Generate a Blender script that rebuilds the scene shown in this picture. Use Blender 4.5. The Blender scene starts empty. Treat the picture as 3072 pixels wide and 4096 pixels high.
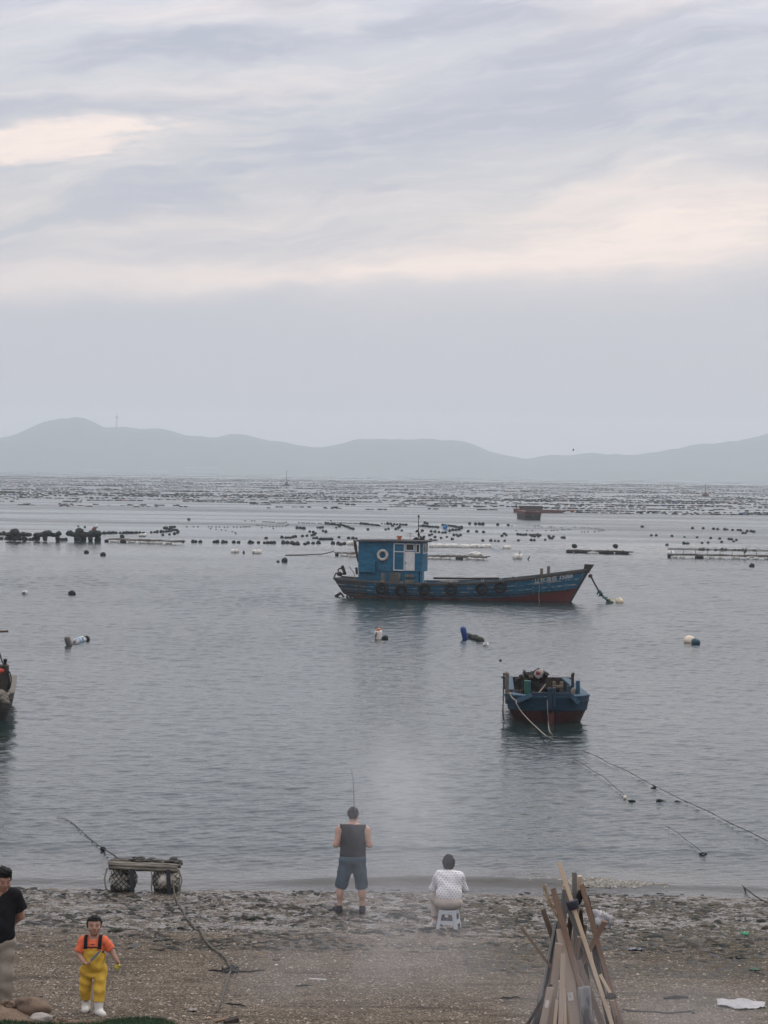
import bpy, math, random
import numpy as np
from mathutils import Vector, Matrix
R = math.radians
PI = math.pi
rnd = random.Random(11)
nrs = np.random.RandomState(5)
scene = bpy.context.scene
C = scene.collection

# ------------------------------------------------------------------ camera
F = 9000.0            # focal length in pixels of the 3072 x 4096 photograph
CAMZ = 7.4
SLOPE, SHORE = 0.08, 39.6
cam_d = bpy.data.cameras.new('camera')
cam = bpy.data.objects.new('camera', cam_d)
C.objects.link(cam)
cam_d.sensor_fit = 'VERTICAL'
cam_d.sensor_height = 36.0
cam_d.lens = 36.0 * F / 4096.0
cam_d.clip_start = 0.5
cam_d.clip_end = 60000
cam.location = (0, 0, CAMZ)
CM = Matrix.Rotation(R(90 - 0.993), 3, 'X') @ Matrix.Rotation(R(0.75), 3, 'Z')
cam.rotation_euler = CM.to_euler()
scene.camera = cam

def ray(px, py):
    return CM @ Vector(((px - 1536) / F, (2048 - py) / F, -1.0))
def W(px, py, z=0.0):                     # where a sight line meets the level z
    d = ray(px, py); t = (z - CAMZ) / d.z
    return Vector((d.x * t, d.y * t, z))
def PD(px, py, y):                        # where a sight line meets the upright plane at distance y
    d = ray(px, py); t = y / d.y
    return Vector((d.x * t, y, CAMZ + d.z * t))
def PB(px, py):                           # where a sight line meets the beach
    d = ray(px, py); t = (SLOPE * SHORE - CAMZ) / (d.z + SLOPE * d.y)
    return Vector((d.x * t, d.y * t, CAMZ + d.z * t))
def beach_z(y):
    return SLOPE * (SHORE - y)

# ------------------------------------------------------------------ noise
def vnoise(x, y, seed=0):
    xi = np.floor(x).astype(np.int64); yi = np.floor(y).astype(np.int64)
    fx = x - xi; fy = y - yi
    fx = fx * fx * (3 - 2 * fx); fy = fy * fy * (3 - 2 * fy)
    def h(a, b):
        n = (a * 374761393 + b * 668265263 + seed * 1442695041) & 0x7fffffff
        n = ((n ^ (n >> 13)) * 1274126177) & 0x7fffffff
        return ((n ^ (n >> 16)) & 0xffff) / 65535.0
    a = h(xi, yi) * (1 - fx) + h(xi + 1, yi) * fx
    b = h(xi, yi + 1) * (1 - fx) + h(xi + 1, yi + 1) * fx
    return a * (1 - fy) + b * fy
def fbm(x, y, seed=0, oct=4):
    s = 0; a = 0.5
    for k in range(oct):
        s = s + a * vnoise(x, y, seed + 17 * k); x = x * 2.03 + 3.1; y = y * 2.03 + 1.7; a *= 0.5
    return s / (1 - 0.5 ** oct)
def sstep(a, b, x):
    t = np.clip((x - a) / (b - a), 0, 1); return t * t * (3 - 2 * t)

# ------------------------------------------------------------------ tagging
def tag(o, label=None, cat=None, group=None, kind=None):
    if label: o['label'] = label
    if cat: o['category'] = cat
    if group: o['group'] = group
    if kind: o['kind'] = kind
    return o
def thing(name, label, cat, loc=(0, 0, 0), rz=0.0, group=None):
    o = bpy.data.objects.new(name, None); C.objects.link(o)
    o.empty_display_size = 0.2
    o.location = loc; o.rotation_euler = (0, 0, rz)
    return tag(o, label, cat, group)
def link_mesh(name, me, mat, parent=None):
    o = bpy.data.objects.new(name, me); C.objects.link(o)
    for m in (mat if isinstance(mat, (list, tuple)) else [mat]):
        me.materials.append(m)
    if parent: o.parent = parent
    return o
def np_mesh(name, V, faces, mat, parent=None, smooth=False):
    """V (n,3) array, faces (m,k) int array with constant k, or a list of tuples"""
    me = bpy.data.meshes.new(name)
    if isinstance(faces, np.ndarray):
        m, k = faces.shape
        me.vertices.add(len(V)); me.vertices.foreach_set('co', np.asarray(V, dtype=np.float32).ravel())
        me.loops.add(m * k); me.loops.foreach_set('vertex_index', faces.astype(np.int32).ravel())
        me.polygons.add(m)
        me.polygons.foreach_set('loop_start', np.arange(0, m * k, k, dtype=np.int32))
        me.polygons.foreach_set('loop_total', np.full(m, k, dtype=np.int32))
        me.update(calc_edges=True); me.validate()
    else:
        me.from_pydata([tuple(v) for v in V], [], faces); me.update()
    if smooth:
        me.polygons.foreach_set('use_smooth', np.ones(len(me.polygons), dtype=bool))
    return link_mesh(name, me, mat, parent)

class MB:
    """collects shapes, links them as ONE mesh object"""
    def __init__(s): s.v = []; s.f = []
    def add(s, v, f):
        o = len(s.v); s.v += [tuple(p) for p in v]; s.f += [tuple(i + o for i in q) for q in f]; return s
    def box(s, c, size, rot=None, top=1.0):
        x, y, z = size[0] / 2, size[1] / 2, size[2] / 2
        v = [Vector((sx * x * (top if sz > 0 else 1), sy * y * (top if sz > 0 else 1), sz * z)) for sz in (-1, 1) for sy in (-1, 1) for sx in (-1, 1)]
        if rot is not None: v = [rot @ p for p in v]
        c = Vector(c)
        return s.add([p + c for p in v], [(0, 2, 3, 1), (4, 5, 7, 6), (0, 1, 5, 4), (2, 6, 7, 3), (0, 4, 6, 2), (1, 3, 7, 5)])
    def bar(s, p0, p1, w, t, face=(0, -1, 0), w1=None):
        """a straight board from p0 to p1, broad side turned to 'face'"""
        p0, p1 = Vector(p0), Vector(p1); a = (p1 - p0).normalized()
        n = Vector(face); n = (n - a * n.dot(a)).normalized(); u = a.cross(n)
        w1 = w if w1 is None else w1; v = []
        for p, ww in ((p0, w), (p1, w1)):
            for i, j in ((-1, -1), (1, -1), (1, 1), (-1, 1)):
                v.append(p + u * (i * ww / 2) + n * (j * t / 2))
        return s.add(v, [(0, 1, 2, 3), (4, 7, 6, 5), (0, 4, 5, 1), (1, 5, 6, 2), (2, 6, 7, 3), (3, 7, 4, 0)])
    def tube(s, pts, r, n=8, closed=False, jit=0.0):
        pts = [Vector(p) for p in pts]; m = len(pts)
        rs = [r] * m if isinstance(r, (int, float)) else list(r)
        v = []; f = []; pu = None
        for i in range(m):
            a = (pts[(i + 1) % m] - pts[i - 1]) if closed else (pts[min(i + 1, m - 1)] - pts[max(i - 1, 0)])
            a.normalize()
            if pu is None:
                pu = Vector((0, 0, 1)) if abs(a.z) < 0.9 else Vector((1, 0, 0))
            u = (pu - a * pu.dot(a)).normalized(); w = a.cross(u); pu = u
            for k in range(n):
                th = 2 * PI * k / n; rr = rs[i] * (1 + (rnd.uniform(-jit, jit) if jit else 0))
                v.append(pts[i] + (u * math.cos(th) + w * math.sin(th)) * rr)
        for i in range(m if closed else m - 1):
            b = ((i + 1) % m) * n
            for k in range(n):
                f.append((i * n + k, i * n + (k + 1) % n, b + (k + 1) % n, b + k))
        if not closed:
            f.append(tuple(range(n - 1, -1, -1))); f.append(tuple(range((m - 1) * n, m * n)))
        return s.add(v, f)
    def lathe(s, prof, n=16, M=None):
        """prof: (radius, height) from bottom to top, ends closed"""
        v = []; f = []
        for r_, h_ in prof:
            for k in range(n):
                th = 2 * PI * k / n; v.append(Vector((r_ * math.cos(th), r_ * math.sin(th), h_)))
        for i in range(len(prof) - 1):
            for k in range(n):
                f.append((i * n + k, i * n + (k + 1) % n, (i + 1) * n + (k + 1) % n, (i + 1) * n + k))
        f.append(tuple(range(n - 1, -1, -1))); f.append(tuple(range((len(prof) - 1) * n, len(prof) * n)))
        if M is not None: v = [M @ p for p in v]
        return s.add(v, f)
    def blob(s, c, rad, seed=0, amp=0.15, nu=14, nv=9, M=None, freq=2.0, flat=None):
        """an uneven rounded lump"""
        rg = random.Random(seed); ph = [(rg.uniform(0, 6), rg.uniform(0, 6), rg.uniform(0, 6)) for _ in range(4)]
        v = []; f = []; c = Vector(c)
        def pt(th, fi):
            d = Vector((math.cos(th) * math.sin(fi), math.sin(th) * math.sin(fi), math.cos(fi)))
            k = 1.0
            for q, p in enumerate(ph):
                g = freq * (1 + 0.7 * q)
                k += amp / (1 + 0.6 * q) * math.sin(d.x * g + p[0]) * math.sin(d.y * g + p[1]) * math.cos(d.z * g + p[2]) * 1.6
            p = Vector((d.x * rad[0] * k, d.y * rad[1] * k, d.z * rad[2] * k))
            if flat is not None and p.z < flat: p.z = flat + (p.z - flat) * 0.1
            if M is not None: p = M @ p
            return c + p
        v.append(pt(0, 0))
        for i in range(1, nv):
            for k in range(nu): v.append(pt(2 * PI * k / nu, PI * i / nv))
        v.append(pt(0, PI))
        for k in range(nu): f.append((0, 1 + k, 1 + (k + 1) % nu))
        for i in range(nv - 2):
            for k in range(nu):
                a = 1 + i * nu; b = a + nu
                f.append((a + k, b + k, b + (k + 1) % nu, a + (k + 1) % nu))
        L = len(v) - 1; a = 1 + (nv - 2) * nu
        for k in range(nu): f.append((L, a + (k + 1) % nu, a + k))
        return s.add(v, f)
    def prism(s, poly, t, M=None):
        """poly: (x, z) outline, extruded +-t/2 in y"""
        n = len(poly)
        v = [Vector((x, -t / 2, z)) for x, z in poly] + [Vector((x, t / 2, z)) for x, z in poly]
        if M is not None: v = [M @ p for p in v]
        f = [tuple(range(n)), tuple(range(2 * n - 1, n - 1, -1))] + [(i, i + n, (i + 1) % n + n, (i + 1) % n) for i in range(n)]
        return s.add(v, f)
    def build(s, name, mat, parent=None, smooth=False, bevel=0.0, segs=2, auto=None):
        o = np_mesh(name, s.v, s.f, mat, parent, smooth)
        if bevel:
            m = o.modifiers.new('bevel', 'BEVEL'); m.width = bevel; m.segments = segs; m.limit_method = 'ANGLE'; m.angle_limit = R(40)
        if auto:
            try: o.data.set_sharp_from_angle(angle=R(auto))
            except Exception: pass
        return o

def copy_tree(o, parent=None):
    c = o.copy(); C.objects.link(c); c.parent = parent
    for ch in list(o.children): copy_tree(ch, c)
    return c

# ------------------------------------------------------------------ nodes
class S:
    """a socket with arithmetic"""
    def __init__(s, nt, sock): s.nt = nt; s.k = sock
    def _m(s, op, *a):
        n = s.nt.nodes.new('ShaderNodeMath'); n.operation = op
        for i, q in enumerate((s,) + a):
            if isinstance(q, S): s.nt.links.new(q.k, n.inputs[i])
            else: n.inputs[i].default_value = q
        return S(s.nt, n.outputs[0])
    def __add__(s, o): return s._m('ADD', o)
    __radd__ = __add__
    def __mul__(s, o): return s._m('MULTIPLY', o)
    __rmul__ = __mul__
    def __sub__(s, o): return s._m('SUBTRACT', o)
    def __rsub__(s, o): return (s * -1.0) + o
    def __truediv__(s, o): return s._m('DIVIDE', o)
    def f(s, op, *a): return s._m(op, *a)
    def sm(s, a, b):
        n = s.nt.nodes.new('ShaderNodeMapRange'); n.interpolation_type = 'SMOOTHSTEP'
        s.nt.links.new(s.k, n.inputs[0]); n.inputs[1].default_value = a; n.inputs[2].default_value = b
        return S(s.nt, n.outputs[0])
    def clamp(s):
        return s._m('MAXIMUM', 0.0)._m('MINIMUM', 1.0)
class NT:
    def __init__(s, nt): s.nt = nt; nt.nodes.clear()
    def new(s, t, **kw):
        n = s.nt.nodes.new(t)
        for k, v in kw.items(): setattr(n, k, v)
        return n
    def link(s, a, b): s.nt.links.new(a.k if isinstance(a, S) else a, b)
    def coord(s, which='Object'):
        n = s.new('ShaderNodeTexCoord'); return n.outputs[which]
    def sep(s, v):
        n = s.new('ShaderNodeSeparateXYZ'); s.link(v, n.inputs[0]); return [S(s.nt, o) for o in n.outputs]
    def comb(s, x, y, z=0.0):
        n = s.new('ShaderNodeCombineXYZ')
        for i, q in enumerate((x, y, z)):
            if isinstance(q, S): s.link(q, n.inputs[i])
            else: n.inputs[i].default_value = q
        return n.outputs[0]
    def scale(s, v, sc, loc=(0, 0, 0)):
        n = s.new('ShaderNodeMapping'); s.link(v, n.inputs[0]); n.inputs['Scale'].default_value = sc; n.inputs['Location'].default_value = loc
        return n.outputs[0]
    def noise(s, v, scale=1.0, detail=4.0, rough=0.5, dist=0.0):
        n = s.new('ShaderNodeTexNoise'); s.link(v, n.inputs['Vector'])
        n.inputs['Scale'].default_value = scale; n.inputs['Detail'].default_value = detail
        n.inputs['Roughness'].default_value = rough; n.inputs['Distortion'].default_value = dist
        return S(s.nt, n.outputs[0])
    def voro(s, v, scale=1.0, out='Distance', feat='F1'):
        n = s.new('ShaderNodeTexVoronoi', feature=feat); s.link(v, n.inputs['Vector']); n.inputs['Scale'].default_value = scale
        return n.outputs[out]
    def ramp(s, fac, stops, interp='LINEAR'):
        n = s.new('ShaderNodeValToRGB'); cr = n.color_ramp; cr.interpolation = interp
        while len(cr.elements) < len(stops): cr.elements.new(0.5)
        for e, (p, c) in zip(cr.elements, stops):
            e.position = p; e.color = (c[0], c[1], c[2], 1)
        s.link(fac, n.inputs[0]); return n.outputs[0]
    def mix(s, fac, a, b, blend='MIX'):
        n = s.new('ShaderNodeMix', data_type='RGBA', blend_type=blend, clamp_factor=True)
        for q, i in ((fac, 0), (a, 6), (b, 7)):
            if isinstance(q, (S, bpy.types.NodeSocket)): s.link(q, n.inputs[i])
            elif i == 0: n.inputs[0].default_value = q
            else: n.inputs[i].default_value = (q[0], q[1], q[2], 1)
        return n.outputs[2]
    def bump(s, h, strength=0.5, dist=0.01, normal=None):
        n = s.new('ShaderNodeBump'); s.link(h, n.inputs['Height'])
        if isinstance(strength, S): s.link(strength, n.inputs['Strength'])
        else: n.inputs['Strength'].default_value = strength
        n.inputs['Distance'].default_value = dist
        if normal is not None: s.link(normal, n.inputs['Normal'])
        return n.outputs[0]
    def bsdf(s, color, rough=0.6, normal=None, metal=0.0, spec=0.5, **kw):
        n = s.new('ShaderNodeBsdfPrincipled')
        for q, i in ((color, 'Base Color'), (rough, 'Roughness'), (metal, 'Metallic'), (spec, 'Specular IOR Level')):
            if isinstance(q, (S, bpy.types.NodeSocket)): s.link(q, n.inputs[i])
            elif i == 'Base Color': n.inputs[i].default_value = (q[0], q[1], q[2], 1)
            else: n.inputs[i].default_value = q
        if normal is not None: s.link(normal, n.inputs['Normal'])
        for k, v in kw.items(): n.inputs[k.replace('_', ' ')].default_value = v
        o = s.new('ShaderNodeOutputMaterial'); s.link(n.outputs[0], o.inputs['Surface']); return n
def new_mat(name):
    m = bpy.data.materials.new(name); m.use_nodes = True
    return m, NT(m.node_tree)
def pm(name, c1, c2, scale=5.0, stretch=(1, 1, 1), rough=0.7, bump=0.3, dist=0.01, spots=None, spec=0.4, detail=6.0, **kw):
    """two-tone uneven surface; spots = (colour, scale, low, high) adds wear in a third colour"""
    m, n = new_mat(name)
    v = n.scale(n.coord(), stretch)
    a = n.noise(v, scale, detail, 0.6, 0.3)
    col = n.ramp(a, [(0.32, c1), (0.68, c2)])
    if spots:
        b = n.noise(n.scale(n.coord(), stretch, (3.3, 1.7, 5.1)), spots[1], 5.0, 0.65)
        col = n.mix(b.sm(spots[2], spots[3]), col, spots[0])
    r = a * 0.25 + (rough - 0.12)
    n.bsdf(col, r, n.bump(a, bump, dist), spec=spec, **kw)
    return m
# ================================================================== SKY AND LIGHT
SUN_EL, SUN_AZ = 48.0, 35.0            # degrees; azimuth from the viewing direction towards the right
w = bpy.data.worlds.new('World'); scene.world = w; w.use_nodes = True
n = NT(w.node_tree)
gen = n.coord('Generated')
dx, dy, dz = n.sep(gen)
u = dx.f('ARCTAN2', dy) * 9.0                                   # thousands of pixels right of the view
v = dz.f('ARCSINE') * 9.0                                       # thousands of pixels above the horizon
sky = n.new('ShaderNodeTexSky', sky_type='NISHITA'); sky.sun_disc = False
sky.sun_elevation = R(SUN_EL); sky.sun_rotation = R(SUN_AZ); sky.air_density = 1.3; sky.dust_density = 3.0
wz = n.noise(n.comb(u * 0.9, v * 2.2), 1.0, 4, 0.55) - 0.5
wz2 = n.noise(n.comb(u * 0.9 + 7.3, v * 2.2 + 3.1), 1.0, 4, 0.55) - 0.5
uu = u + wz * 0.9
vv = v + wz2 * 0.30 - u * 0.05
def blob2(u0, v0, su, sv, slope=0.0):
    a = (uu - u0) * (1.0 / su); b = (vv - v0 - (uu - u0) * slope) * (1.0 / sv)
    return (a * a + b * b).f('MULTIPLY', -1.0).f('EXPONENT')
base = n.ramp((v * 0.5).clamp(), [(0.0, (.50, .42, .435)), (0.10, (.50, .44, .465)), (0.26, (.465, .45, .495)), (0.38, (.48, .47, .51)),
              (0.50, (.585, .545, .54)), (0.66, (.565, .545, .56)), (0.86, (.55, .55, .595)), (0.97, (.61, .605, .68))])
streak = n.noise(n.comb(uu * 0.85 + vv * 1.1, vv * 6.4 - uu * 0.85), 1.0, 7, 0.58)
wisp = n.noise(n.comb(uu * 2.0, vv * 10.0 + uu * 0.5), 1.0, 7, 0.58)
wisp2 = n.noise(n.comb(uu * 2.6 + 4.0, vv * 11.0 + uu * 0.8), 1.0, 8, 0.64)
up = v.sm(0.62, 0.95)
dark = (streak.sm(0.45, 0.63) * 0.70 + blob2(0.35, 1.42, 0.95, 0.23, 0.22) * 0.85 + blob2(-0.3, 1.08, 0.6, 0.09) * 0.18 + blob2(-1.2, 1.47, 0.55, 0.045) * 0.8
        + blob2(-0.6, 1.70, 0.55, 0.05, 0.05) * 0.6 + blob2(0.5, 1.77, 0.6, 0.06, -0.08) * 0.6 + blob2(1.4, 1.45, 0.5, 0.12, 0.2) * 0.4).clamp() * up
l1 = blob2(-1.36, 1.335, 0.46, 0.095, -0.03) * 1.4 + blob2(-1.0, 1.40, 0.30, 0.05, 0.05) * 0.7
l2 = blob2(1.15, 0.92, 0.80, 0.17, 0.10) * 1.15 + blob2(0.75, 1.07, 0.35, 0.05, 0.2) * 0.4
l3 = blob2(-0.8, 0.82, 1.5, 0.075) * 0.75 + blob2(0.1, 0.79, 1.0, 0.03, 0.02) * 0.4 + blob2(-0.6, 1.02, 0.7, 0.06, 0.06) * 0.35
l4 = blob2(1.0, 1.78, 0.45, 0.07, 0.1) * 0.4 + blob2(-0.75, 1.82, 0.6, 0.05) * 0.35 + blob2(-0.6, 1.56, 0.6, 0.05, 0.1) * 0.3
lite = ((l1 * (wisp2 * 3.4 - 0.75)).sm(0.22, 1.15) * 0.95 + (l2 + l3 + l4) * (0.40 + wisp * 1.05)).clamp()
col = n.mix(dark * 0.78, base, (.345, .368, .455))
col = n.mix(lite * 0.85, col, (.98, .79, .685))
fine = n.noise(n.comb(uu * 3.2 + 2.0, vv * 24.0 - uu * 1.2), 1.0, 8, 0.62)
col = n.mix(v.sm(0.55, 1.0) * fine.sm(0.42, 0.66) * 0.14, col, (.34, .36, .43))
col = n.mix(v.sm(0.55, 1.0) * (1.0 - fine.sm(0.32, 0.52)) * 0.16, col, (.86, .76, .72))
zen = v.sm(3.2, 9.0)                                           # the overcast above the picture: plain cloud
col = n.mix(zen, col, (1.20, 1.17, 1.20))
SKY_K = 10.0
big = n.new('ShaderNodeVectorMath', operation='SCALE'); n.link(col, big.inputs[0]); big.inputs['Scale'].default_value = SKY_K
cover = n.mix(0.93, sky.outputs[0], big.outputs[0])            # the blue sky through seven per cent of gaps
bg = n.new('ShaderNodeBackground'); n.link(cover, bg.inputs['Color']); bg.inputs['Strength'].default_value = 0.1
wo = n.new('ShaderNodeOutputWorld'); n.link(bg.outputs[0], wo.inputs['Surface'])

sun_d = bpy.data.lights.new('sun', 'SUN'); sun_d.energy = 0.9; sun_d.angle = R(14); sun_d.color = (1.0, 0.93, 0.86)
sun = bpy.data.objects.new('sun', sun_d); C.objects.link(sun)
sv = Vector((math.cos(R(SUN_EL)) * math.sin(R(SUN_AZ)), math.cos(R(SUN_EL)) * math.cos(R(SUN_AZ)), math.sin(R(SUN_EL))))
sun.rotation_euler = (-sv).to_track_quat('-Z', 'Y').to_euler()

scene.view_settings.view_transform = 'Standard'
scene.view_settings.look = 'None'
scene.view_settings.exposure = EXPOSURE = 0.35
scene.cycles.use_denoising = True
scene.cycles.max_bounces = 6
scene.cycles.diffuse_bounces = 2
scene.cycles.glossy_bounces = 3
scene.cycles.transmission_bounces = 4
scene.cycles.volume_bounces = 1
scene.cycles.volume_max_steps = 48
scene.cycles.volume_step_rate = 2.0
scene.cycles.transparent_max_bounces = 8

# ================================================================== HAZE
HAZE_D = 0.00025
m, n = new_mat('haze_air')
pv = n.new('ShaderNodeVolumePrincipled')
pv.inputs['Color'].default_value = (.855, .941, 1.0, 1); pv.inputs['Density'].default_value = HAZE_D; pv.inputs['Anisotropy'].default_value = 0.2
o = n.new('ShaderNodeOutputMaterial'); n.link(pv.outputs[0], o.inputs['Volume'])
hz = MB().box((0, 4300, 105), (8000, 8800, 226)).build('haze', m)
tag(hz, kind='stuff')

# ================================================================== WATER
nu_in = 620
ui = np.linspace(-0.215, 0.215, nu_in)
ue = np.array([-3.2, -1.2, -0.6, -0.4, -0.3, -0.25])
U = np.concatenate([ue, ui, -ue[::-1]])
ys = [37.5]
while ys[-1] < 320: ys.append(ys[-1] + 0.055 * (ys[-1] / 40.0) ** 0.95)
y = ys[-1]
while y < 6600: y *= 1.02; ys.append(y)
Y = np.array(ys)
yy, ug = np.meshgrid(Y, U, indexing='ij')
xx = ug * yy
damp = 1 - sstep(0.215, 0.25, np.abs(ug))
far = 1 - sstep(230, 300, yy)
near = sstep(39.6, 43, yy)
patch = fbm(xx / 26, yy / 60, 3, 4)
ruf = 0.52 + 0.50 * sstep(66, 105, yy) * (1 - 0.75 * sstep(165, 215, yy))
ruf = ruf * (0.45 + 1.1 * sstep(0.30, 0.72, patch)) * (0.25 + 0.75 * near)
Z = np.zeros_like(xx)
rw = np.random.RandomState(21)
for k in range(64):
    lam = 0.20 * (16.0 ** (rw.rand() ** 1.45))
    th = rw.normal(0, 0.72) + (0.12 if lam > 1 else -0.1)
    kx, ky = math.sin(th) * 2 * PI / lam, math.cos(th) * 2 * PI / lam
    slope_a = 0.050 if lam < 0.55 else (0.029 if lam < 1.3 else 0.011)
    a = slope_a * lam / (2 * PI) * rw.uniform(.6, 1.3)
    lodf = 1 - sstep(0.22 * lam, 0.50 * lam, 0.055 * (yy / 40.0) ** 0.95)
    s_ = np.sin(kx * xx + ky * yy + rw.rand() * 6.28)
    Z += a * (s_ + 0.35 * s_ * s_) * lodf
Z *= ruf * damp * far * 1.35
# the last small swell running onto the beach
yc = 40.42 + 0.10 * np.sin(xx * 0.55 + 1.0) + 0.05 * np.sin(xx * 1.7) + 0.02 * xx
hs = 0.015 + 0.105 * sstep(-2.7, -0.6, xx) - 0.075 * sstep(3.4, 5.6, xx) + 0.030 * sstep(-3.6, -5.0, xx)
t = yy - yc
Z += hs * np.where(t < 0, np.exp(-(t / 0.27) ** 2), np.exp(-(t / 0.9) ** 2)) * (0.85 + 0.3 * fbm(xx * 1.3, yy * 0, 5, 3))
yc2 = 44.3 + 0.14 * np.sin(xx * 0.4) + 0.06 * np.sin(xx * 1.3)
t = yy - yc2
Z += 0.030 * np.where(t < 0, np.exp(-(t / 0.4) ** 2), np.exp(-(t / 1.1) ** 2)) * (0.3 + fbm(xx * 0.35, yy * 0, 9, 3))
V = np.stack([xx.ravel(), yy.ravel(), Z.ravel()], 1)
ny, nx = xx.shape
idx = np.arange(ny * nx).reshape(ny, nx)
Q = np.stack([idx[:-1, :-1].ravel(), idx[:-1, 1:].ravel(), idx[1:, 1:].ravel(), idx[1:, :-1].ravel()], 1)
m, n = new_mat('sea_water')
co = n.coord('Object')
px_, py_, pz_ = n.sep(co)
r1 = n.noise(n.comb(px_ * 3.0, py_ * 6.5), 1.0, 3, 0.55)
r2 = n.noise(n.comb(px_ * 0.75, py_ * 1.1), 1.0, 4, 0.6)
r3 = n.noise(n.comb(px_ * 0.012, py_ * 0.05), 1.0, 4, 0.55)       # wind lanes and slicks
nearf = 1.0 - py_.sm(60, 150)
farf = py_.sm(150, 330)
st = (nearf * 0.34 + (1.0 - nearf) * (0.30 + r3.sm(0.35, 0.65) * 0.25)) * (1.0 - farf * 0.85)
bmp = n.bump(r1 * 0.5 + r2 * 0.8, st, 0.10)
shallow = 1.0 - py_.sm(40.0, 44.5)
wc = n.mix(shallow, (.010, .023, .022), (.055, .053, .047))
rg = 0.06 + py_.sm(60, 110) * (1.0 - py_.sm(170, 215)) * 0.08 + farf * (0.06 + r3.sm(0.38, 0.66) * 0.20)
n.bsdf(wc, rg, bmp, spec=0.5, IOR=1.333)
sea = np_mesh('water', V, Q, m, smooth=True)
tag(sea, kind='structure')

# ================================================================== BEACH
bx_ = np.concatenate([np.linspace(-40, -9.2, 40), np.linspace(-9, 9, 420), np.linspace(9.2, 40, 40)])
by_ = np.concatenate([np.linspace(8, 22.8, 30), np.linspace(23, 41, 430), np.linspace(41.4, 60, 20)])
yy, xx = np.meshgrid(by_, bx_, indexing='ij')
zz = SLOPE * (SHORE - yy) + (-0.18) * sstep(40.3, 44, yy) * (yy - 40.3)
wet = sstep(33.5, 36, yy)
rough_h = fbm(xx * 1.2, yy * 1.2, 31, 4) - 0.5
rough_h2 = fbm(xx * 7.0, yy * 7.5, 47, 4) - 0.5
shorem = 1 - 0.7 * sstep(38.6, 39.8, yy)
zz += (rough_h * 0.060 * (0.6 + 0.5 * wet) + rough_h2 * (0.035 + 0.050 * wet)) * shorem
ridge = np.exp(-((yy - 33.6 - 0.4 * np.sin(xx * .7)) / 0.35) ** 2) * fbm(xx * .6, yy * .6, 77, 3)
zz += 0.07 * ridge
# soil bank at the near left, the ground under the grass
bank = np.exp(-((xx + 4.0) / 1.9) ** 2) * (1 - sstep(24.7, 25.35, yy + 0.25 * np.sin(xx * 3))) * sstep(21.5, 23.5, yy)
zz += 0.05 * bank * (0.8 + fbm(xx * 4, yy * 4, 8, 3))
V = np.stack([xx.ravel(), yy.ravel(), zz.ravel()], 1)
BEACH_GRID = (bx_, by_, zz)
def ground(x, y):
    i = min(max(np.searchsorted(by_, y) - 1, 0), len(by_) - 2); j = min(max(np.searchsorted(bx_, x) - 1, 0), len(bx_) - 2)
    fy = (y - by_[i]) / (by_[i + 1] - by_[i]); fx = (x - bx_[j]) / (bx_[j + 1] - bx_[j])
    g = BEACH_GRID[2]
    return float((g[i, j] * (1 - fx) + g[i, j + 1] * fx) * (1 - fy) + (g[i + 1, j] * (1 - fx) + g[i + 1, j + 1] * fx) * fy)
def G(px, py):                      # beach point under a sight line, on the uneven surface
    p = PB(px, py); p.z = ground(p.x, p.y); return p
ny, nx = xx.shape
idx = np.arange(ny * nx).reshape(ny, nx)
Q = np.stack([idx[:-1, :-1].ravel(), idx[:-1, 1:].ravel(), idx[1:, 1:].ravel(), idx[1:, :-1].ravel()], 1)
m, n = new_mat('beach_gravel')
co = n.coord('Object')
px_, py_, pz_ = n.sep(co)
wob = n.noise(co, 0.8, 4, 0.6)
stone = n.voro(co, 55.0, 'Color')
sr, sg, sb = n.sep(stone)
sdist = S(n.nt, n.voro(co, 55.0, 'Distance'))
fine = n.noise(co, 60.0, 3, 0.6)
mid = n.noise(co, 3.2, 6, 0.68)
clump = n.noise(n.scale(co, (3.6, 4.4, 1)), 2.0, 8, 0.80, 0.4)
gcol = n.ramp(sr, [(0.0, (.020, .016, .012)), (0.25, (.062, .049, .036)), (0.62, (.142, .113, .084)), (0.88, (.235, .192, .148)), (0.985, (.39, .34, .28))])
gcol = n.mix(mid.sm(0.40, 0.72), gcol, n.mix(0.65, gcol, (.085, .062, .045)))
weed = clump.sm(0.51, 0.63) * (py_ + wob * 3.0).sm(29.0, 33.5)
gcol = n.mix(weed * 0.6, gcol, (.030, .032, .024))
band = n.noise(n.scale(co, (0.5, 2.2, 1)), 1.4, 6, 0.68).sm(0.50, 0.66)
gcol = n.mix(band * 0.75, gcol, (.045, .036, .027))
pale = n.noise(n.scale(co, (0.7, 1.8, 1), (5, 2, 0)), 1.1, 6, 0.66).sm(0.52, 0.68)
gcol = n.mix(pale * 0.35, gcol, (.205, .172, .136))
olive = n.noise(co, 0.45, 4, 0.6).sm(0.5, 0.62) * px_.sm(2.0, 4.0)
gcol = n.mix(olive * 0.55, gcol, (.06, .055, .03))
soil = 1.0 - (py_ + wob * 1.5 + px_ * 0.12).sm(24.6, 25.7)
gcol = n.mix(soil * 0.85, gcol, n.ramp(mid, [(0.3, (.10, .068, .045)), (0.7, (.19, .135, .095))]))
wetf = (py_ + (wob - 0.5) * 3.4).sm(32.3, 34.6)
mud = n.mix(mid.sm(0.35, 0.6), (.042, .037, .031), (.098, .086, .073))
gcol = n.mix(wetf * (1.0 - sr.sm(0.72, 0.9)) * 0.75 * (1.0 - weed), gcol, mud)
pool = (n.noise(n.scale(co, (1.8, 3.0, 1)), 1.6, 8, 0.76).sm(0.43, 0.55)) * wetf * (1.0 - weed)
rgh = 0.90 - pool * 0.74 - wetf * 0.08
hgt = (1.0 - sdist) * 0.5 + fine * 0.35 + mid * 1.6
bp = n.bump(hgt, (1.0 - pool * 0.93), 0.030)
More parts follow.
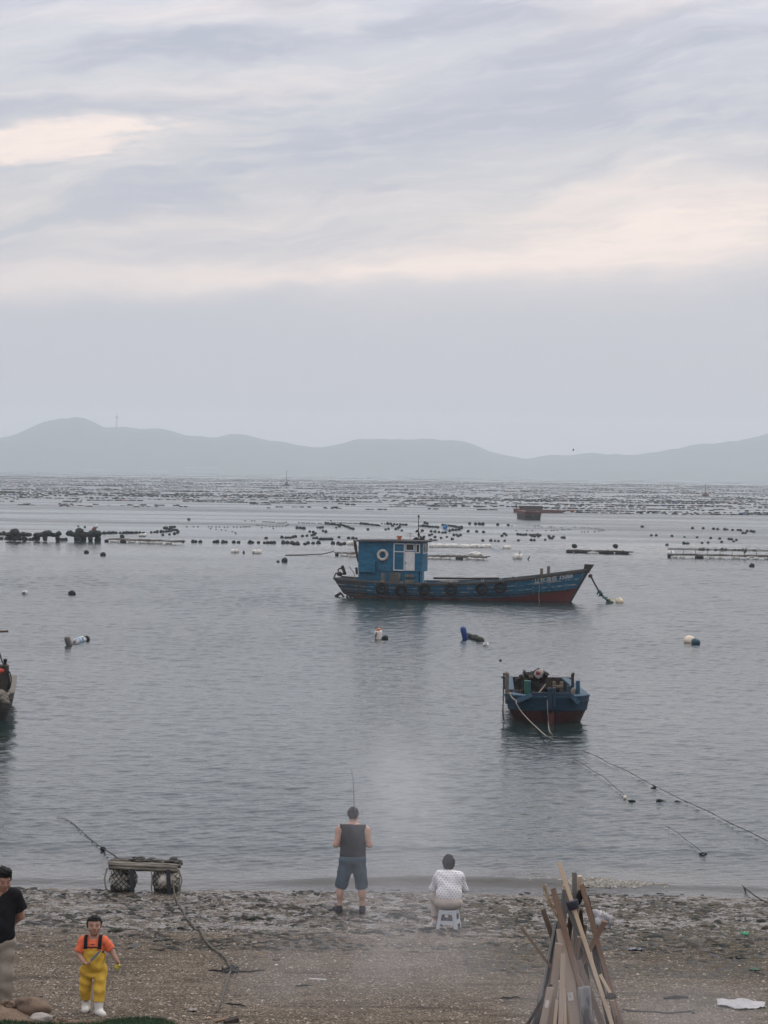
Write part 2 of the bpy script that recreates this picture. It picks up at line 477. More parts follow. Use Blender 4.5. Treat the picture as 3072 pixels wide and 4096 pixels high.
n.bsdf(gcol, rgh, bp, spec=pool * 0.45 + 0.12)
beach = np_mesh('beach', V, Q, m, smooth=True)
tag(beach, kind='structure')

# stones, shells and weed lying on it: what nobody could count
def scatter(name, N, xr, yr, smin, smax, mats, flatr, seed, dens=None, aspect=1.6, lift=0.3):
    rs = np.random.RandomState(seed)
    yv = rs.uniform(yr[0], yr[1], N); xv = rs.uniform(xr[0], xr[1], N) * yv / 30.0
    if dens is not None:
        keep = rs.rand(N) < dens(xv, yv); xv, yv = xv[keep], yv[keep]; N = len(xv)
    base = np.array([(1, 0, 0), (.5, .87, 0), (-.5, .87, 0), (-1, 0, 0), (-.5, -.87, 0), (.5, -.87, 0), (.45, .3, 1), (-.5, .35, .9), (0, -.5, 1.05)])
    fc = np.array([(0, 1, 6), (1, 2, 7), (1, 7, 6), (2, 3, 7), (3, 4, 7), (4, 8, 7), (4, 5, 8), (5, 0, 6), (5, 6, 8), (6, 7, 8)])
    nb = len(base)
    sc = smin * (smax / smin) ** (rs.rand(N) ** 1.8)
    th = rs.rand(N) * 6.28
    P_ = base[None] * (1 + rs.uniform(-.3, .3, (N, nb, 1)))
    P_ = P_ * sc[:, None, None] * np.stack([rs.uniform(1, aspect, N), np.ones(N), flatr * rs.uniform(.5, 1.4, N)], 1)[:, None, :]
    c, s = np.cos(th)[:, None], np.sin(th)[:, None]
    X = P_[..., 0] * c - P_[..., 1] * s; Yp = P_[..., 0] * s + P_[..., 1] * c
    gx, gy, gz = BEACH_GRID
    i = np.clip(np.searchsorted(gy, yv) - 1, 0, len(gy) - 2); j = np.clip(np.searchsorted(gx, xv) - 1, 0, len(gx) - 2)
    zg = gz[i, j] - lift * sc * flatr
    Vv = np.stack([X + xv[:, None], Yp + yv[:, None], P_[..., 2] + zg[:, None]], -1).reshape(-1, 3)
    Fq = (fc[None] + (np.arange(N) * nb)[:, None, None]).reshape(-1, 3)
    o = np_mesh(name, Vv, Fq, mats)
    if isinstance(mats, (list, tuple)):
        mi = np.repeat(rs.randint(0, len(mats), N), len(fc)).astype(np.int32)
        o.data.polygons.foreach_set('material_index', mi)
    return tag(o, kind='stuff')
def flatm(name, c, rough=.8, spec=.25):
    m, n = new_mat(name); n.bsdf(c, rough, spec=spec); return m
st_m = [flatm('stone_%d' % i, c, .75) for i, c in enumerate([(.042, .036, .029), (.085, .071, .055), (.14, .116, .09), (.20, .168, .132), (.062, .048, .036), (.33, .295, .25)])]
scatter('pebbles', 34000, (-6.5, 6.5), (23.5, 35), .006, .022, st_m, .45, 3, lambda x, y: 0.35 + 0.65 * (fbm(x * .9, y * .9, 12, 3) > .45))
wm = [flatm('wet_weed_dark', (.008, .011, .009), .7, .15), flatm('wet_weed_brown', (.026, .021, .014), .7, .15), flatm('wet_stone', (.024, .022, .020), .5, .3)]
scatter('seaweed', 17000, (-6.5, 6.5), (31.6, 39.9), .014, .075, wm, .28, 4, lambda x, y: np.clip((fbm(x * .8, y * 1.3, 14, 4) - .40) * 5, 0.06, 1), 2.6)
sh_m = [flatm('shell_white', (.55, .50, .46), .5), flatm('shell_tan', (.38, .30, .24), .5)]
scatter('shells', 1700, (-6.5, 6.5), (23.8, 36), .006, .015, sh_m, .3, 6)
def weedy(x, y): return np.clip((fbm(x * .6, y * .9, 24, 4) - .38) * 4, 0, 1) * (x > 1.2)
scatter('brown_weed', 11000, (-1, 6.5), (29.5, 38.5), .02, .07, [flatm('dry_weed_olive', (.055, .045, .026), .7), flatm('dry_weed_dark', (.025, .022, .016), .6)], .3, 8, weedy, 3.0)

# ================================================================== HILLS
HP = [(-900, 1800), (-500, 1772), (-200, 1770), (0, 1750), (60, 1735), (130, 1700), (230, 1678), (290, 1666), (340, 1672), (400, 1700), (430, 1716), (470, 1708), (560, 1716), (650, 1718), (720, 1733),
      (800, 1748), (840, 1750), (900, 1742), (935, 1737), (1000, 1745), (1100, 1762), (1200, 1783), (1280, 1787), (1350, 1775), (1440, 1755), (1500, 1752), (1600, 1757), (1700, 1756),
      (1850, 1763), (1900, 1780), (1980, 1812), (2050, 1828), (2110, 1840), (2180, 1822), (2280, 1822), (2350, 1811), (2400, 1812), (2420, 1823), (2510, 1820), (2600, 1808), (2700, 1795),
      (2800, 1778), (2900, 1768), (3000, 1750), (3072, 1735), (3300, 1690), (3700, 1660), (4200, 1720)]
RY = 6000.0
rp = [PD(a, b, RY) for a, b in HP]
rx = np.array([p.x for p in rp]); rz = np.array([p.z for p in rp])
hx = np.linspace(rx[0], rx[-1], 420)
hzv = np.interp(hx, rx, rz)
kk = np.exp(-np.linspace(-2, 2, 9) ** 2); hzv = np.convolve(np.pad(hzv, 4, 'edge'), kk / kk.sum(), 'valid')
hzv += (fbm(hx / 38, hx * 0, 4, 4) - .5) * 8 + (fbm(hx / 90, hx * 0 + 3, 14, 3) - .5) * 6
hy = np.array([3650, 3720, 3800, 3880, 3960, 4040, 4120, 4200, 4300, 4420, 4560, 4720, 4900]) * 1.3953
tq = np.array([-.03, .02, .10, .22, .36, .52, .70, .87, 1.0, .85, .6, .3, 0])
yy, xx = np.meshgrid(hy.astype(float), hx, indexing='ij')
zz = tq[:, None] * hzv[None, :] + (fbm(xx / 120, yy / 120, 51, 4) - .5) * 20 * (tq[:, None] > .05) * (tq[:, None] < .95)
zz[8] = hzv
V = np.stack([xx.ravel(), yy.ravel(), zz.ravel()], 1)
ny, nx = xx.shape
idx = np.arange(ny * nx).reshape(ny, nx)
Q = np.stack([idx[:-1, :-1].ravel(), idx[:-1, 1:].ravel(), idx[1:, 1:].ravel(), idx[1:, :-1].ravel()], 1)
m, n = new_mat('wooded_hillside')
a = n.noise(n.coord(), 0.02, 6, 0.65)
n.bsdf(n.ramp(a, [(.35, (.028, .042, .028)), (.7, (.065, .075, .05))]), .95)
tag(np_mesh('hills', V, Q, m, smooth=True), kind='structure')
m = flatm('tower_steel', (.25, .26, .28), .6)
base = PD(467, 1712, RY)
tw = thing('radio_tower', 'thin radio tower with a bulb near its top, on the ridge of the far hills', 'tower', base)
tp = PD(467, 1652, RY).z - base.z
MB().lathe([(2.2, -6), (1.8, tp * .45), (1.2, tp * .62)], 10).build('shaft', m, tw, True)
MB().lathe([(1.2, tp * .60), (4.2, tp * .66), (4.2, tp * .76), (1.5, tp * .82)], 12).build('lookout', m, tw, True)
MB().lathe([(.9, tp * .8), (.5, tp)], 8).build('antenna', m, tw)
wb = flatm('shed_white', (.36, .37, .38), .8)
for i, (a, b, hh, lab) in enumerate([(340, 415, 3, 'long low white shed on the far shore under the highest hill'), (555, 665, 3.5, 'pale flat-roofed shed on the far shore right of the radio tower'),
                                (735, 870, 5, 'wide pale building on the lower slope of the far hills')]):
    y0 = 5085 if i < 2 else 5160
    p0, p1 = W(a, 1880), W(b, 1880)
    x0, x1 = (a - 1536) / F * y0, (b - 1536) / F * y0
    z0 = 1.0 if i < 2 else 8.0
    t = thing('shed', lab, 'building', ((x0 + x1) / 2, y0, z0 - 6))
    MB().box((0, 0, 3 + hh / 2), (x1 - x0, 14, 6 + hh)).build('wall', wb, t)
    MB().prism([(-(x1 - x0) / 2 - .6, 6.02 + hh), ((x1 - x0) / 2 + .6, 6.02 + hh), ((x1 - x0) / 2 - 3, 8.5 + hh), (-(x1 - x0) / 2 + 3, 8.5 + hh)], 15).build('roof', flatm('shed_roof', (.5, .53, .56), .6), t)
# ================================================================== BOAT MATERIALS
def boat_blue(name, zb=None):
    m, n = new_mat(name)
    co = n.coord(); x, y, z = n.sep(co)
    a = n.noise(n.scale(co, (0.8, 0.8, 5)), 2.0, 6, 0.65)
    b = n.noise(n.scale(co, (1.0, 1.0, 3), (4, 2, 1)), 7.0, 6, 0.7)
    d = n.noise(n.scale(co, (6.0, 6.0, 0.5), (1, 7, 3)), 2.0, 4, 0.6)
    col = n.ramp(a, [(.3, (.010, .070, .130)), (.55, (.018, .120, .205)), (.75, (.032, .16, .25))])
    col = n.mix(d.sm(.54, .74) * 0.6, col, (.018, .045, .065))
    col = n.mix(b.sm(.64, .72) * 0.55, col, (.20, .22, .22))
    rs_ = n.noise(n.scale(co, (9, 9, 0.35), (2, 5, 1)), 2.0, 5, .65)
    col = n.mix(rs_.sm(.60, .70) * 0.55, col, (.095, .050, .030))
    rgh = 0.62
    if zb is not None:
        # nail scars in upright rows along the planks
        fr = (x * (1 / 0.93)).f('FRACT') - 0.5
        row = 1.0 - fr.f('ABSOLUTE').sm(0.015, 0.035)
        zr = 1.0 - ((z * 5.2).f('FRACT') - 0.5).f('ABSOLUTE').sm(0.05, 0.16)
        col = n.mix(row * zr * b.sm(.36, .46) * 0.95, col, (.44, .45, .44))
        xp = x.f('MAXIMUM', 0.0) * (1 / 7.0)
        lim = xp * xp * 0.78 + 0.15 + (a - 0.5) * 0.05
        red = (lim - z).sm(-0.012, 0.012)
        rc = n.ramp(b, [(.3, (.075, .014, .015)), (.7, (.145, .034, .032))])
        slime = (z * -1.0).sm(-0.09, 0.0)
        rc = n.mix(slime * 0.75, rc, (.022, .020, .016))
        col = n.mix(red, col, rc)
        grey = ((x * -1.0 + (a - .5) * .6).sm(5.55, 5.7) * (1.0 - red)).clamp()
        col = n.mix(grey * 0.9, col, n.mix(b.sm(.4, .65), (.055, .058, .062), (.11, .085, .07)))
        lowb = (1.0 - (z - lim).sm(0.12, 0.30)) * (1.0 - x.sm(0.5, 3.0)) * a.sm(.42, .6)
        col = n.mix(lowb * 0.55, col, (.16, .15, .14))
    n.bsdf(col, rgh, n.bump(a * .6 + b * .4, .35, .012), spec=.2)
    return m
M_grey_rail = pm('weathered_grey_paint', (.035, .037, .040), (.11, .105, .10), 6, (.5, 1, 2), .75, .5, spots=((.20, .17, .14), 9, .6, .72))
M_darkwood = pm('old_dark_timber', (.022, .017, .014), (.062, .049, .040), 8, (1, 1, .3), .85, .6, spec=.25)
M_wood = pm('grey_brown_timber', (.085, .066, .050), (.19, .155, .12), 9, (1, 1, .25), .8, .6)
M_black = pm('black_rubber', (.007, .007, .008), (.020, .019, .019), 9, rough=.85, bump=.4, spec=.2)
M_iron = pm('rusty_dark_iron', (.018, .016, .015), (.06, .042, .032), 14, rough=.8, bump=.5)
M_white = pm('chalky_white_paint', (.50, .50, .49), (.66, .66, .65), 5, rough=.5, bump=.15, spots=((.28, .25, .22), 6, .64, .75))
M_ring = pm('stained_cream_vinyl', (.36, .33, .28), (.54, .50, .45), 7, rough=.5, bump=.2, spots=((.16, .13, .10), 6, .6, .72))
M_roof = pm('tarred_roof_felt', (.026, .026, .030), (.085, .080, .082), 4, rough=.85, bump=.5)
M_glass, n = new_mat('dark_window_glass'); n.bsdf((.012, .015, .018), .08, spec=.6)
M_orange = pm('faded_orange_plastic', (.35, .10, .035), (.50, .17, .06), 6, rough=.6)
M_rope = pm('worn_hemp_rope', (.14, .12, .095), (.30, .27, .22), 40, rough=.9, bump=.5)
M_darkrope = pm('wet_dark_rope', (.022, .021, .019), (.06, .055, .048), 30, rough=.8, bump=.5)
M_greenrope = pm('green_nylon_rope', (.008, .045, .032), (.02, .10, .07), 30, rough=.8, bump=.5)
M_houseblue = boat_blue('weathered_blue_wheelhouse')
M_hullblue = boat_blue('weathered_blue_red_hull', 1)

# ================================================================== THE BIG BLUE BOAT
YAW = R(-11)
KX, KZ = .01483, .01456
def lx(px): return (px - 1850) * KX
def lz(px, py): return (2393 + (px - 1420) * .0254 - py) * KZ
RB = Matrix.Rotation(YAW, 3, 'Z')
BL = W(1850, 2404) - RB @ Vector((0, -1.5, 0)); BL.z = 0; BL.x -= .14
boat = thing('fishing_boat', 'weathered blue fishing boat with red bottom, blue wheelhouse and black tyres, moored offshore', 'boat', BL, YAW)
sx_ = np.array([-7.6, -6.5, -5, -2.5, 0, 2, 4.4, 6.2, 7.0, 7.7]); sz_ = np.array([1.20, 1.10, 1.00, .97, 1.06, 1.20, 1.50, 1.80, 1.95, 2.06])
pf = np.polyfit(sx_, sz_, 5)
NS, NTt = 64, 15
def station(s):
    """half beam, sheer height and the nominal x for s in 0..1"""
    x = -7.1 + 14.1 * s
    b = 1.55 * (1 - max(0, (0.42 - s) / 0.42) ** 2.2 * 0.30) * (1 - max(0, (s - 0.42) / 0.58) ** 2.6 * 0.965)
    return x, b, float(np.polyval(pf, x))
def hull_pt(s, t, side=-1):
    x, b, zs = station(s)
    z = -0.55 + (zs + 0.55) * t
    p = 0.30 + 0.45 * max(0, (s - .5) / .5) ** 1.5
    yb = b * (t ** p)
    ov = max(0, (0.14 - s) / 0.14)                        # overhanging stern
    xs = x - ov * 0.5 * max(-0.4, z) + ov * 0.25 * (1 - t)
    if s < .14: z = max(z, -0.55 + ov * 0.75) if t < .5 else z
    rk = max(0, (s - 0.72) / 0.28) ** 1.5
    xs = xs + rk * (z * 0.56 - 0.78)                      # raked stem
    return Vector((xs, side * yb, z))
v = []; f = []
for side in (-1, 1):
    o = len(v)
    for i in range(NS + 1):
        for j in range(NTt + 1): v.append(hull_pt(i / NS, j / NTt, side))
    for i in range(NS):
        for j in range(NTt):
            q = (o + i * (NTt + 1) + j, o + (i + 1) * (NTt + 1) + j, o + (i + 1) * (NTt + 1) + j + 1, o + i * (NTt + 1) + j + 1)
            f.append(q if side < 0 else q[::-1])
o2 = (NS + 1) * (NTt + 1)
for j in range(NTt):                                      # transom and stem
    f.append((j, j + 1, o2 + j + 1, o2 + j)); k = NS * (NTt + 1); f.append((k + j, o2 + k + j, o2 + k + j + 1, k + j + 1))
np_mesh('hull', v, f, M_hullblue, boat, True).data.set_sharp_from_angle(angle=R(50))
def hull_y(x, z):
    """near-side surface y at a given x and z (bisection on s and t)"""
    lo, hi = 0.0, 1.0
    for _ in range(30):
        s = (lo + hi) / 2; _, _, zs = station(s)
        t = min(max((z + .55) / (zs + .55), 0.02), 1.0)
        if hull_pt(s, t).x < x: lo = s
        else: hi = s
    s = (lo + hi) / 2; t = min(max((z + .55) / (station(s)[2] + .55), 0.02), 1.0)
    return hull_pt(s, t).y
def hull_strip(name, t0, t1, proud, mat, s0=0.0, s1=1.0, parent=None, side=-1, dz0=0, dz1=0, nst=60):
    v = []; f = []
    for i in range(nst + 1):
        s = s0 + (s1 - s0) * i / nst
        for t, pr, dz in ((t0, 0.0, dz0), (t0, proud, dz0), (t1, proud, dz1), (t1, -0.01, dz1)):
            p = hull_pt(s, min(t, 1.0), side); v.append(p + Vector((0, side * pr, dz)))
    for i in range(nst):
        for k in range(4):
            a, b = i * 4 + k, i * 4 + (k + 1) % 4; f.append((a, a + 4, b + 4, b))
    f.append((0, 1, 2, 3)); f.append(tuple(nst * 4 + k for k in (3, 2, 1, 0)))
    return np_mesh(name, v, f, mat, parent or boat)
M_rub = pm('worn_blue_strake', (.016, .10, .175), (.03, .15, .24), 4, (.5, 1, 2), .65, .4, spots=((.30, .30, .28), 5, .46, .58), spec=.2)
for t0, mt in ((.965, M_grey_rail), (.80, M_rub), (.66, M_rub), (.535, M_darkwood)):
    hull_strip('rubbing_strake', t0 - .028, t0 + .006, .045, mt, 0.0, .985)
for side in (-1, 1):
    hull_strip('gunwale', 1.0, 1.0, .07, M_grey_rail, 0.0, .995, None, side, -.06, .05)
hull_strip('bulwark_band', .905, .985, .012, M_grey_rail, .30, .99)
dk = MB(); dv = []
for i in range(NS + 1):
    s = i / NS; x, b, zs = station(s); p = hull_pt(s, (zs - .45 + .55) / (zs + .55)); dv += [(p.x, p.y * .98, p.z), (p.x, -p.y * .98, p.z)]
dk.add(dv, [(2 * i, 2 * i + 2, 2 * i + 3, 2 * i + 1) for i in range(NS)])
dk.build('deck', M_darkwood, boat)
# stem head and roller
sh = MB(); zt = lz(2360, 2264)
xs0 = hull_pt(1, 1).x
sh.prism([(xs0 - .30, 1.78), (xs0 + .02, 1.72), (xs0 + .34, zt), (xs0 - .22, zt + .02)], .22)
sh.build('stem_head', M_darkwood, boat, bevel=.02)
st_ = MB(); st_.tube([hull_pt(1, t) + Vector((.03, 0, 0)) for t in np.linspace(.15, .97, 9)], .075, 6); st_.build('stem_post', M_darkwood, boat)
MB().tube([(xs0 + .12, -.22, 1.56), (xs0 + .12, .22, 1.56)], .11, 12).build('anchor_roller', M_iron, boat, bevel=.01)
for px, py in ((2157, 2276), (2183, 2268)):
    x = lx(px) + .1; zt = lz(px, py); yb = hull_y(x, 1.3) + .18
    MB().box((x, yb, (zt + .95) / 2), (.17, .17, zt - .95), top=.95).build('bollard', M_wood, boat, bevel=.015)
MB().box((lx(1538), -1.30, .98 + .12), (.19, .17, .85)).build('bollard', M_wood, boat, bevel=.015)
# wheelhouse -------------------------------------------------------------
HY = 0.95
def hx(X): return lx(1320 + X * .2652) - .10
def hz_(Y, X=900): return lz(1320 + X * .2652, 2140 + Y * .2652)
x0, x1 = hx(445), hx(1425) - .02
ztop, zlow, zmid = hz_(95), .50, hz_(550)
wh = MB(); wh.box(((x0 + x1) / 2, 0, (ztop + zmid) / 2), (x1 - x0, 2 * HY, ztop - zmid))
wheelhouse = wh.build('wheelhouse', M_houseblue, boat, bevel=.02)
MB().box(((x0 + x1) / 2 - .10, 0.02, (zmid + zlow) / 2), (x1 - x0 - .22, 2 * HY - .06, zmid - zlow - .004)).build('lower_house', boat_blue('dark_stained_blue'), boat, bevel=.01)
MB().box((x1 - .06, -.62, (zmid + zlow) / 2), (.10, .55, zmid - zlow - .01)).build('lower_house', M_houseblue, boat)
rf = MB()
xa, xb = hx(400), hx(1560)
rv = []
for x, dz in ((xa, -.02), (x0, .02), ((x0 + x1) / 2, .05), (x1, .04), (xb, .07)):
    for yq in (-1.16, 0, 1.16): rv.append((x, yq, ztop + .035 + dz + (.05 if yq == 0 else 0)))
n0 = len(rv); rv += [(a, b, c - .085) for a, b, c in rv]
rfc = []
for i in range(4):
    for j in range(2):
        a = i * 3 + j; rfc.append((a, a + 3, a + 4, a + 1)); rfc.append((n0 + a, n0 + a + 1, n0 + a + 4, n0 + a + 3))
for i in range(4): rfc.append((i * 3, n0 + i * 3, n0 + i * 3 + 3, i * 3 + 3)); rfc.append((i * 3 + 2, i * 3 + 5, n0 + i * 3 + 5, n0 + i * 3 + 2))
for j in range(2): rfc.append((j, j + 1, n0 + j + 1, n0 + j)); rfc.append((12 + j, n0 + 12 + j, n0 + 13 + j, 13 + j))
rf.add(rv, rfc); roof = rf.build('roof', M_roof, boat)
def frame_rect(mb, X0, X1, Y0, Y1, wd=.055, yq=-HY, pr=.035):
    a, b, c, d = hx(X0), hx(X1), hz_(Y0, X0), hz_(Y1, X0)
    for xx_ in (a, b): mb.box((xx_, yq - pr / 2, (c + d) / 2), (wd, pr, abs(c - d) + wd))
    for zz_ in (c, d): mb.box(((a + b) / 2, yq - pr / 2, zz_), (b - a - wd - .002, pr, wd))
    return a, b, c, d
def window(X0, X1, Y0, Y1, glass, name='window', extra=None):
    fr = MB(); a, b, c, d = frame_rect(fr, X0, X1, Y0, Y1)
    if extra:
        fr.box(((a + b) / 2, -HY - .0175, hz_(extra, X0)), (b - a - .06, .035, .05))
    fo = fr.build(name, M_white, boat)
    MB().box(((a + b) / 2, -HY - .006, (c + d) / 2), (b - a - .055, .010, abs(c - d) - .055)).build('pane', glass, fo)
    return fo
M_bluepane = boat_blue('blue_painted_pane')
window(992, 1148, 128, 530, M_bluepane, extra=248)
window(1172, 1295, 134, 232, M_glass)
window(1326, 1380, 138, 268, M_glass)
dr = MB(); a, b, c, d = hx(1162), hx(1308), hz_(244), hz_(532)
dr.box(((a + b) / 2, -HY - .02, (c + d) / 2), (b - a, .04, c - d)); door = dr.build('door', M_white, boat, bevel=.01)
MB().box((a + .06, -HY - .055, (c + d) / 2 - .1), (.03, .03, .14)).build('handle', M_iron, door, bevel=.005)
ff = MB()                                                    # window in the front of the house
for yq in (-.75, -.06, .75):
    ff.box((x1 + .016, yq, hz_(200)), (.03, .055, .56))
for zq in (hz_(130), hz_(268)): ff.box((x1 + .014, 0, zq), (.026, 1.55, .055))
fo = ff.build('window', M_white, boat)
MB().box((x1 + .004, 0, hz_(200)), (.008, 1.48, .50)).build('pane', M_glass, fo)
bxw = MB(); a, b, c, d = hx(470), hx(718), hz_(388), hz_(568)
bxw.box(((a + b) / 2, -HY - .16, (c + d) / 2), (b - a, .31, c - d)); bxw.build('side_locker', boat_blue('blue_locker'), boat, bevel=.02)
MB().box((hx(1005), -HY + .0, hz_(637)), (.62, .10, .56)).build('hatch', M_grey_rail, boat, bevel=.01)
for Y in (612, 690): MB().box((hx(1235), -HY - .05, hz_(Y)), (.52, .16, .15)).build('step', M_wood, boat, bevel=.01)
MB().box((hx(1080), -HY - .03, hz_(620)), (.12, .08, .42)).build('step_post', M_wood, boat, bevel=.01)
ex = MB(); pts = [(hx(372), -.9, hz_(78)), (hx(388), -.9, hz_(110)), (hx(404), -.9, hz_(215)), (hx(420), -.92, hz_(300)), (hx(440), -.93, hz_(400)), (hx(458), -.9, hz_(430))]
ex.tube(pts, [.05, .085, .10, .05, .045, .045], 10); ex.build('exhaust_pipe', M_iron, boat, True)
MB().lathe([(.10, 0), (.11, .12), (.16, .14), (.16, .24), (.06, .25)], 12, Matrix.Translation((hx(1048), -.5, ztop + .10))).build('vent_cowl', M_orange, boat)
ms = MB(); mx = hx(1315); zmast = lz(1670, 2066)
ms.tube([(mx, 0, ztop), (mx, 0, zmast)], [.035, .022], 8)
ms.tube([(mx - .2, 0, ztop + .55), (mx + .2, 0, ztop + .58)], .014, 6)
ms.blob((mx, 0, zmast), (.06, .06, .09), 3); mast = ms.build('mast', M_iron, boat)
MB().blob((mx - .08, 0, ztop + .62), (.10, .08, .07), 5).blob((mx + .02, 0, ztop + .42), (.07, .07, .10), 6).build('mast_lamp', M_black, mast)
an = MB(); ax_ = hx(1180)
an.tube([(ax_, .2, ztop), (ax_, .2, ztop + .52)], .012, 6)
for k, zz_ in enumerate((.30, .38, .46)): an.tube([(ax_ - .34 + .07 * k, .2, ztop + zz_), (ax_ + .28 - .07 * k, .2, ztop + zz_)], .009, 5)
an.build('aerial', M_iron, boat)
for X, rr in ((1290, .15), (1385, .15), (1515, .09)):
    MB().blob((hx(X), -.25, ztop + .15), (rr, rr * .8, rr * .75), X, .2).build('deck_lamp', M_black, boat, True)
# stern gear
def sx(X): return lx(1320 + X * .2652) + .05
MB().bar((sx(190), -.55, hz_(600, 100)), (sx(140), -.55, hz_(462, 100)), .17, .15).build('stern_post', M_darkwood, boat, bevel=.015)
MB().bar((sx(335), .1, hz_(600, 100)), (sx(325), .1, hz_(490, 100)), .13, .12).build('stern_post', M_darkwood, boat, bevel=.015)
MB().tube([(sx(205), -.5, hz_(590, 100)), (sx(130), -.55, hz_(585, 100)), (sx(80), -.5, hz_(560, 100)), (sx(75), -.5, hz_(525, 100)), (sx(100), -.5, hz_(505, 100)), (sx(130), -.5, hz_(508, 100))], .045, 8).build('stern_davit', M_iron, boat, True)
MB().tube([(sx(110), -.8, hz_(690, 100)), (sx(60), -.8, hz_(680, 100)), (sx(35), -.8, hz_(630, 100)), (sx(50), -.7, hz_(580, 100)), (sx(90), -.6, hz_(570, 100))], .04, 8).build('stern_davit', M_iron, boat, True)
MB().blob((sx(105), -.55, hz_(592, 100)), (.16, .2, .13), 8, .2).build('winch', M_iron, boat, True)
MB().tube([(sx(265), -.9, hz_(465, 100)), (sx(310), -.95, hz_(520, 100)), (sx(350), -1.0, hz_(570, 100)), (sx(365), -1.0, hz_(660, 100))], .025, 6).build('pole', M_rope, boat)
rd = MB(); rd.bar((sx(25), -.3, hz_(945, 100)), (sx(115), -.3, hz_(885, 100)), .16, .12); rd.bar((sx(112), -.3, hz_(888, 100)), (sx(165), -.3, hz_(950, 100)), .09, .1)
rd.bar((sx(190), -.2, hz_(955, 100)), (sx(245), -.2, hz_(880, 100)), .11, .1); rd.bar((sx(225), -.1, hz_(960, 100)), (sx(290), -.1, hz_(890, 100)), .11, .1)
rd.bar((sx(60), -.3, hz_(960, 100)), (sx(260), -.2, hz_(962, 100)), .10, .1)
rd.build('rudder_frame', M_iron, boat, bevel=.01)
hr = MB()
hr.tube([(lx(1715), .9, 1.18), (lx(1850), .95, 1.20), (lx(1980), .9, 1.26)], .06, 8); hr.build('net_roller', M_darkwood, boat, True)
MB().blob((lx(2055), -1.0, 1.30), (.22, .2, .14), 18, .2).build('rope_coil', M_darkrope, boat, True)
MB().box((lx(1790), -.3, .93), (1.1, .9, .32)).build('fish_hold_cover', M_grey_rail, boat, bevel=.02)
# registration painted on the bow
def text_on_hull(txt, xa, xb, z0a, z0b, h, mat, parent):
    cu = bpy.data.curves.new('lettering', 'FONT'); cu.body = txt; cu.size = 1.0
    to = bpy.data.objects.new('lettering', cu); C.objects.link(to)
    dg = bpy.context.evaluated_depsgraph_get(); dg.update()
    me = bpy.data.meshes.new_from_object(to.evaluated_get(dg))
    bpy.data.objects.remove(to)
    co = np.array([vv.co[:] for vv in me.vertices])
    if not len(co): return None
    bmx = co.min(0); ex_ = co.max(0) - bmx
    for k, vv in enumerate(me.vertices):
        a = (co[k, 0] - bmx[0]) / ex_[0]; b = (co[k, 1] - bmx[1]) / ex_[1]
        x = xa + (xb - xa) * a; z = z0a + (z0b - z0a) * a + b * h
        vv.co = (x, hull_y(x, z) - .022, z)
    o = bpy.data.objects.new('lettering', me); C.objects.link(o); me.materials.clear(); me.materials.append(mat); o.parent = parent
    return o
M_letter = pm('worn_white_lettering', (.52, .54, .54), (.80, .80, .78), 9, rough=.7, spots=((.10, .12, .15), 7, .62, .70))
text_on_hull('\u8fbd\u957f\u6e14\u8fd0 35066', lx(2139), lx(2284), lz(2139, 2336) , lz(2284, 2318), .37, M_letter, boat)
boat_M = Matrix.Translation(BL) @ RB.to_4x4()
# tyres hanging on the near side
tyre_spots = [(1535, 2353, 'black tyre hung at the stern of the big blue boat, under the lifebuoy'), (1614, 2359, 'black tyre hung on the big blue boat under its grey hatch'),
              (1708, 2356, 'black tyre hung at the front corner of the blue wheelhouse'), (1814, 2356, 'black tyre alone on the hull midway forward of the wheelhouse'),
              (1937, 2353, 'first of the two close-set black tyres towards the bow'), (2008, 2349, 'black tyre nearest to the bow of the big blue boat')]
ty_me = None
for px, py, lab in tyre_spots:
    x = lx(px) + .0; z = lz(px, py)
    yq = min(hull_y(x, z), hull_y(x, z + .25)) - .13
    loc = boat_M @ Vector((x, yq, z))
    if ty_me is None:
        t = MB(); prof = [(.185, -.09), (.29, -.13), (.36, -.08), (.375, 0), (.36, .08), (.29, .13), (.185, .09), (.165, 0)]
        vv = []; ff_ = []; nn = 28
        for k in range(nn):
            th = 2 * PI * k / nn
            for r_, h_ in prof: vv.append((r_ * math.cos(th), h_, r_ * math.sin(th)))
        for k in range(nn):
            for q in range(8): ff_.append((k * 8 + q, k * 8 + (q + 1) % 8, ((k + 1) % nn) * 8 + (q + 1) % 8, ((k + 1) % nn) * 8 + q))
        t.add(vv, ff_); ty = t.build('tyre', M_black, None, True)
        rp_ = MB().tube([(-.03, .06, .22), (-.05, -.02, .37), (-.05, .14, .52)], .018, 6).tube([(.05, .06, .22), (.06, -.02, .37), (.05, .14, .52)], .018, 6).build('hanging_rope', M_rope, ty)
        ty_me = ty
    else:
        ty = copy_tree(ty_me)
    ty.location = loc; ty.rotation_euler = (R(rnd.uniform(-6, 2)), 0, YAW + (R(-4) if px > 1900 else 0))
    tag(ty, lab, 'tyre', 'tyre fenders along the hull of the blue fishing boat')
lb = MB(); loc = boat_M @ Vector((hx(823), -HY - .09, hz_(303)))
lb.tube([(.265 * math.cos(2 * PI * k / 30), 0, .265 * math.sin(2 * PI * k / 30)) for k in range(30)], .088, 12, True)
lbo = lb.build('lifebuoy', M_ring, None, True); lbo.location = loc; lbo.rotation_euler = (R(-3), 0, YAW)
tag(lbo, 'dirty cream ring hung on the side of the blue wheelhouse', 'lifebuoy')
for k in range(4):
    th = PI / 4 + k * PI / 2
    gb = MB(); gb.tube([(.265 * math.cos(th) + .093 * math.cos(q) * math.cos(th), .093 * math.sin(q), .265 * math.sin(th) + .093 * math.cos(q) * math.sin(th)) for q in np.linspace(0, 2 * PI, 12, False)], .011, 5, True)
    gb.build('rope_band', M_rope, lbo)
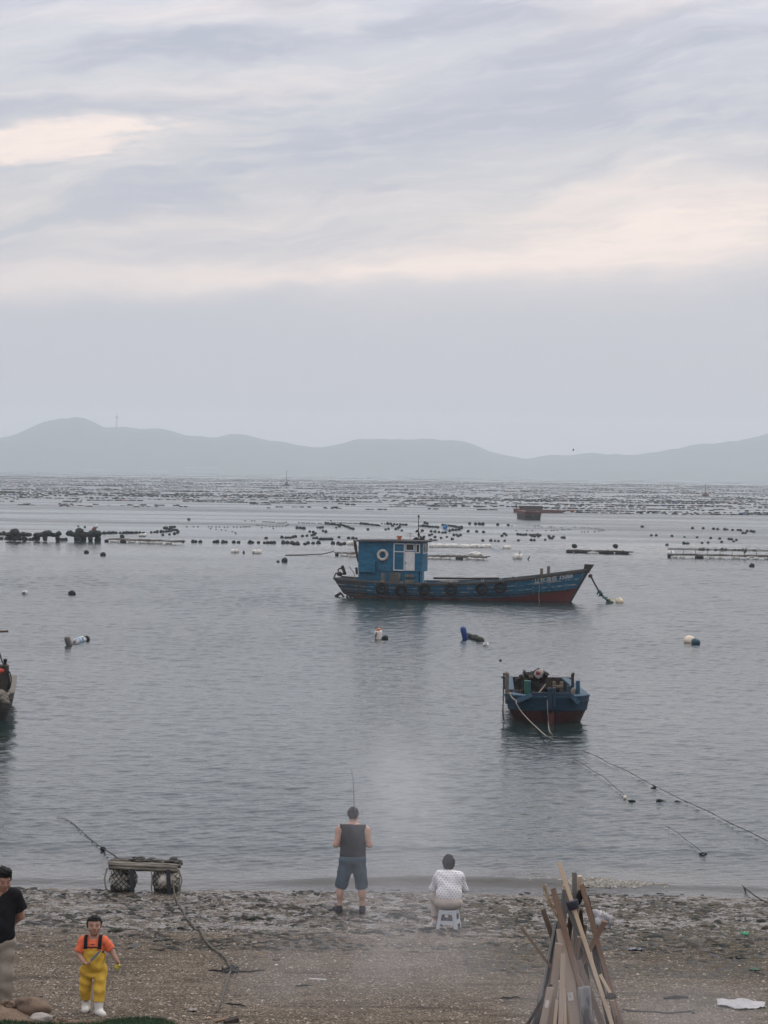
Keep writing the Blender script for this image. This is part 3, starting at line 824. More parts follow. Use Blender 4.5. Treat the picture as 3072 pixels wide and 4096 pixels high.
# white line hanging from the bow bollard
hp = [(lx(2157), hull_y(lx(2157), 1.4) - .05, lz(2157, 2298)), (lx(2159) + .05, hull_y(lx(2159), 1.3) - .10, lz(2160, 2310)), (lx(2156), hull_y(lx(2156), .8) - .06, lz(2156, 2350)), (lx(2153), hull_y(lx(2153), .3) - .08, lz(2154, 2390)), (lx(2157), hull_y(lx(2157), .1) - .15, -.05)]
o = MB().tube(hp, .022, 6).build('hanging_line', M_rope, None); o.matrix_world = boat_M
tag(o, 'thin pale line hanging from the bow bollards of the big blue boat into the water', 'rope')
# green mooring rope off the bow, with two floats at its end
def from_px(pts):         # pixels and distance -> points
    return [PD(a, b, d) for a, b, d in pts]
bowp = boat_M @ Vector((xs0 + .12, -.1, 1.62))
e1 = W(2455, 2413)
pts = [bowp.lerp(e1, t) + Vector((0, 0, -.35 * math.sin(PI * t))) for t in np.linspace(0, 1, 12)]
gr = MB().tube(pts, .05, 6)
gro = gr.build('mooring_rope', M_darkrope, None); tag(gro, 'rope with green tufts running from the big blue boat bow to two floats', 'rope')
tf = MB()
for k in range(26):
    t = rnd.uniform(.35, .85); i = int(t * 11); p = pts[i].lerp(pts[i + 1], t * 11 - i)
    d = Vector((rnd.uniform(-1, 1), rnd.uniform(-1, 1), rnd.uniform(-1, .6))).normalized()
    tf.tube([p, p + d * rnd.uniform(.07, .2), p + d * .2 + Vector((0, 0, -rnd.uniform(.02, .15)))], [.05, .04, .015], 5)
tf.build('tuft', M_greenrope, gro)

# ================================================================== SMALL BLUNT-BOWED BOATS
M_bilge = pm('darkened_planking', (.006, .006, .006), (.022, .019, .017), 6, rough=.9, bump=.5, spec=.15)  # hull inside coloured near-black to counter skylight on the flat deck
def blunt_boat(name, label, loc, rz, m_hull, m_cap, full=True):
    """origin at the foot of the stem; the hull runs away along +y"""
    t = thing(name, label, 'boat', loc, rz)
    def outline(w, bowd, y1, nseg=22):
        pts = []
        for k in range(nseg + 1):
            a = -1 + 2 * k / nseg; xx_ = w * math.copysign(abs(a) ** .85, a)
            pts.append((xx_, bowd * (abs(a) ** 2.1)))
        L_ = [(-w, bowd + (y1 - bowd) * q) for q in (1.0, .75, .5, .25)]
        L_ = [(x_ * (1 - .19 * (y_ / y1) ** 1.4), y_) for x_, y_ in L_]
        return L_ + pts + [(-x_, y_) for x_, y_ in L_[::-1]]
    def sheer(xx_, yy_, z, w, lift): return z + lift * (1 - min(1, abs(xx_) / w) ** 1.6) * max(0, 1 - yy_ / 1.2)
    lv = [(-.35, .86, .85, .25, .0), (-.02, 1.00, .86, .10, .0), (.34, 1.15, .86, .02, .06), (.36, 1.185, .82, 0, .06), (.60, 1.225, .86, -.03, .08), (.62, 1.245, .86, -.04, .08), (.77, 1.25, .88, -.06, .02)]
    v = []; f = []
    for z, w_, bd, y0, lift in lv:
        for xx_, yy_ in outline(w_, bd, 6.4): v.append((xx_, yy_ + y0, sheer(xx_, yy_, z, w_, lift)))
    npt = len(v) // len(lv)
    for i in range(len(lv) - 1):
        for k in range(npt - 1): f.append((i * npt + k, i * npt + k + 1, (i + 1) * npt + k + 1, (i + 1) * npt + k))
        f.append((i * npt + npt - 1, i * npt, (i + 1) * npt, (i + 1) * npt + npt - 1))
    h = np_mesh('hull', v, f, m_hull, t, True); h.data.set_sharp_from_angle(angle=R(35))
    # gunwale cap all round, sloping boards over the bow
    cv = []; cf = []; out = outline(1.27, .88, 6.45); inn = outline(.98, 1.05, 6.2)
    for (a, b), (c, d) in zip(out, inn):
        cv += [(a, b - .06, sheer(a, b, .775, 1.27, .03)), (a, b - .06, sheer(a, b, .815, 1.27, .03)), (c, d, .835), (c, d, .62)]
    for k in range(len(out) - 1):
        for q in range(4): cf.append((k * 4 + q, k * 4 + 4 + q, k * 4 + 4 + (q + 1) % 4, k * 4 + (q + 1) % 4))
    np_mesh('gunwale', cv, cf, m_cap, t)
    dkv = [(a * .97, b + .02, .33) for a, b in inn]
    np_mesh('deck', dkv, [tuple(range(len(dkv)))], M_bilge, t)
    bw = [(a * .995, b + .015, z) for z in (.32, .79) for a, b in inn]; k_ = len(inn)
    np_mesh('inner_planking', bw, [(i, i + 1, i + 1 + k_, i + k_) for i in range(k_ - 1)], M_bilge, t)
    return t
def small_hull_mat(name, blue, red, lim=.345):
    m, n = new_mat(name)
    co = n.coord(); x, y, z = n.sep(co)
    a = n.noise(n.scale(co, (1, 1, 4)), 3.0, 6, .65); b = n.noise(n.scale(co, (3, 3, 1), (3, 1, 2)), 6, 5, .7)
    c = n.ramp(a, [(.3, blue[0]), (.7, blue[1])])
    c = n.mix(b.sm(.60, .72) * .5, c, (.02, .03, .035))
    b2 = n.noise(n.scale(co, (2.5, 2.5, 7), (8, 3, 1)), 3, 6, .7)
    c = n.mix(b2.sm(.60, .68) * .6, c, (.13, .145, .15))
    r = n.ramp(b, [(.3, red[0]), (.7, red[1])])
    r = n.mix((1.0 - z.sm(.02, .14)) * .6, r, (.02, .018, .016))
    edge = x.f('ABSOLUTE') * -.05 + (lim + .055)
    n.bsdf(n.mix((edge - z).sm(-.008, .008), c, r), .5, n.bump(a, .3, .01), spec=.4)
    return m
M_sb = small_hull_mat('blue_red_small_hull', ((.004, .022, .044), (.009, .041, .071)), ((.026, .006, .007), (.050, .013, .013)))
M_sbcap = pm('skylit_worn_blue', (.009, .040, .074), (.022, .070, .115), 5, rough=.7, bump=.2, spots=((.20, .24, .27), 8, .6, .72))  # paler than the hull: light on upward faces put into colour, plus worn spots
M_sbdark = pm('deep_blue_board', (.005, .020, .042), (.009, .036, .064), 6, rough=.55, bump=.3)
SBY = 66.6
sbl = W(2196, 2897)
small = blunt_boat('wooden_boat', 'small blue open boat with a red bottom seen bow-on, its engine heaped with dark netting', sbl, R(-.5), M_sb, M_sbcap)
SM = Matrix.Translation(sbl) @ Matrix.Rotation(R(-.5), 4, 'Z'); SI = SM.inverted()
def sp(X, Y, back):                      # close-up pixel -> local point 'back' metres behind the stem
    p = PD(1960 + X * .2652, 2620 + Y * .2652, sbl.y + back); return SI @ p
tb = MB()
a, b = sp(622, 592, .35), sp(1215, 592, .35)
tb.box(((a.x + b.x) / 2, .03, .855), (b.x - a.x, .05, .17)); tb.build('bow_board', M_sbdark, small, bevel=.01)
for (Xa, Ya, Xb, Yb) in ((620, 605, 405, 700), (1215, 605, 1340, 735)):
    p, q = sp(Xa, Ya, .04), sp(Xb, Yb, .10)
    MB().bar(p, q, .14, .05, (0, -1, .5)).build('bow_board', M_sbcap, small, bevel=.01)
sp_ = MB(); sp_.box((.0, -.05, .78), (.11, .12, .62)); sp_.box((.14, -.03, .80), (.09, .10, .58)); sp_.build('stem_post', M_sbdark, small, bevel=.012)
MB().prism([(-.10, -.25), (.10, -.25), (.10, .40), (-.10, .40)], .16, Matrix.Translation((.05, .10, 0))).build('keel', pm('red_keel', (.05, .012, .013), (.10, .025, .025), 5), small, bevel=.02)
def post(X0, X1, Y0, Y1, back, mat, name='post', cap=0):
    p, q = sp((X0 + X1) / 2, Y1, back), sp((X0 + X1) / 2, Y0, back); wd = (X1 - X0) * .2652 * (sbl.y + back) / F
    mb = MB(); mb.bar((p.x, p.y, min(p.z, .5)), q, wd, wd)
    if cap: mb.blob(q, (wd * .65, wd * .65, wd * .8), int(X0), .2)
    return mb.build(name, mat, small, bevel=.008)
post(230, 284, 290, 640, .95, M_wood, cap=1); post(1226, 1268, 300, 620, 1.2, M_darkwood, cap=1)
post(1296, 1354, 388, 700, .9, M_sbcap); post(1156, 1214, 462, 600, .9, M_sbcap)
fr = MB()
for X in (970, 1078):
    p = sp(X, 402, 1.3); fr.box((p.x, p.y, (p.z + .5) / 2), (.095, .09, p.z - .5))
p, q = sp(945, 475, 1.25), sp(1103, 475, 1.25); fr.bar(p, q, .08, .06); fr.build('towing_frame', M_wood, small, bevel=.008)
M_green = pm('worn_green_paint', (.010, .075, .060), (.020, .13, .10), 5, rough=.5, spots=((.02, .08, .2), 3, .55, .6))
p = sp(566, 385, 1.6); MB().box((p.x, p.y, (p.z + .45) / 2), (.185, .2, p.z - .45)).build('fuel_box', M_green, small, bevel=.012)
p = sp(488, 330, 1.4); MB().tube([(p.x, p.y, .45), p], .022, 8).blob(p + Vector((-.03, 0, 0)), (.07, .06, .09), 4, .2).build('tiller_post', M_iron, small)
eng = MB()
for X, Y, rx_, rz__, k in ((730, 330, .33, .27, 1), (700, 470, .36, .34, 2), (590, 300, .20, .11, 3), (770, 300, .16, .15, 4), (520, 268, .06, .10, 5), (840, 290, .09, .09, 6), (660, 560, .34, .2, 7)):
    p = sp(X, Y, 2.4); eng.blob(p, (rx_ * .8, .3, rz__ * .8), k, .22, 18, 12, None, 4)
M_net = pm('black_netting', (.008, .008, .009), (.028, .026, .026), 22, rough=.9, bump=1.0, dist=.03)
eo = eng.build('engine_under_netting', M_net, small, True)
p = sp(745, 278, 2.05); MB().blob(p, (.135, .05, .135), 9, .2).build('rag', pm('dirty_white_cloth', (.30, .26, .24), (.50, .44, .42), 12, rough=.9), eo, True)
p = sp(720, 272, 1.99); MB().blob(p, (.06, .03, .06), 10, .25).build('rag', pm('faded_red_cloth', (.16, .03, .03), (.26, .07, .065), 12, rough=.9), eo, True)
p = sp(585, 325, 2.1); q = sp(650, 325, 2.1); MB().bar(p, q, .09, .1).build('crate_slat', M_wood, eo, bevel=.01)
p, q = sp(722, 590, .8), sp(835, 445, 2.0); MB().tube([p, q], .022, 6).build('boat_hook', M_wood, small)
fb = MB(); fb.box((0, 6.35, .60), (2.2, .09, .36)); fb.box((0, 6.36, .80), (2.3, .12, .06)); fb.build('stern_board', M_darkwood, small, bevel=.01)
p = sp(425, 540, 2.2); MB().box((p.x, p.y, .58), (.30, .35, .25)).build('fish_box', M_grey_rail, small, bevel=.02)
p = sp(450, 415, 5.0); MB().lathe([(.15, -.1), (.15, .12)], 16, Matrix.Translation(p) @ Matrix.Rotation(R(90), 4, 'X')).build('drum', M_black, small)
p, q = sp(900, 400, 5.2), sp(1010, 400, 5.2)
MB().tube([p + (q - p) * t + Vector((0, 0, .12 * math.sin(PI * t))) for t in np.linspace(0, 1, 9)], .02, 6).build('hoop', M_black, small)
nl = MB()
for k in range(9): nl.blob(sp(300 + k * 24 + rnd.uniform(-12, 12), 560 + rnd.uniform(-30, 20), 1.3 + .05 * k), (.10, .12, .09), 200 + k, .35, 10, 7)
nl.build('net_heap', M_net, small, True)
for X, Y in ((1130, 560), (700, 580)):
    p = sp(X, Y, 1.2); MB().tube([p + Vector((.13 * math.cos(a), .10 * math.sin(a), .012 * math.sin(3 * a))) for a in np.linspace(0, 2 * PI, 20, False)], .035, 7, True).build('hose_coil', M_black, small, True)
sg = MB()
for k in range(7): sg.blob(sp(1245 + rnd.uniform(-20, 40), 520 + k * 28, .75), (.06, .05, .07), k, .3, 9, 6)
sg.build('rope_coil', M_rope, small)
def rope(name, pts, r, mat, label, n=6, jit=0, group=None, cat='rope'):
    o = MB().tube(pts, r, n, False, jit).build(name, mat, None, True); return tag(o, label, cat, group)
def smooth_path(pts, k=5):
    pts = [Vector(p) for p in pts]; out = []
    for i in range(len(pts) - 1):
        p0, p1, p2, p3 = pts[max(i - 1, 0)], pts[i], pts[i + 1], pts[min(i + 2, len(pts) - 1)]
        for j in range(k):
            t = j / k; out.append(0.5 * (2 * p1 + (p2 - p0) * t + (2 * p0 - 5 * p1 + 4 * p2 - p3) * t * t + (3 * p1 - p0 - 3 * p2 + p3) * t ** 3))
    return out + [pts[-1]]
def sw(X, Y, back): return SM @ sp(X, Y, back)
rope('mooring_rope', smooth_path([sw(620, 588, .30), sw(520, 640, .25), sw(405, 690, .1), sw(402, 740, -.05), sw(470, 850, -.15), sw(590, 985, -.7), sw(700, 1090, -1.3), W(1960 + 840 * .2652, 2620 + 1215 * .2652, .16), W(1960 + 975 * .2652, 2620 + 1282 * .2652, -.04)]), .019, M_rope, 'pale rope slanting from the bow corner of the small blue boat down into the water')
rope('mooring_rope', smooth_path([sw(860, 600, .25), sw(865, 720, -.12), sw(872, 900, -.14), sw(882, 1050, -.2), W(1960 + 900 * .2652, 2620 + 1150 * .2652, .10), W(1960 + 955 * .2652, 2620 + 1225 * .2652, -.03)]), .016, M_rope, 'pale rope hanging straight down beside the stem of the small blue boat')
rope('mooring_rope', smooth_path([sw(300, 560, .7), sw(330, 640, .5), sw(400, 692, .1)]), .024, M_rope, 'doubled pale rope end looped over the bow corner of the small blue boat')
rope('chain', smooth_path([sw(205, 270, 1.0), sw(206, 500, .9), sw(200, 700, .6), sw(196, 860, .5), sw(206, 985, .5)]), .021, M_iron, 'dark weedy chain hanging down the side of the small blue boat', 6, .35, cat='chain')

# boat cut by the left edge ----------------------------------------------------
M_lb = small_hull_mat('bare_grey_hull', ((.034, .030, .025), (.09, .080, .066)), ((.020, .017, .014), (.042, .035, .030)), .25)
LBL = W(-128, 2893)
lbt = blunt_boat('wooden_boat', 'bare grey-brown wooden boat cut off by the left edge of the photo', LBL, R(6), M_lb, pm('grey_driftwood_cap', (.06, .053, .045), (.16, .14, .115), 6, rough=.8, bump=.5))
LM = Matrix.Translation(LBL) @ Matrix.Rotation(R(6), 4, 'Z'); LI = LM.inverted()
def lp(X, Y, back): return LI @ PD(X * .2652, 2480 + Y * .2652, LBL.y + back)
p = lp(80, 615, 1.0); q = lp(70, 1000, 1.0)
MB().tube([(q.x, q.y, .4), q, lp(72, 760, 1.0), p], [.07, .06, .055, .042], 10).blob(p, (.055, .055, .06), 2, .2).build('mooring_post', M_black, lbt, True)
MB().box(lp(20, 930, 1.0), (.42, .4, 1.0)).build('engine_box', M_iron, lbt, bevel=.04)
MB().blob(lp(10, 760, .9), (.16, .14, .11), 5, .15).build('bag', pm('orange_red_plastic', (.50, .06, .03), (.65, .10, .05), 5, rough=.5), lbt, True)
tq = MB()
for k in range(6): tq.blob(lp(20 + 14 * k, 1110 + 22 * k + rnd.uniform(-15, 15), .55 - .05 * k), (.13, .12, .10), 60 + k, .3)
tq.build('sacking', pm('grey_sacking', (.09, .08, .066), (.22, .20, .165), 12, rough=.95, bump=.8), lbt, True)
lo_ = MB(); pts = [lp(100, 750, .7), lp(150, 800, .6), lp(168, 900, .55), lp(150, 1010, .55), lp(125, 1055, .6)]
lo_.tube(smooth_path(pts), .02, 7); lo_.tube(smooth_path([lp(85, 740, .7), lp(125, 830, .6), lp(135, 960, .55), lp(112, 1050, .6)]), .035, 7); lo_.build('hose_loop', M_black, lbt, True)
MB().tube(smooth_path([lp(-10, 480, .8), lp(15, 570, .8), lp(40, 640, .8), lp(70, 720, .8)]), .02, 6, False, .3).build('shackle_line', M_iron, lbt)
p = lp(-600, 195, 1.0); q = lp(124, 170, 1.0); MB().tube([p, q], .032, 10).build('boom', pm('varnished_pole', (.05, .032, .02), (.10, .065, .04), 6, (.3, 1, 1)), lbt)
p = lp(-560, 200, 1.0); MB().tube([(p.x, p.y, .4), (p.x, p.y, p.z + .1)], .05, 10).build('mast', M_darkwood, lbt)
# ================================================================== FLOATS AND SEA FARM
M_float = pm('black_float_plastic', (.008, .010, .009), (.022, .025, .023), 6, rough=.75, spec=.25, bump=.3, spots=((.06, .065, .055), 5, .62, .75))
M_floatg = pm('green_float_plastic', (.012, .05, .035), (.03, .09, .06), 6, rough=.6)
M_foam = pm('dirty_white_foam', (.44, .43, .39), (.70, .68, .63), 4, rough=.85, bump=.6, spots=((.13, .11, .075), 3.5, .54, .68))
M_bamboo = pm('weathered_bamboo', (.10, .088, .068), (.25, .225, .185), 8, (.4, 2, 2), .75, .4, spots=((.04, .036, .03), 4, .58, .7))
M_bluep = pm('blue_drum_plastic', (.010, .030, .15), (.016, .05, .22), 4, rough=.45, bump=.1)
def ball(r, seed, flat=1.0, name='float', mat=None, neck=True):
    mb = MB(); mb.blob((0, 0, 0), (r, r, r * flat), seed, .06, 14, 9)
    if neck: mb.lathe([(r * .28, r * .85 * flat), (r * .24, r * 1.08 * flat), (r * .10, r * 1.12 * flat)], 8)
    return mb
protos = []
for k in range(4):
    o = ball(1.0, 40 + k, (.86, .95, .8, 1.05)[k]).build('float', M_float, None, True); protos.append(o)
def row_float(px, py, r, label, group, mat=None):
    o = protos[rnd.randrange(4)].copy(); C.objects.link(o)
    o.name = 'float'
    p = W(px, py); s = r * 1.48 * p.y / F
    o.location = (p.x, p.y + s * .5, s * .36); o.scale = (s * rnd.uniform(.95, 1.15), s, s * rnd.uniform(.9, 1.08))
    o.rotation_euler = (rnd.uniform(-.5, .5), rnd.uniform(-.5, .5), rnd.uniform(0, 6))
    if mat is not None:
        o.data = o.data.copy(); o.data.materials[0] = mat
    return tag(o, label, 'float', group)
K4 = 1024 / 1659
def c4(a): return [(x * K4, 1840 + y * K4) for x, y in a]
def c5(a): return [(1024 + x * K4, 1840 + y * K4) for x, y in a]
def c6(a): return [(2048 + x * K4, 1840 + y * K4) for x, y in a]
def run(x0, y0, x1, y1, k): return [(x0 + (x1 - x0) * i / (k - 1) + rnd.uniform(-2, 2), y0 + (y1 - y0) * i / (k - 1) + rnd.uniform(-1, 1)) for i in range(k)]
ROWS = [
 ('black float in the low row between the long left raft and the blue wheelhouse', 'row of floats left of the wheelhouse', 5.6,
  c4([(1185, 533), (1250, 534), (1268, 534), (1298, 535), (1388, 536), (1407, 536), (1445, 537), (1465, 537), (1515, 538), (1545, 539), (1620, 540), (1635, 540)]) +
  c5([(15, 540), (55, 541), (75, 541), (98, 541), (118, 541), (177, 541), (203, 541), (233, 542), (248, 549), (268, 543), (272, 550), (317, 550), (337, 543), (370, 544), (404, 544), (498, 545), (533, 545), (548, 553), (572, 548)])),
 ('black float in the row running right from the heap of dark netting', 'row of floats right of the netting heap', 4.8,
  c4([(675, 479), (698, 477), (715, 477), (733, 476), (752, 476), (778, 477), (800, 477), (818, 477), (835, 476), (852, 476), (868, 476), (885, 475), (906, 475), (928, 477)])),
 ('black float in the bent string above the long left raft', 'bent string of floats above the long raft', 4.2,
  c4([(980, 473), (1000, 471), (1018, 470), (1045, 470), (1062, 468), (1080, 467), (1095, 465), (1108, 462), (1120, 457), (1112, 452), (1098, 450), (1078, 448), (1065, 444), (1080, 440), (1102, 439), (1118, 437), (1132, 436), (1130, 457), (1145, 459), (1155, 466), (1150, 475), (1130, 482), (1098, 486), (1055, 490)])),
 ('black float in the slack upper string left of the mast, far side of the rows', 'slack upper string left of the mast', 3.9,
  c4([(1210, 434), (1255, 434), (1282, 434), (1352, 434), (1372, 434), (1400, 435), (1422, 435), (1455, 436), (1475, 436), (1515, 435), (1535, 435), (1560, 436), (1578, 434), (1592, 434), (1606, 433), (1618, 434), (1365, 446), (1400, 450), (1435, 454), (1462, 458), (1505, 466), (1525, 472), (1528, 480), (1590, 395), (1632, 396), (1650, 396)])),
 ('black float in the crowded loop at the left end of the middle rows', 'crowded loop of floats', 3.9,
  c5([(45, 402), (60, 402), (75, 403), (90, 403), (105, 405), (118, 405), (138, 410), (152, 410), (166, 410), (180, 409), (195, 405), (210, 417), (205, 425), (192, 430), (172, 432), (152, 431), (132, 433), (110, 432), (90, 432), (64, 429), (40, 425), (20, 425), (5, 425), (112, 445), (38, 440)])),
 ('black float in the scattered middle strings behind the wheelhouse roof', 'middle strings behind the wheelhouse roof', 4.0,
  c5([(265, 442), (285, 443), (300, 445), (313, 446), (400, 440), (415, 441), (430, 440)] + run(280, 408, 380, 411, 7) + run(405, 411, 455, 418, 4) + run(450, 405, 512, 408, 4) + [(485, 395)] + run(530, 408, 660, 413, 11) + run(470, 418, 560, 427, 8) + run(575, 431, 630, 450, 7) + [(520, 441), (540, 435)] + run(680, 416, 800, 428, 9)
     + run(815, 414, 975, 424, 9) + [(840, 452), (858, 448), (905, 450), (920, 445), (930, 438), (885, 431), (725, 453), (945, 460)])),
 ('black float in the short strings above the low row, left of the wheelhouse', 'short strings above the low row', 4.6,
  c5([(348, 468), (372, 472), (385, 479), (376, 488), (362, 493), (330, 495), (300, 498), (65, 512), (168, 507), (195, 509), (209, 508), (223, 509), (240, 505), (255, 502), (434, 463), (453, 470), (374, 511), (393, 511), (538, 505), (600, 512), (627, 513), (650, 514)])),
 ('black float in the strings just right of the wheelhouse mast', 'strings right of the mast', 4.2,
  c5([(1095, 410), (1110, 415)] + run(1065, 432, 1180, 440, 8) + run(1210, 425, 1262, 432, 4) + run(1272, 434, 1330, 441, 5) + [(1332, 447), (1314, 453), (1295, 456), (1275, 456), (1255, 462), (1078, 462), (1135, 466), (1160, 469), (1187, 472), (1210, 475), (1228, 474), (1282, 490), (1300, 487), (1325, 490), (1310, 497), (1237, 503), (1272, 517), (1160, 504), (1140, 486), (1125, 492), (1066, 503), (1088, 504), (1200, 510)])),
 ('black float in the open rows above the boat between wheelhouse and bow', 'open rows above the deck of the big boat', 4.3,
  c5([(1375, 466), (1430, 467), (1475, 471), (1385, 415), (1423, 417), (1447, 418), (1470, 419), (1567, 422), (1635, 425), (1610, 482), (1622, 490), (1595, 496), (1470, 527), (1522, 528), (1550, 528), (1572, 529), (1612, 528)])
  + c6([(38, 486), (57, 488), (73, 489), (91, 488), (117, 489), (140, 492), (155, 490), (168, 490), (182, 492), (172, 500), (148, 498), (130, 495), (240, 498), (270, 500), (247, 511), (260, 513), (325, 507), (338, 508), (215, 521), (125, 524), (145, 524), (42, 526)])),
 ('black float in the thin upper row right of the bow, below the rust barge', 'thin row below the rust barge', 3.8,
  c6([(0, 428), (147, 434), (170, 428), (192, 436), (245, 440), (257, 433), (275, 441), (322, 440), (408, 438), (452, 441), (470, 442), (495, 442), (515, 445), (540, 447), (555, 449), (570, 450), (585, 453), (597, 457), (580, 461), (563, 462), (535, 466), (27, 459), (98, 459), (130, 458), (220, 458), (257, 458), (273, 457), (294, 457), (325, 453), (340, 454), (364, 452), (378, 452), (452, 467), (470, 467), (492, 467)])),
 ('black float in the sparse upper row at far right above the right-hand raft', 'sparse upper row at the far right', 4.2,
  c6([(1170, 446), (1240, 447), (1307, 451), (1333, 453), (1380, 455), (1396, 455), (1430, 458), (1465, 458), (1482, 461), (1525, 465), (1550, 466), (1567, 470), (1515, 477), (1497, 477), (845, 437)])),
 ('black float in the sparse middle rows between the two right-hand rafts', 'sparse middle rows at the right', 4.4,
  c6([(903, 493), (935, 493), (1037, 497), (1200, 505), (1288, 510), (1347, 514), (1408, 517), (1422, 519), (1455, 523), (1437, 532), (1115, 545), (1232, 542), (1272, 541), (1360, 538)])),
 ('black float in the row right behind the raft at the right edge', 'row behind the right-hand raft', 5.2,
  c6([(1220, 586), (1240, 586), (1268, 587), (1321, 588), (1365, 588), (1387, 588), (1445, 589), (1472, 591), (1497, 591), (1569, 593)])),
 ('black float at the waterline under the heap of dark netting', 'floats under the netting heap', 5.8,
  [(a * .2652, 2040 + b * .2652) for a, b in [(0, 376), (55, 374), (18, 444), (90, 444), (135, 452), (180, 452), (215, 455), (265, 452), (300, 455), (350, 455), (385, 455), (452, 458), (505, 455), (565, 458), (680, 460), (870, 460), (930, 460), (990, 460), (1150, 462), (1210, 462), (1265, 460), (1360, 462), (1450, 465), (1495, 462), (1570, 362)]]),
]
FAR_EXTRA = []
allf = [(px, py, r, lab, grp) for lab, grp, r, pts in ROWS for px, py in pts]
allf.sort(key=lambda q: -q[2] * 1000 - q[1])
for i, (px, py, r, lab, grp) in enumerate(allf):
    if i < 285: row_float(px, py, r * rnd.uniform(.85, 1.15), lab, grp)
    else: FAR_EXTRA.append((px, py, r))
# single floats, each with its own look
for px, py, r, lab, mt in [
  (345, 2213, 7.2, 'lone black float below the netting heap, upper of two', None), (412, 2223, 8.0, 'lone black float below the netting heap, lower of two', None),
  (1138, 2248, 8.2, 'lone black float in open water left of the blue boat stern', None), (3008, 2268, 7.8, 'lone black float in open water below the right-hand raft', None),
  (488, 2150, 6, 'lone black float just above the long left raft', None), (755, 2080, 4.5, 'small dark float alone above the rows at left', None),
  (287, 2380, 10, 'black float alone on the ruffled water, left of the blue boat', None), (2090, 2073, 4.2, 'small dark float beside the rust barge', None),
  (2738, 2150, 3.6, 'small bright green float in the sparse right-hand rows', M_floatg), (2751, 2177, 5.2, 'dark green float in the sparse right-hand rows', M_floatg),
  (2002, 2645, 4.0, 'tiny dark float behind the left corner of the small blue boat', None),
  (2440, 2412, 9, 'dull yellow float at the end of the green mooring rope, left one', pm('dull_yellow_float', (.30, .24, .12), (.46, .38, .2), 5, rough=.6)),
  (2478, 2412, 11, 'pale cream float at the end of the green mooring rope, right one', pm('pale_cream_float', (.46, .40, .27), (.62, .55, .40), 5, rough=.6))]:
    row_float(px, py, r, lab, None, mt)
for o in protos: bpy.data.objects.remove(o)

def lump(name, px, py, rx, ry, rz, mat, label, cat='float', seed=1, amp=.08, rot=(0, 0, 0), zc=.50, nose=False, group=None):
    """a float given by its size in pixels of the photograph"""
    p = W(px, py); k = p.y / F
    M_ = Matrix.Rotation(rot[2], 3, 'Z') @ Matrix.Rotation(rot[1], 3, 'Y') @ Matrix.Rotation(rot[0], 3, 'X')
    mb = MB().blob((0, 0, 0), (rx * k, ry * k, rz * k), seed, amp, 18, 12, M_)
    o = mb.build(name, mat, None, True); o.location = (p.x, p.y, rz * k * zc)
    return tag(o, label, cat, group)
M_cream = pm('cream_float', (.62, .52, .40), (.76, .66, .53), 3, rough=.6)
M_teal = pm('dark_teal_float', (.012, .045, .07), (.02, .07, .10), 3, rough=.5)
M_greyf = pm('grey_white_float', (.48, .48, .48), (.70, .70, .69), 4, rough=.7, spots=((.06, .06, .06), 3, .56, .66))
M_skyf = pm('light_blue_float', (.18, .30, .44), (.42, .54, .64), 3, rough=.6, spots=((.04, .05, .06), 2.5, .55, .65))
M_brownf = pm('brown_grey_float', (.10, .085, .075), (.19, .165, .15), 3, rough=.7, spots=((.02, .02, .02), 3, .58, .68))
M_mossf = pm('mossy_dark_float', (.018, .022, .018), (.05, .055, .042), 6, rough=.85, bump=.6)
lump('float', 100, 2378, 12, 11, 11, M_greyf, 'black and white float alone at the left edge of the ruffled water', seed=2)
lump('float', 2758, 2572, 23, 20, 20, M_cream, 'cream float with an orange tinge, beside the dark teal float', seed=3, amp=.04)
lump('float', 2783, 2578, 19, 17, 17, M_teal, 'dark teal float nestled against the cream float', seed=4, amp=.04, rot=(0, .4, .2))
# blue drum and its dark floats
def upright(name, px, py, wpx, hpx, lean, mat, label, cat='float', prof=None, dy=0):
    p = W(px, py); k = p.y / F; r = wpx * k / 2; h = hpx * k
    pr = prof or [(r * .85, -.3 * h), (r, -.25 * h), (r, .80 * h), (r * .86, .92 * h), (r * .5, .99 * h), (r * .2, h)]
    o = MB().lathe(pr, 18).build(name, mat, None, True, auto=50); o.location = p + Vector((0, dy, 0)); o.rotation_euler = (0.1, R(lean), 0)
    return tag(o, label, cat)
upright('drum', 1862, 2556, 24, 52, -14, M_bluep, 'blue plastic drum sticking up out of the water at the end of three mossy floats', 'drum')
for px, py, rx_, s in ((1878, 2557, 17, 21), (1902, 2564, 21, 22), (1921, 2572, 19, 23)):
    lump('float', px, py - 4, rx_, 15, 14, M_mossf, ['mossy dark float touching the foot of the blue drum', 'mossy dark float in the middle of the string right of the blue drum', 'mossy dark float next to the small white float'][s - 21], seed=s, rot=(0, .25, 0))
lump('float', 1944, 2586, 13, 12, 11, M_greyf, 'small white float at the right end of the blue drum string', seed=9)
# bucket float and black float
bk = upright('bucket_float', 1515, 2556, 31, 36, -3, pm('grimy_white_bucket', (.50, .44, .40), (.70, .63, .58), 4, rough=.6, spots=((.02, .025, .02), 4, .56, .66)), 'grimy white bucket float with an orange top, below the stern of the blue boat')
k = W(1515, 2556).y / F
MB().blob((0, 0, 38 * k), (10 * k, 10 * k, 6 * k), 5, .15).build('cap', M_orange, bk, True)
lump('float', 1540, 2560, 14, 13, 13, M_float, 'black float nestled against the grimy white bucket float', seed=12)
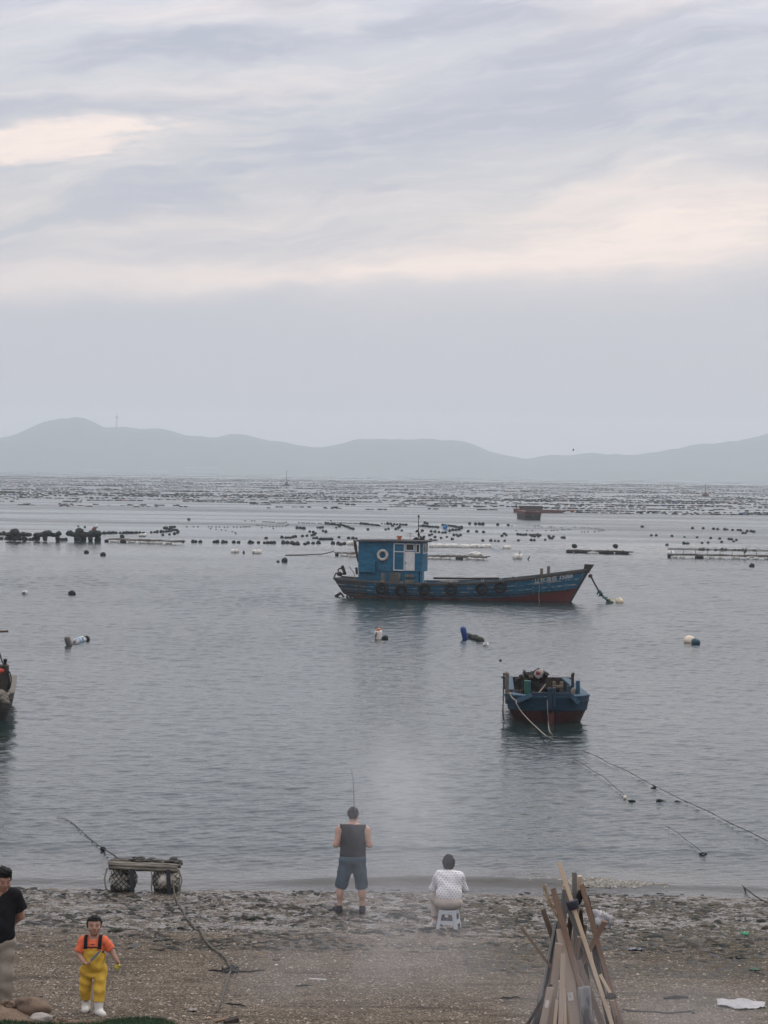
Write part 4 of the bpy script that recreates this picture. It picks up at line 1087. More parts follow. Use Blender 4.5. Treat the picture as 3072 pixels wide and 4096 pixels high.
# left string: brown upright float, grey, blue, white and black ones
bf = upright('fender_float', 278, 2584, 25, 40, -16, M_brownf, 'brown-grey fender float standing tilted at the left end of a short string')
for px, py, mt, lab, r in ((303, 2578, M_greyf, 'grimy grey float next to the tilted brown fender float', 14), (317, 2572, M_skyf, 'light blue float in the short string at left', 14), (331, 2569, M_greyf, 'dirty white float right of the light blue float', 14), (345, 2566, M_float, 'black float at the right end of the short string at left', 15)):
    lump('float', px, py - 3, r, 14, 14, mt, lab, seed=int(px), rot=(0, -.3, 0))
# foam blocks and bundles
def foam_log(px0, px1, py, hpx, label, group=None, seg=None):
    p0, p1 = W(px0, py), W(px1, py); k = p0.y / F; L = (p1 - p0).length; r = hpx * k * .78
    nn = max(2, int(seg or round((px1 - px0) / 28)))
    pts = []; rs = []
    for i in range(nn * 6 + 1):
        q = i / (nn * 6); ph = (q * nn) % 1.0
        pts.append(p0.lerp(p1, q) + Vector((0, 0, r * .45 + rnd.uniform(-.06, .06) * r))); rs.append(r * (1.0 - .38 * max(0, 1 - min(ph, 1 - ph) * 12)) * (0.35 if i in (0, nn * 6) else 1))
    o = MB().tube(pts, rs, 10, False, .06).build('foam_float', M_foam, None, True)
    return tag(o, label, 'float', group)
foam_log(1717, 1838, 2190, 14, 'long wrapped white foam float right behind the wheelhouse', seg=2)
foam_log(1838, 1966, 2192, 14, 'long wrapped white foam float, next one right of the wheelhouse', seg=3)
foam_log(2010, 2043, 2196, 13, 'short white foam float alone above the deck of the big boat', seg=2)
foam_log(1388, 1420, 2180, 15, 'grey-white drum float close to the left of the wheelhouse', seg=1)
foam_log(923, 956, 2211, 13, 'white foam float alone left of the blue boat', seg=1)
foam_log(1008, 1046, 2214, 14, 'dirty cream foam float close to the half-sunk pole', seg=1)
sf = foam_log(2053, 2088, 2236, 18, 'dirty foam lump with sticks standing up from it, above the bow deck', seg=1)
k = W(2070, 2236).y / F; p = W(2078, 2236)
MB().tube([p + Vector((0, 0, .1)), p + Vector((.02, 0, 22 * k)), p + Vector((.05, 0, 34 * k))], [.05, .04, .02], 6).tube([p + Vector((.0, 0, 14 * k)), p + Vector((.14, 0, 20 * k))], .025, 5).build('stick', M_darkwood, sf)
p = W(2112, 2240); o = MB().tube([p + Vector((-.05, 0, -.1)), p + Vector((.04, 0, 6 * k)), p + Vector((.16, 0, 16 * k))], [.05, .06, .03], 6).build('snag', M_darkwood, None); tag(o, 'dark broken stick poking from the water right of the foam lump', 'stick')
p = W(975, 2214); o = MB().blob((0, 0, .05), (.10, .10, .16), 7, .2).build('snag', M_black, None, True); o.location = p; tag(o, 'small dark stub beside the white foam float left of the blue boat', 'stick')
p = W(1112, 2249); o = MB().blob((0, 0, .05), (.13, .11, .10), 8, .2).build('float', M_float, None, True); o.location = p; tag(o, 'half-sunk dark float just left of the lone black float', 'float')
p0, p1 = W(1275, 2160), W(1333, 2160)
o = MB().tube([p0.lerp(p1, t) + Vector((0, 0, .09)) for t in np.linspace(0, 1, 14)], [.12] + [.17, .2, .17] * 4 + [.1], 10, False, .05).build('drum_float', M_float, None, True); tag(o, 'long black cylinder float lying in the rows left of the wheelhouse', 'float')
p = W(1781, 2115); o = MB().blob((0, 0, .2), (.28, .2, .38), 5, .2, 12, 8, Matrix.Rotation(.5, 3, 'Y')).build('drum', pm('bright_blue_tarp', (.02, .12, .32), (.04, .2, .45), 3), None, True); o.location = p; tag(o, 'bright blue tilted drum among the black floats right of the mast', 'drum')
p = W(2668, 2182); o = MB().blob((0, 0, .1), (.2, .2, .14), 5, .1).build('float', M_teal, None, True); o.location = p; tag(o, 'bluish float alone right of the mid raft', 'float')

# ---- rafts of poles on drums
M_raft = pm('dark_raft_bamboo', (.040, .036, .029), (.13, .118, .098), 8, (.4, 2, 2), .8, .4, spots=((.02, .018, .016), 4, .54, .66))
def raft(label, px0, px1, py0, py1, depth, npole, hpx, floats, mats=(M_raft, M_foam), railing=0, sag=0.0, seed=0):
    p0, p1 = W(px0, py0), W(px1, py1); k = p0.y / F; rg = random.Random(seed)
    t = thing('raft', label, 'raft', p0.lerp(p1, .5), math.atan2(p1.y - p0.y, p1.x - p0.x))
    L = (p1 - p0).length / 2; h = hpx * k
    for j in range(npole):
        y = depth * (j / max(1, npole - 1)); r = .048
        zz_ = [h * .62 + rg.uniform(-.05, .05) - sag * (1 - (2 * q - 1) ** 2) for q in np.linspace(0, 1, 9)]
        MB().tube([(-L * rg.uniform(.97, 1.02) + 2 * L * q, y + rg.uniform(-.04, .04), z) for q, z in zip(np.linspace(0, 1, 9), zz_)], r, 7, False, .1).build('pole', mats[0], t, True)
    ncr = max(3, int(L * 2 / 1.3))
    for i in range(ncr):
        x = -L + 2 * L * (i + .5) / ncr + rg.uniform(-.2, .2)
        MB().bar((x, -.15, h * .62 + .09), (x + rg.uniform(-.1, .1), depth + .15, h * .62 + .09), .07, .06, (0, 0, 1)).build('crosspiece', M_wood, t)
    for q0, q1, dark in floats:
        xa, xb = -L + 2 * L * q0, -L + 2 * L * q1
        m_ = MB(); r = h * .36
        m_.tube([(xa + (xb - xa) * z, .05, h * .25 + rg.uniform(-.02, .02)) for z in np.linspace(0, 1, 7)], [r * .6, r, r * .95, r, r, r * .97, r * .55], 10, False, .07)
        m_.build('float', M_float if dark else mats[1], t, True)
    if railing:
        for j in (0, 1):
            MB().tube([(-L, depth * j, h + railing), (L * .98, depth * j, h + railing)], .035, 6).build('rail', mats[0], t)
        for i in range(9):
            x = -L + 2 * L * (i + .3) / 9
            MB().tube([(x, 0, h * .4), (x, 0, h + railing + .05)], .03, 6).build('rail_post', M_wood, t)
    return t
raft('long low bamboo raft on foam floats at left, between two rows of black floats', 418, 705, 2168, 2178, 1.6, 3, 17, [(0, .05, 1), (.08, .2, 0), (.22, .3, 1), (.33, .43, 0), (.48, .55, 0), (.57, .7, 0), (.72, .8, 0), (.85, .93, 0)], seed=1)
foam_log(555, 585, 2158, 10, 'white foam block riding on the long left raft', seg=1).location.z += .35
raft('low broken bamboo raft on foam floats passing behind the stern of the blue boat', 1338, 1470, 2223, 2231, 2.0, 3, 17, [(.02, .1, 1), (.18, .4, 0), (.45, .6, 0), (.65, .95, 1)], seed=2)
raft('ragged bamboo raft on dirty foam bundles right of the wheelhouse', 1700, 1945, 2236, 2241, 2.0, 3, 17, [(.04, .28, 0), (.3, .42, 0), (.66, .97, 0), (.5, .62, 1)], seed=3)
for q in (1905, 1876):
    pass
lump('foam_float', 1902, 2226, 29, 14, 13, M_foam, 'tied foam bundle at the right end of the ragged raft', 'float', 31, .15)
r_mid = raft('narrow dark pole raft with two round floats on it, above the bow', 2262, 2520, 2212, 2218, 1.5, 4, 15, [(.01, .12, 1), (.14, .34, 1), (.36, .5, 0), (.52, .75, 1), (.77, .98, 1)], (M_darkwood, M_foam), seed=4)
for px, lab in ((2297, 'round black float resting on the left end of the narrow dark raft'), (2462, 'round black float resting on the right end of the narrow dark raft')):
    lump('float', px, 2202, 11, 9, 9, M_float, lab, seed=int(px)).location.z += .32
raft('wide railed bamboo raft on foam blocks at the right edge', 2670, 3110, 2232, 2240, 3.0, 3, 19, [(0, .03, 1), (.05, .09, 0), (.11, .16, 0), (.25, .33, 1), (.38, .43, 0), (.46, .5, 0), (.58, .66, 0), (.72, .75, 0), (.78, .83, 0), (.88, .94, 0)], railing=.35, seed=5)
lump('float', 2684, 2222, 16, 14, 14, M_greyf, 'round grimy white float at the left tip of the railed raft', seed=45)
# cormorant on the rail
cp = PD(2981, 2212, W(2981, 2236).y + 1.0)
def skin_animal(): pass
cb = MB(); kk_ = cp.y / F
cb.tube([cp + Vector((-7 * kk_, 0, -2 * kk_)), cp + Vector((-3 * kk_, 0, 1 * kk_)), cp + Vector((1 * kk_, 0, 6 * kk_)), cp + Vector((3 * kk_, 0, 12 * kk_)), cp + Vector((2.5 * kk_, 0, 16 * kk_)), cp + Vector((4 * kk_, 0, 18 * kk_)), cp + Vector((7.5 * kk_, 0, 18.5 * kk_))],
        [.8 * kk_, 2.6 * kk_, 4.6 * kk_, 3.4 * kk_, 1.6 * kk_, 1.8 * kk_, .35 * kk_], 10)
cb.tube([cp + Vector((0, 0, 3 * kk_)), cp + Vector((.5 * kk_, 0, -4 * kk_))], .6 * kk_, 6)
tag(cb.build('cormorant', M_black, None, True), 'black water bird perched upright on the railed raft', 'bird')
# long thin pole half sunk
o = MB().tube([W(1140, 2222) + Vector((0, 0, .03)), W(1215, 2222) + Vector((0, 0, .06)), W(1290, 2222) + Vector((0, 0, .12)), W(1335, 2221) + Vector((0, 0, .35))], .045, 6).build('pole', M_darkwood, None); tag(o, 'long thin pole floating out to the left of the broken raft', 'pole')
# ---- heap of dark netting on floats at the left
M_nets = pm('dark_green_black_net', (.008, .010, .009), (.024, .028, .024), 5, rough=.95, bump=.8, dist=.04)
def heap(label, circ, base_py, depth=.9):
    mb = MB(); ctr = None
    for i, (X, Y, rx_, rz__) in enumerate(circ):
        px, py = X * .2652, 2040 + Y * .2652; p = PD(px, py, W(px, base_py).y + rnd.uniform(.2, .6)); k = p.y / F
        ctr = ctr or Vector((p.x, p.y, 0))
        mb.blob(p - ctr, (rx_ * .2652 * k, depth * .6, rz__ * .2652 * k), 70 + i, .16, 16, 10)
    o = mb.build('net_heap', M_nets, None, True); o.location = ctr
    return tag(o, label, 'net heap')
heap('high heap of dark netting on floats at the far left of the picture', [(140, 372, 55, 40), (215, 340, 70, 60), (290, 370, 70, 34), (350, 365, 50, 35), (430, 372, 55, 32), (140, 430, 55, 34), (220, 430, 60, 40), (285, 430, 40, 35), (365, 430, 34, 38), (180, 400, 80, 40)], 2166)
heap('middle heap of dark netting on floats, between two taller ones', [(560, 375, 55, 34), (620, 372, 60, 36), (690, 358, 55, 48), (735, 352, 55, 46), (820, 375, 70, 32), (885, 355, 40, 38), (555, 430, 50, 40), (680, 430, 36, 45), (870, 425, 34, 45), (940, 440, 60, 22)], 2166)
heap('widest heap of dark netting, with a white and red float on top', [(1060, 355, 60, 46), (1120, 370, 60, 40), (1200, 320, 62, 52), (1200, 380, 90, 50), (1290, 370, 70, 44), (1380, 360, 75, 50), (1450, 360, 85, 52), (1170, 430, 55, 44), (1250, 430, 50, 44), (1360, 430, 36, 45), (1475, 430, 50, 44)], 2166)
for X, Y, rr, mt, lab in ((1455, 245, 28, M_white, 'white float on top of the widest netting heap'), (1420, 290, 34, pm('dull_red_float', (.10, .025, .025), (.17, .05, .045), 4), 'dull red float below the white one on the netting heap'),
                      (1280, 250, 20, M_float, 'black float above the middle of the widest netting heap'), (1180, 238, 17, M_float, 'small black float behind the top of the widest netting heap')):
    px, py = X * .2652, 2040 + Y * .2652; p = PD(px, py, W(px, 2166).y + .5); k = p.y / F
    if mt is M_float: p = W(px, py + 3); k = p.y / F
    o = ball(rr * .2652 * k, int(X)).build('float', mt, None, True); o.location = p; tag(o, lab, 'float')

# ---- rust barges behind
M_rust = pm('rusty_barge_red', (.075, .026, .020), (.125, .045, .034), 3, rough=.85, spots=((.03, .02, .02), 2, .55, .7))
M_hblk = pm('barge_black', (.014, .013, .014), (.035, .03, .03), 3, rough=.85)
p = W(2131, 2079); k = p.y / F
bg_ = thing('barge', 'rust-red steel barge with a black bottom, seen end-on far behind the blue boat', 'boat', p, R(3))
wd = 32 * k
def frust(w0, w1, z0, z1, L, y0=0): 
    mb = MB(); v = [(-w0, y0, z0), (w0, y0, z0), (w0, L, z0), (-w0, L, z0), (-w1, y0 - .3, z1), (w1, y0 - .3, z1), (w1, L, z1), (-w1, L, z1)]
    return mb.add(v, [(0, 3, 2, 1), (4, 5, 6, 7), (0, 1, 5, 4), (1, 2, 6, 5), (2, 3, 7, 6), (3, 0, 4, 7)])
frust(wd * .93, wd * .98, -.3, 17 * k, 12).build('bottom', M_hblk, bg_)
frust(wd, wd * 1.05, 17 * k + .003, 33 * k, 12).build('hull', M_rust, bg_, bevel=.03)
MB().box((0, 3, 33 * k + .12), (wd * 1.2, 2, .2)).build('deck_load', M_iron, bg_, bevel=.05)
MB().tube([(-wd * .2, -.3, 20 * k), (0, -.35, 12 * k), (wd * .2, -.3, 20 * k)], .04, 6).build('anchor_chain', M_bamboo, bg_)
p = W(2160, 2051); k = p.y / F
b2 = thing('barge', 'long low rusty barge lying broadside behind the end-on one', 'boat', p, R(-2))
Lh = 104 * k
b2m = MB(); b2m.prism([(-Lh, -.2), (Lh * .75, -.2), (Lh * 1.02, 9 * k), (Lh * .5, 12 * k), (-Lh * .4, 13 * k), (-Lh * 1.02, 16 * k)], 4.0)
b2m.build('hull', M_rust, b2, bevel=.05)
MB().box((-Lh * .35, 0, 13 * k + .35), (Lh * .9, 2.6, .7)).build('deck_load', M_iron, b2, bevel=.1)
MB().tube([(-Lh * .9, 0, 14 * k), (-Lh * .92, 0, 34 * k)], .12, 6).build('post', M_iron, b2)
# ---- far pontoons with masts
for px, pyb, pyt, mt, lab in ((1146, 1944, 1880, M_iron, 'dark far-off work pontoon with a thin mast, left of centre on the horizon'), (2822, 1984, 1935, M_rust, 'rust-coloured far-off pontoon with a lattice mast, right side of the horizon')):
    p = W(px, pyb); k = p.y / F
    t = thing('pontoon', lab, 'pontoon', p)
    MB().box((0, 0, 3 * k), (30 * k, 14 * k, 7 * k)).build('hull', mt, t, bevel=.3)
    MB().lathe([(10 * k, 6 * k), (6 * k, 12 * k), (3 * k, 16 * k)], 8).build('cabin', mt, t)
    MB().tube([(0, 0, 14 * k), (0, 0, (pyb - pyt) * k)], [1.2 * k, .7 * k], 6).build('mast', mt, t)
# ---- bird in the air
p = PD(2293, 1800, 260); k = 260 / F
bm = MB(); bm.tube([p + Vector((-3 * k, 0, 0)), p + Vector((0, .02, 1 * k)), p + Vector((3.5 * k, 0, 1.5 * k))], [.5 * k, 1.6 * k, .5 * k], 8)
bm.add([p + Vector((-1.5 * k, 0, k)), p + Vector((1.5 * k, 0, k)), p + Vector((1 * k, -.3, 4.5 * k)), p + Vector((-2.5 * k, -.6, 5.5 * k))], [(0, 1, 2, 3)]).add([p + Vector((-1.5 * k, 0, .6 * k)), p + Vector((1.5 * k, 0, .6 * k)), p + Vector((2.5 * k, .4, -3.5 * k)), p + Vector((0, .7, -5 * k))], [(0, 1, 2, 3)])
tag(bm.build('seabird', M_black, None, True), 'small dark bird flying in front of the far hills', 'bird')

# ---- the far sea farm: thousands of floats in rows (one mass)
octa = np.array([(1, 0, 0), (0, 1, 0), (-1, 0, 0), (0, -1, 0), (.6, .6, .72), (-.6, .6, .75), (-.6, -.6, .7), (.6, -.6, .72), (0, 0, -.4)])
ofc = np.array([(0, 4, 7), (0, 1, 4), (1, 5, 4), (1, 2, 5), (2, 6, 5), (2, 3, 6), (3, 7, 6), (3, 0, 7), (4, 5, 6), (4, 6, 7), (0, 8, 1), (1, 8, 2), (2, 8, 3), (3, 8, 0)])
rf_ = np.random.RandomState(77)
FX = []; FS = []
for px, py, r in FAR_EXTRA:
    p = W(px, py); FX.append((p.x, p.y)); FS.append((r * p.y / F, r * p.y / F, r * p.y / F))
hor = lambda px: 1872 + px * .01309
dl = 12.0
while dl < 152:
    d = 7.4 * F / dl
    wpx = rf_.uniform(-150, 0)
    offs = rf_.uniform(-3, 3)
    while wpx < 3250:
        # how crowded the row is here
        u_ = wpx / 3072.0
        edge = 122 + 26 * float(sstep(.3, .75, np.float64(u_))) + 6 * math.sin(u_ * 9)
        edge_l = edge + 10
        dens = 1.0 if dl < edge - 30 else (1.0 if dl < edge and rf_.rand() < .8 else 0.22 if dl < edge_l + 18 else 0.0)
        gapf = 0.5 + 0.5 * math.sin(dl * 0.9 + math.floor(u_ * 4) * 1.7)
        if dens >= 1 and rf_.rand() < (0.72 if dl > 80 else 0.58) + 0.24 * gapf:
            seg = rf_.uniform(90, 620) if dl < edge - 8 else rf_.uniform(80, 500)
        elif dens > 0 and rf_.rand() < dens:
            seg = rf_.uniform(15, 90)
        else:
            seg = 0
        if seg:
            x0_ = (wpx - 1536) / F * d; x1_ = (wpx + seg - 1536) / F * d
            sp__ = max(.85, d * 2.2 / F) * rf_.uniform(.9, 1.6)
            nn = max(2, int((x1_ - x0_) / sp__))
            ph = rf_.uniform(0, 6)
            for q in range(nn):
                if rf_.rand() < .12: continue
                x = x0_ + (x1_ - x0_) * (q + rf_.uniform(-.3, .3)) / nn
                py_c = hor(1536 + x * F / d) + dl + offs + 1.5 * math.sin(ph + q * .08)
                p = W(1536 + x * F / d, py_c)
                s = rf_.uniform(.20, .34) * (1 + d / 3000.0)
                FX.append((p.x, p.y)); FS.append((s * rf_.uniform(1.1, 2.5), s, s * rf_.uniform(.6, 1.0)))
        wpx += seg + rf_.uniform(8, 120) * (0.6 if dl < 80 else 1.0)
    dl += rf_.uniform(1.3, 2.6) * (0.8 + dl / 90.0)
FX = np.array(FX); FS = np.array(FS); Nf = len(FX)
Vf = octa[None] * FS[:, None, :] + np.concatenate([FX, np.zeros((Nf, 1))], 1)[:, None, :]
Ff = (ofc[None] + (np.arange(Nf) * len(octa))[:, None, None]).reshape(-1, 3)
far_m = [M_float, flatm('far_float_brown', (.05, .04, .034), .7), flatm('far_float_pale', (.32, .30, .28), .7), flatm('far_float_orange', (.30, .10, .05), .7), flatm('far_float_blue', (.03, .08, .2), .7)]
ff_o = np_mesh('sea_farm_floats', Vf.reshape(-1, 3), Ff, far_m)
mi = rf_.choice(5, Nf, p=[.80, .14, .035, .015, .010]).astype(np.int32)
ff_o.data.polygons.foreach_set('material_index', np.repeat(mi, len(ofc)).astype(np.int32))
tag(ff_o, 'thousands of dark floats in long rows across the far bay', kind='stuff')
print('far floats', Nf)

# ================================================================== LINES ON THE NEAR WATER
def c8(pts, z=.015): return [W(2280 + X * .4774, 2980 + Y * .4774, z) for X, Y in pts]
def dashed(label, pts, r, seed=0):
    pts = smooth_path(pts, 9); rg = random.Random(seed)
    q = [p + Vector((0, 0, .052 + .008 * math.sin(i * .33))) for i, p in enumerate(pts)]
    mb = MB().tube(q, [r * (rg.uniform(1.6, 2.2) if rg.random() < .12 else rg.uniform(.7, 1.2)) for _ in q], 6)
    o = mb.build('floating_line', M_darkrope, None, True); return tag(o, label, 'rope')
dashed('long dark line floating from behind the small blue boat to the right edge', c8([(95, 62), (250, 125), (350, 180), (500, 248), (700, 355), (880, 450), (1040, 520), (1185, 592), (1360, 680), (1500, 750), (1680, 835)]), .0085, 1)
dashed('shorter dark line floating towards the small cream float', c8([(20, 125), (130, 190), (230, 255), (300, 300), (400, 390), (452, 435)]), .0085, 2)
dashed('faint dark line floating nearest to the beach at right', c8([(800, 700), (900, 755), (990, 830), (1070, 890), (1135, 935)]), .007, 3)
row_w = c8([(460, 446)])[0]
o = MB().blob((0, 0, .02), (.040, .040, .042), 3, .05).build('float', M_cream, None, True); o.location = row_w; tag(o, 'tiny cream float at the end of the shorter floating line', 'float')
p = c8([(514, 470)])[0]; o = MB().blob((0, 0, .0), (.06, .05, .035), 4, .3).blob((.05, .02, -.01), (.05, .03, .02), 5, .3).build('seaweed_tuft', M_black, None, True); o.location = p; tag(o, 'dark tuft of weed floating right of the tiny cream float', 'seaweed')
a, b = c8([(725, 471), (850, 473)]); o = MB().tube([a, a.lerp(b, .2) + Vector((0, 0, .03)), a.lerp(b, .5), b - Vector((0, 0, .02))], [.035, .03, .02, .012], 6).build('driftwood', M_darkwood, None, True); tag(o, 'dark stick drifting beside the long floating line', 'driftwood')
p = c8([(895, 475)])[0]; o = MB().blob((0, 0, 0), (.06, .04, .025), 6, .3).build('seaweed_tuft', M_black, None, True); o.location = p; tag(o, 'small dark weed tuft right of the drifting stick', 'seaweed')
p = c8([(705, 358)])[0]; o = MB().blob((0, 0, 0), (.06, .05, .04), 9, .3).build('seaweed_tuft', M_darkrope, None, True); o.location = p; tag(o, 'weed clump caught on the long floating line', 'seaweed')
a, b = c8([(1085, 915), (1145, 910)]); o = MB().tube([a, a.lerp(b, .5) + Vector((0, 0, .02)), b], .018, 6).build('driftwood', M_darkwood, None, True); tag(o, 'short dark stick crossing the line nearest to the beach', 'driftwood')
# ================================================================== BODIES: one smooth surface each
def sdf_eval(prims, lo, hi, h, clip=None, ripple=None):
    ax = [np.arange(lo[i], hi[i] + h, h, dtype=np.float32) for i in range(3)]
    val = np.full([len(a) for a in ax], .5, dtype=np.float32)
    for pr in prims:
        k = pr[-1]
        if pr[0] == 'c':
            _, p0, p1, r0, r1, ys, flat, k = pr
            p0 = np.array(p0, float); p1 = np.array(p1, float); m = max(r0, r1) * max(1, ys) + k + .04
            b0 = np.minimum(p0, p1) - m; b1 = np.maximum(p0, p1) + m
        else:
            _, c, rad, M_, k = pr
            c = np.array(c, float); m = max(rad) + k + .04; b0 = c - m; b1 = c + m
        sl = []
        for i in range(3):
            a = max(int((b0[i] - lo[i]) / h), 0); b = min(int((b1[i] - lo[i]) / h) + 2, len(ax[i])); sl.append(slice(a, max(a, b)))
        if any(s.start >= s.stop for s in sl): continue
        X, Y, Z = np.meshgrid(ax[0][sl[0]], ax[1][sl[1]], ax[2][sl[2]], indexing='ij')
        if pr[0] == 'c':
            d = p1 - p0; L2 = float(d @ d) + 1e-9; L = L2 ** .5
            t = ((X - p0[0]) * d[0] + (Y - p0[1]) * d[1] + (Z - p0[2]) * d[2]) / L2
            tc = np.clip(t, 0, 1)
            ex, ey, ez = X - p0[0] - tc * d[0], (Y - p0[1] - tc * d[1]) / ys, Z - p0[2] - tc * d[2]
            D = np.sqrt(ex * ex + ey * ey + ez * ez) - (r0 + (r1 - r0) * tc)
            if flat & 1: D = np.maximum(D, -t * L)
            if flat & 2: D = np.maximum(D, (t - 1) * L)
        else:
            ex, ey, ez = X - c[0], Y - c[1], Z - c[2]
            if M_ is not None:
                q = M_; ex, ey, ez = q[0][0] * ex + q[1][0] * ey + q[2][0] * ez, q[0][1] * ex + q[1][1] * ey + q[2][1] * ez, q[0][2] * ex + q[1][2] * ey + q[2][2] * ez
            g = np.sqrt((ex / rad[0]) ** 2 + (ey / rad[1]) ** 2 + (ez / rad[2]) ** 2)
            g2 = np.sqrt((ex / rad[0] ** 2) ** 2 + (ey / rad[1] ** 2) ** 2 + (ez / rad[2] ** 2) ** 2) + 1e-6
            D = g * (g - 1) / g2
        a = val[tuple(sl)]
        if k < 0:                                    # carve
            val[tuple(sl)] = np.maximum(a, -D)
        else:
            kk_ = max(k, 1e-4); hh = np.clip(.5 + .5 * (a - D) / kk_, 0, 1)
            val[tuple(sl)] = a + (D - a) * hh - kk_ * hh * (1 - hh)
    X, Y, Z = np.meshgrid(*ax, indexing='ij')
    if ripple: val += ripple(X, Y, Z)
    if clip: val = np.maximum(val, clip(X, Y, Z))
    return ax, val
def surface_nets(ax, val):
    ins = val < 0; nx, ny, nz = val.shape
    corners = [(i, j, k) for i in (0, 1) for j in (0, 1) for k in (0, 1)]
    sh = (nx - 1, ny - 1, nz - 1)
    def cv(a, c): return a[c[0]:c[0] + sh[0], c[1]:c[1] + sh[1], c[2]:c[2] + sh[2]]
    cnt = sum(cv(ins, c).astype(np.int8) for c in corners)
    act = (cnt > 0) & (cnt < 8)
    I = np.argwhere(act); idx = np.full(sh, -1, dtype=np.int64); idx[act] = np.arange(len(I))
    P_ = np.zeros((len(I), 3)); nC = np.zeros(len(I))
    for a in corners:
        for axn in range(3):
            if a[axn] == 1: continue
            b = list(a); b[axn] = 1; b = tuple(b)
            va = val[I[:, 0] + a[0], I[:, 1] + a[1], I[:, 2] + a[2]]; vb = val[I[:, 0] + b[0], I[:, 1] + b[1], I[:, 2] + b[2]]
            cr = (va < 0) != (vb < 0); t = np.where(cr, va / np.where(cr, va - vb, 1), 0)
            for m in range(3): P_[:, m] += np.where(cr, a[m] + (t if m == axn else 0), 0)
            nC += cr
    P_ /= nC[:, None]
    h = ax[0][1] - ax[0][0]
    V = (P_ + I) * h + np.array([a[0] for a in ax])
    F_ = []
    for axn in range(3):
        s0 = [slice(None)] * 3; s1 = [slice(None)] * 3; s0[axn] = slice(0, -1); s1[axn] = slice(1, None)
        A, B = ins[tuple(s0)], ins[tuple(s1)]
        E = np.argwhere(A != B)
        u, w_ = [(1, 2), (2, 0), (0, 1)][axn]
        ok = (E[:, u] > 0) & (E[:, w_] > 0) & (E[:, u] < val.shape[u] - 1) & (E[:, w_] < val.shape[w_] - 1); E = E[ok]
        q = []
        for du, dw in ((-1, -1), (0, -1), (0, 0), (-1, 0)):
            c = E.copy(); c[:, u] += du; c[:, w_] += dw; q.append(idx[c[:, 0], c[:, 1], c[:, 2]])
        q = np.stack(q, 1); flip = ~A[E[:, 0], E[:, 1], E[:, 2]]
        q[flip] = q[flip][:, ::-1]; F_.append(q)
    return V, np.concatenate(F_)
def sdf_obj(name, prims, h, mats, parent, clip=None, ripple=None, matfn=None, pad=.06):
    lo = np.full(3, 9.); hi = np.full(3, -9.)
    for pr in prims:
        if pr[-1] < 0: continue
        if pr[0] == 'c':
            m = max(pr[3], pr[4]); pts = [np.array(pr[1]), np.array(pr[2])]
        else: m = max(pr[2]); pts = [np.array(pr[1])]
        for p in pts: lo = np.minimum(lo, p - m); hi = np.maximum(hi, p + m)
    ax, val = sdf_eval(prims, lo - pad, hi + pad, h, clip, ripple)
    V, F_ = surface_nets(ax, val)
    o = np_mesh(name, V, F_, mats, parent, True)
    if matfn:
        cen = V[F_].mean(1); o.data.polygons.foreach_set('material_index', matfn(cen).astype(np.int32))
    return o
def cap(p0, p1, r0, r1=None, k=.03, ys=1.0, flat=0): return ('c', tuple(p0), tuple(p1), r0, r0 if r1 is None else r1, ys, flat, k)
def ell(c, rad, k=.03, M_=None): return ('e', tuple(c), rad, M_, k)
def hand(wr, d, nrm, thumb, s=1.0, curl=.8, k=.006):
    """palm, four fingers of different length bent towards nrm, and a thumb from the side of the palm"""
    wr = Vector(wr); d = Vector(d).normalized(); nrm = Vector(nrm); nrm = (nrm - d * nrm.dot(d)).normalized(); sd = d.cross(nrm) * thumb
    pr = [cap(wr, wr + d * .045 * s, .022 * s, .026 * s, .015), cap(wr + d * .05 * s - sd * .022 * s, wr + d * .05 * s + sd * .024 * s, .019 * s, .019 * s, .012)]
    for i, L in enumerate((.85, 1.0, .93, .72)):
        p = wr + d * (.078 if i in (1, 2) else .072) * s + sd * (.030 - .020 * i) * s
        a = .25
        for j, seg in enumerate((.040, .026, .021)):
            a += curl * (.9 if j else .55) * (1 + .06 * i)
            q = p + (d * math.cos(a) + nrm * math.sin(a)) * seg * L * s
            pr.append(cap(p, q, (.0098 - .001 * j) * s, (.0090 - .001 * j) * s, k)); p = q
    p = wr + d * .025 * s + sd * .026 * s
    for seg, a in ((.036, .35), (.028, .75)):
        q = p + (d * .62 + sd * .55 * (1 - a * .6) + nrm * a).normalized() * seg * s
        pr.append(cap(p, q, .0118 * s, .0100 * s, k)); p = q
    return pr
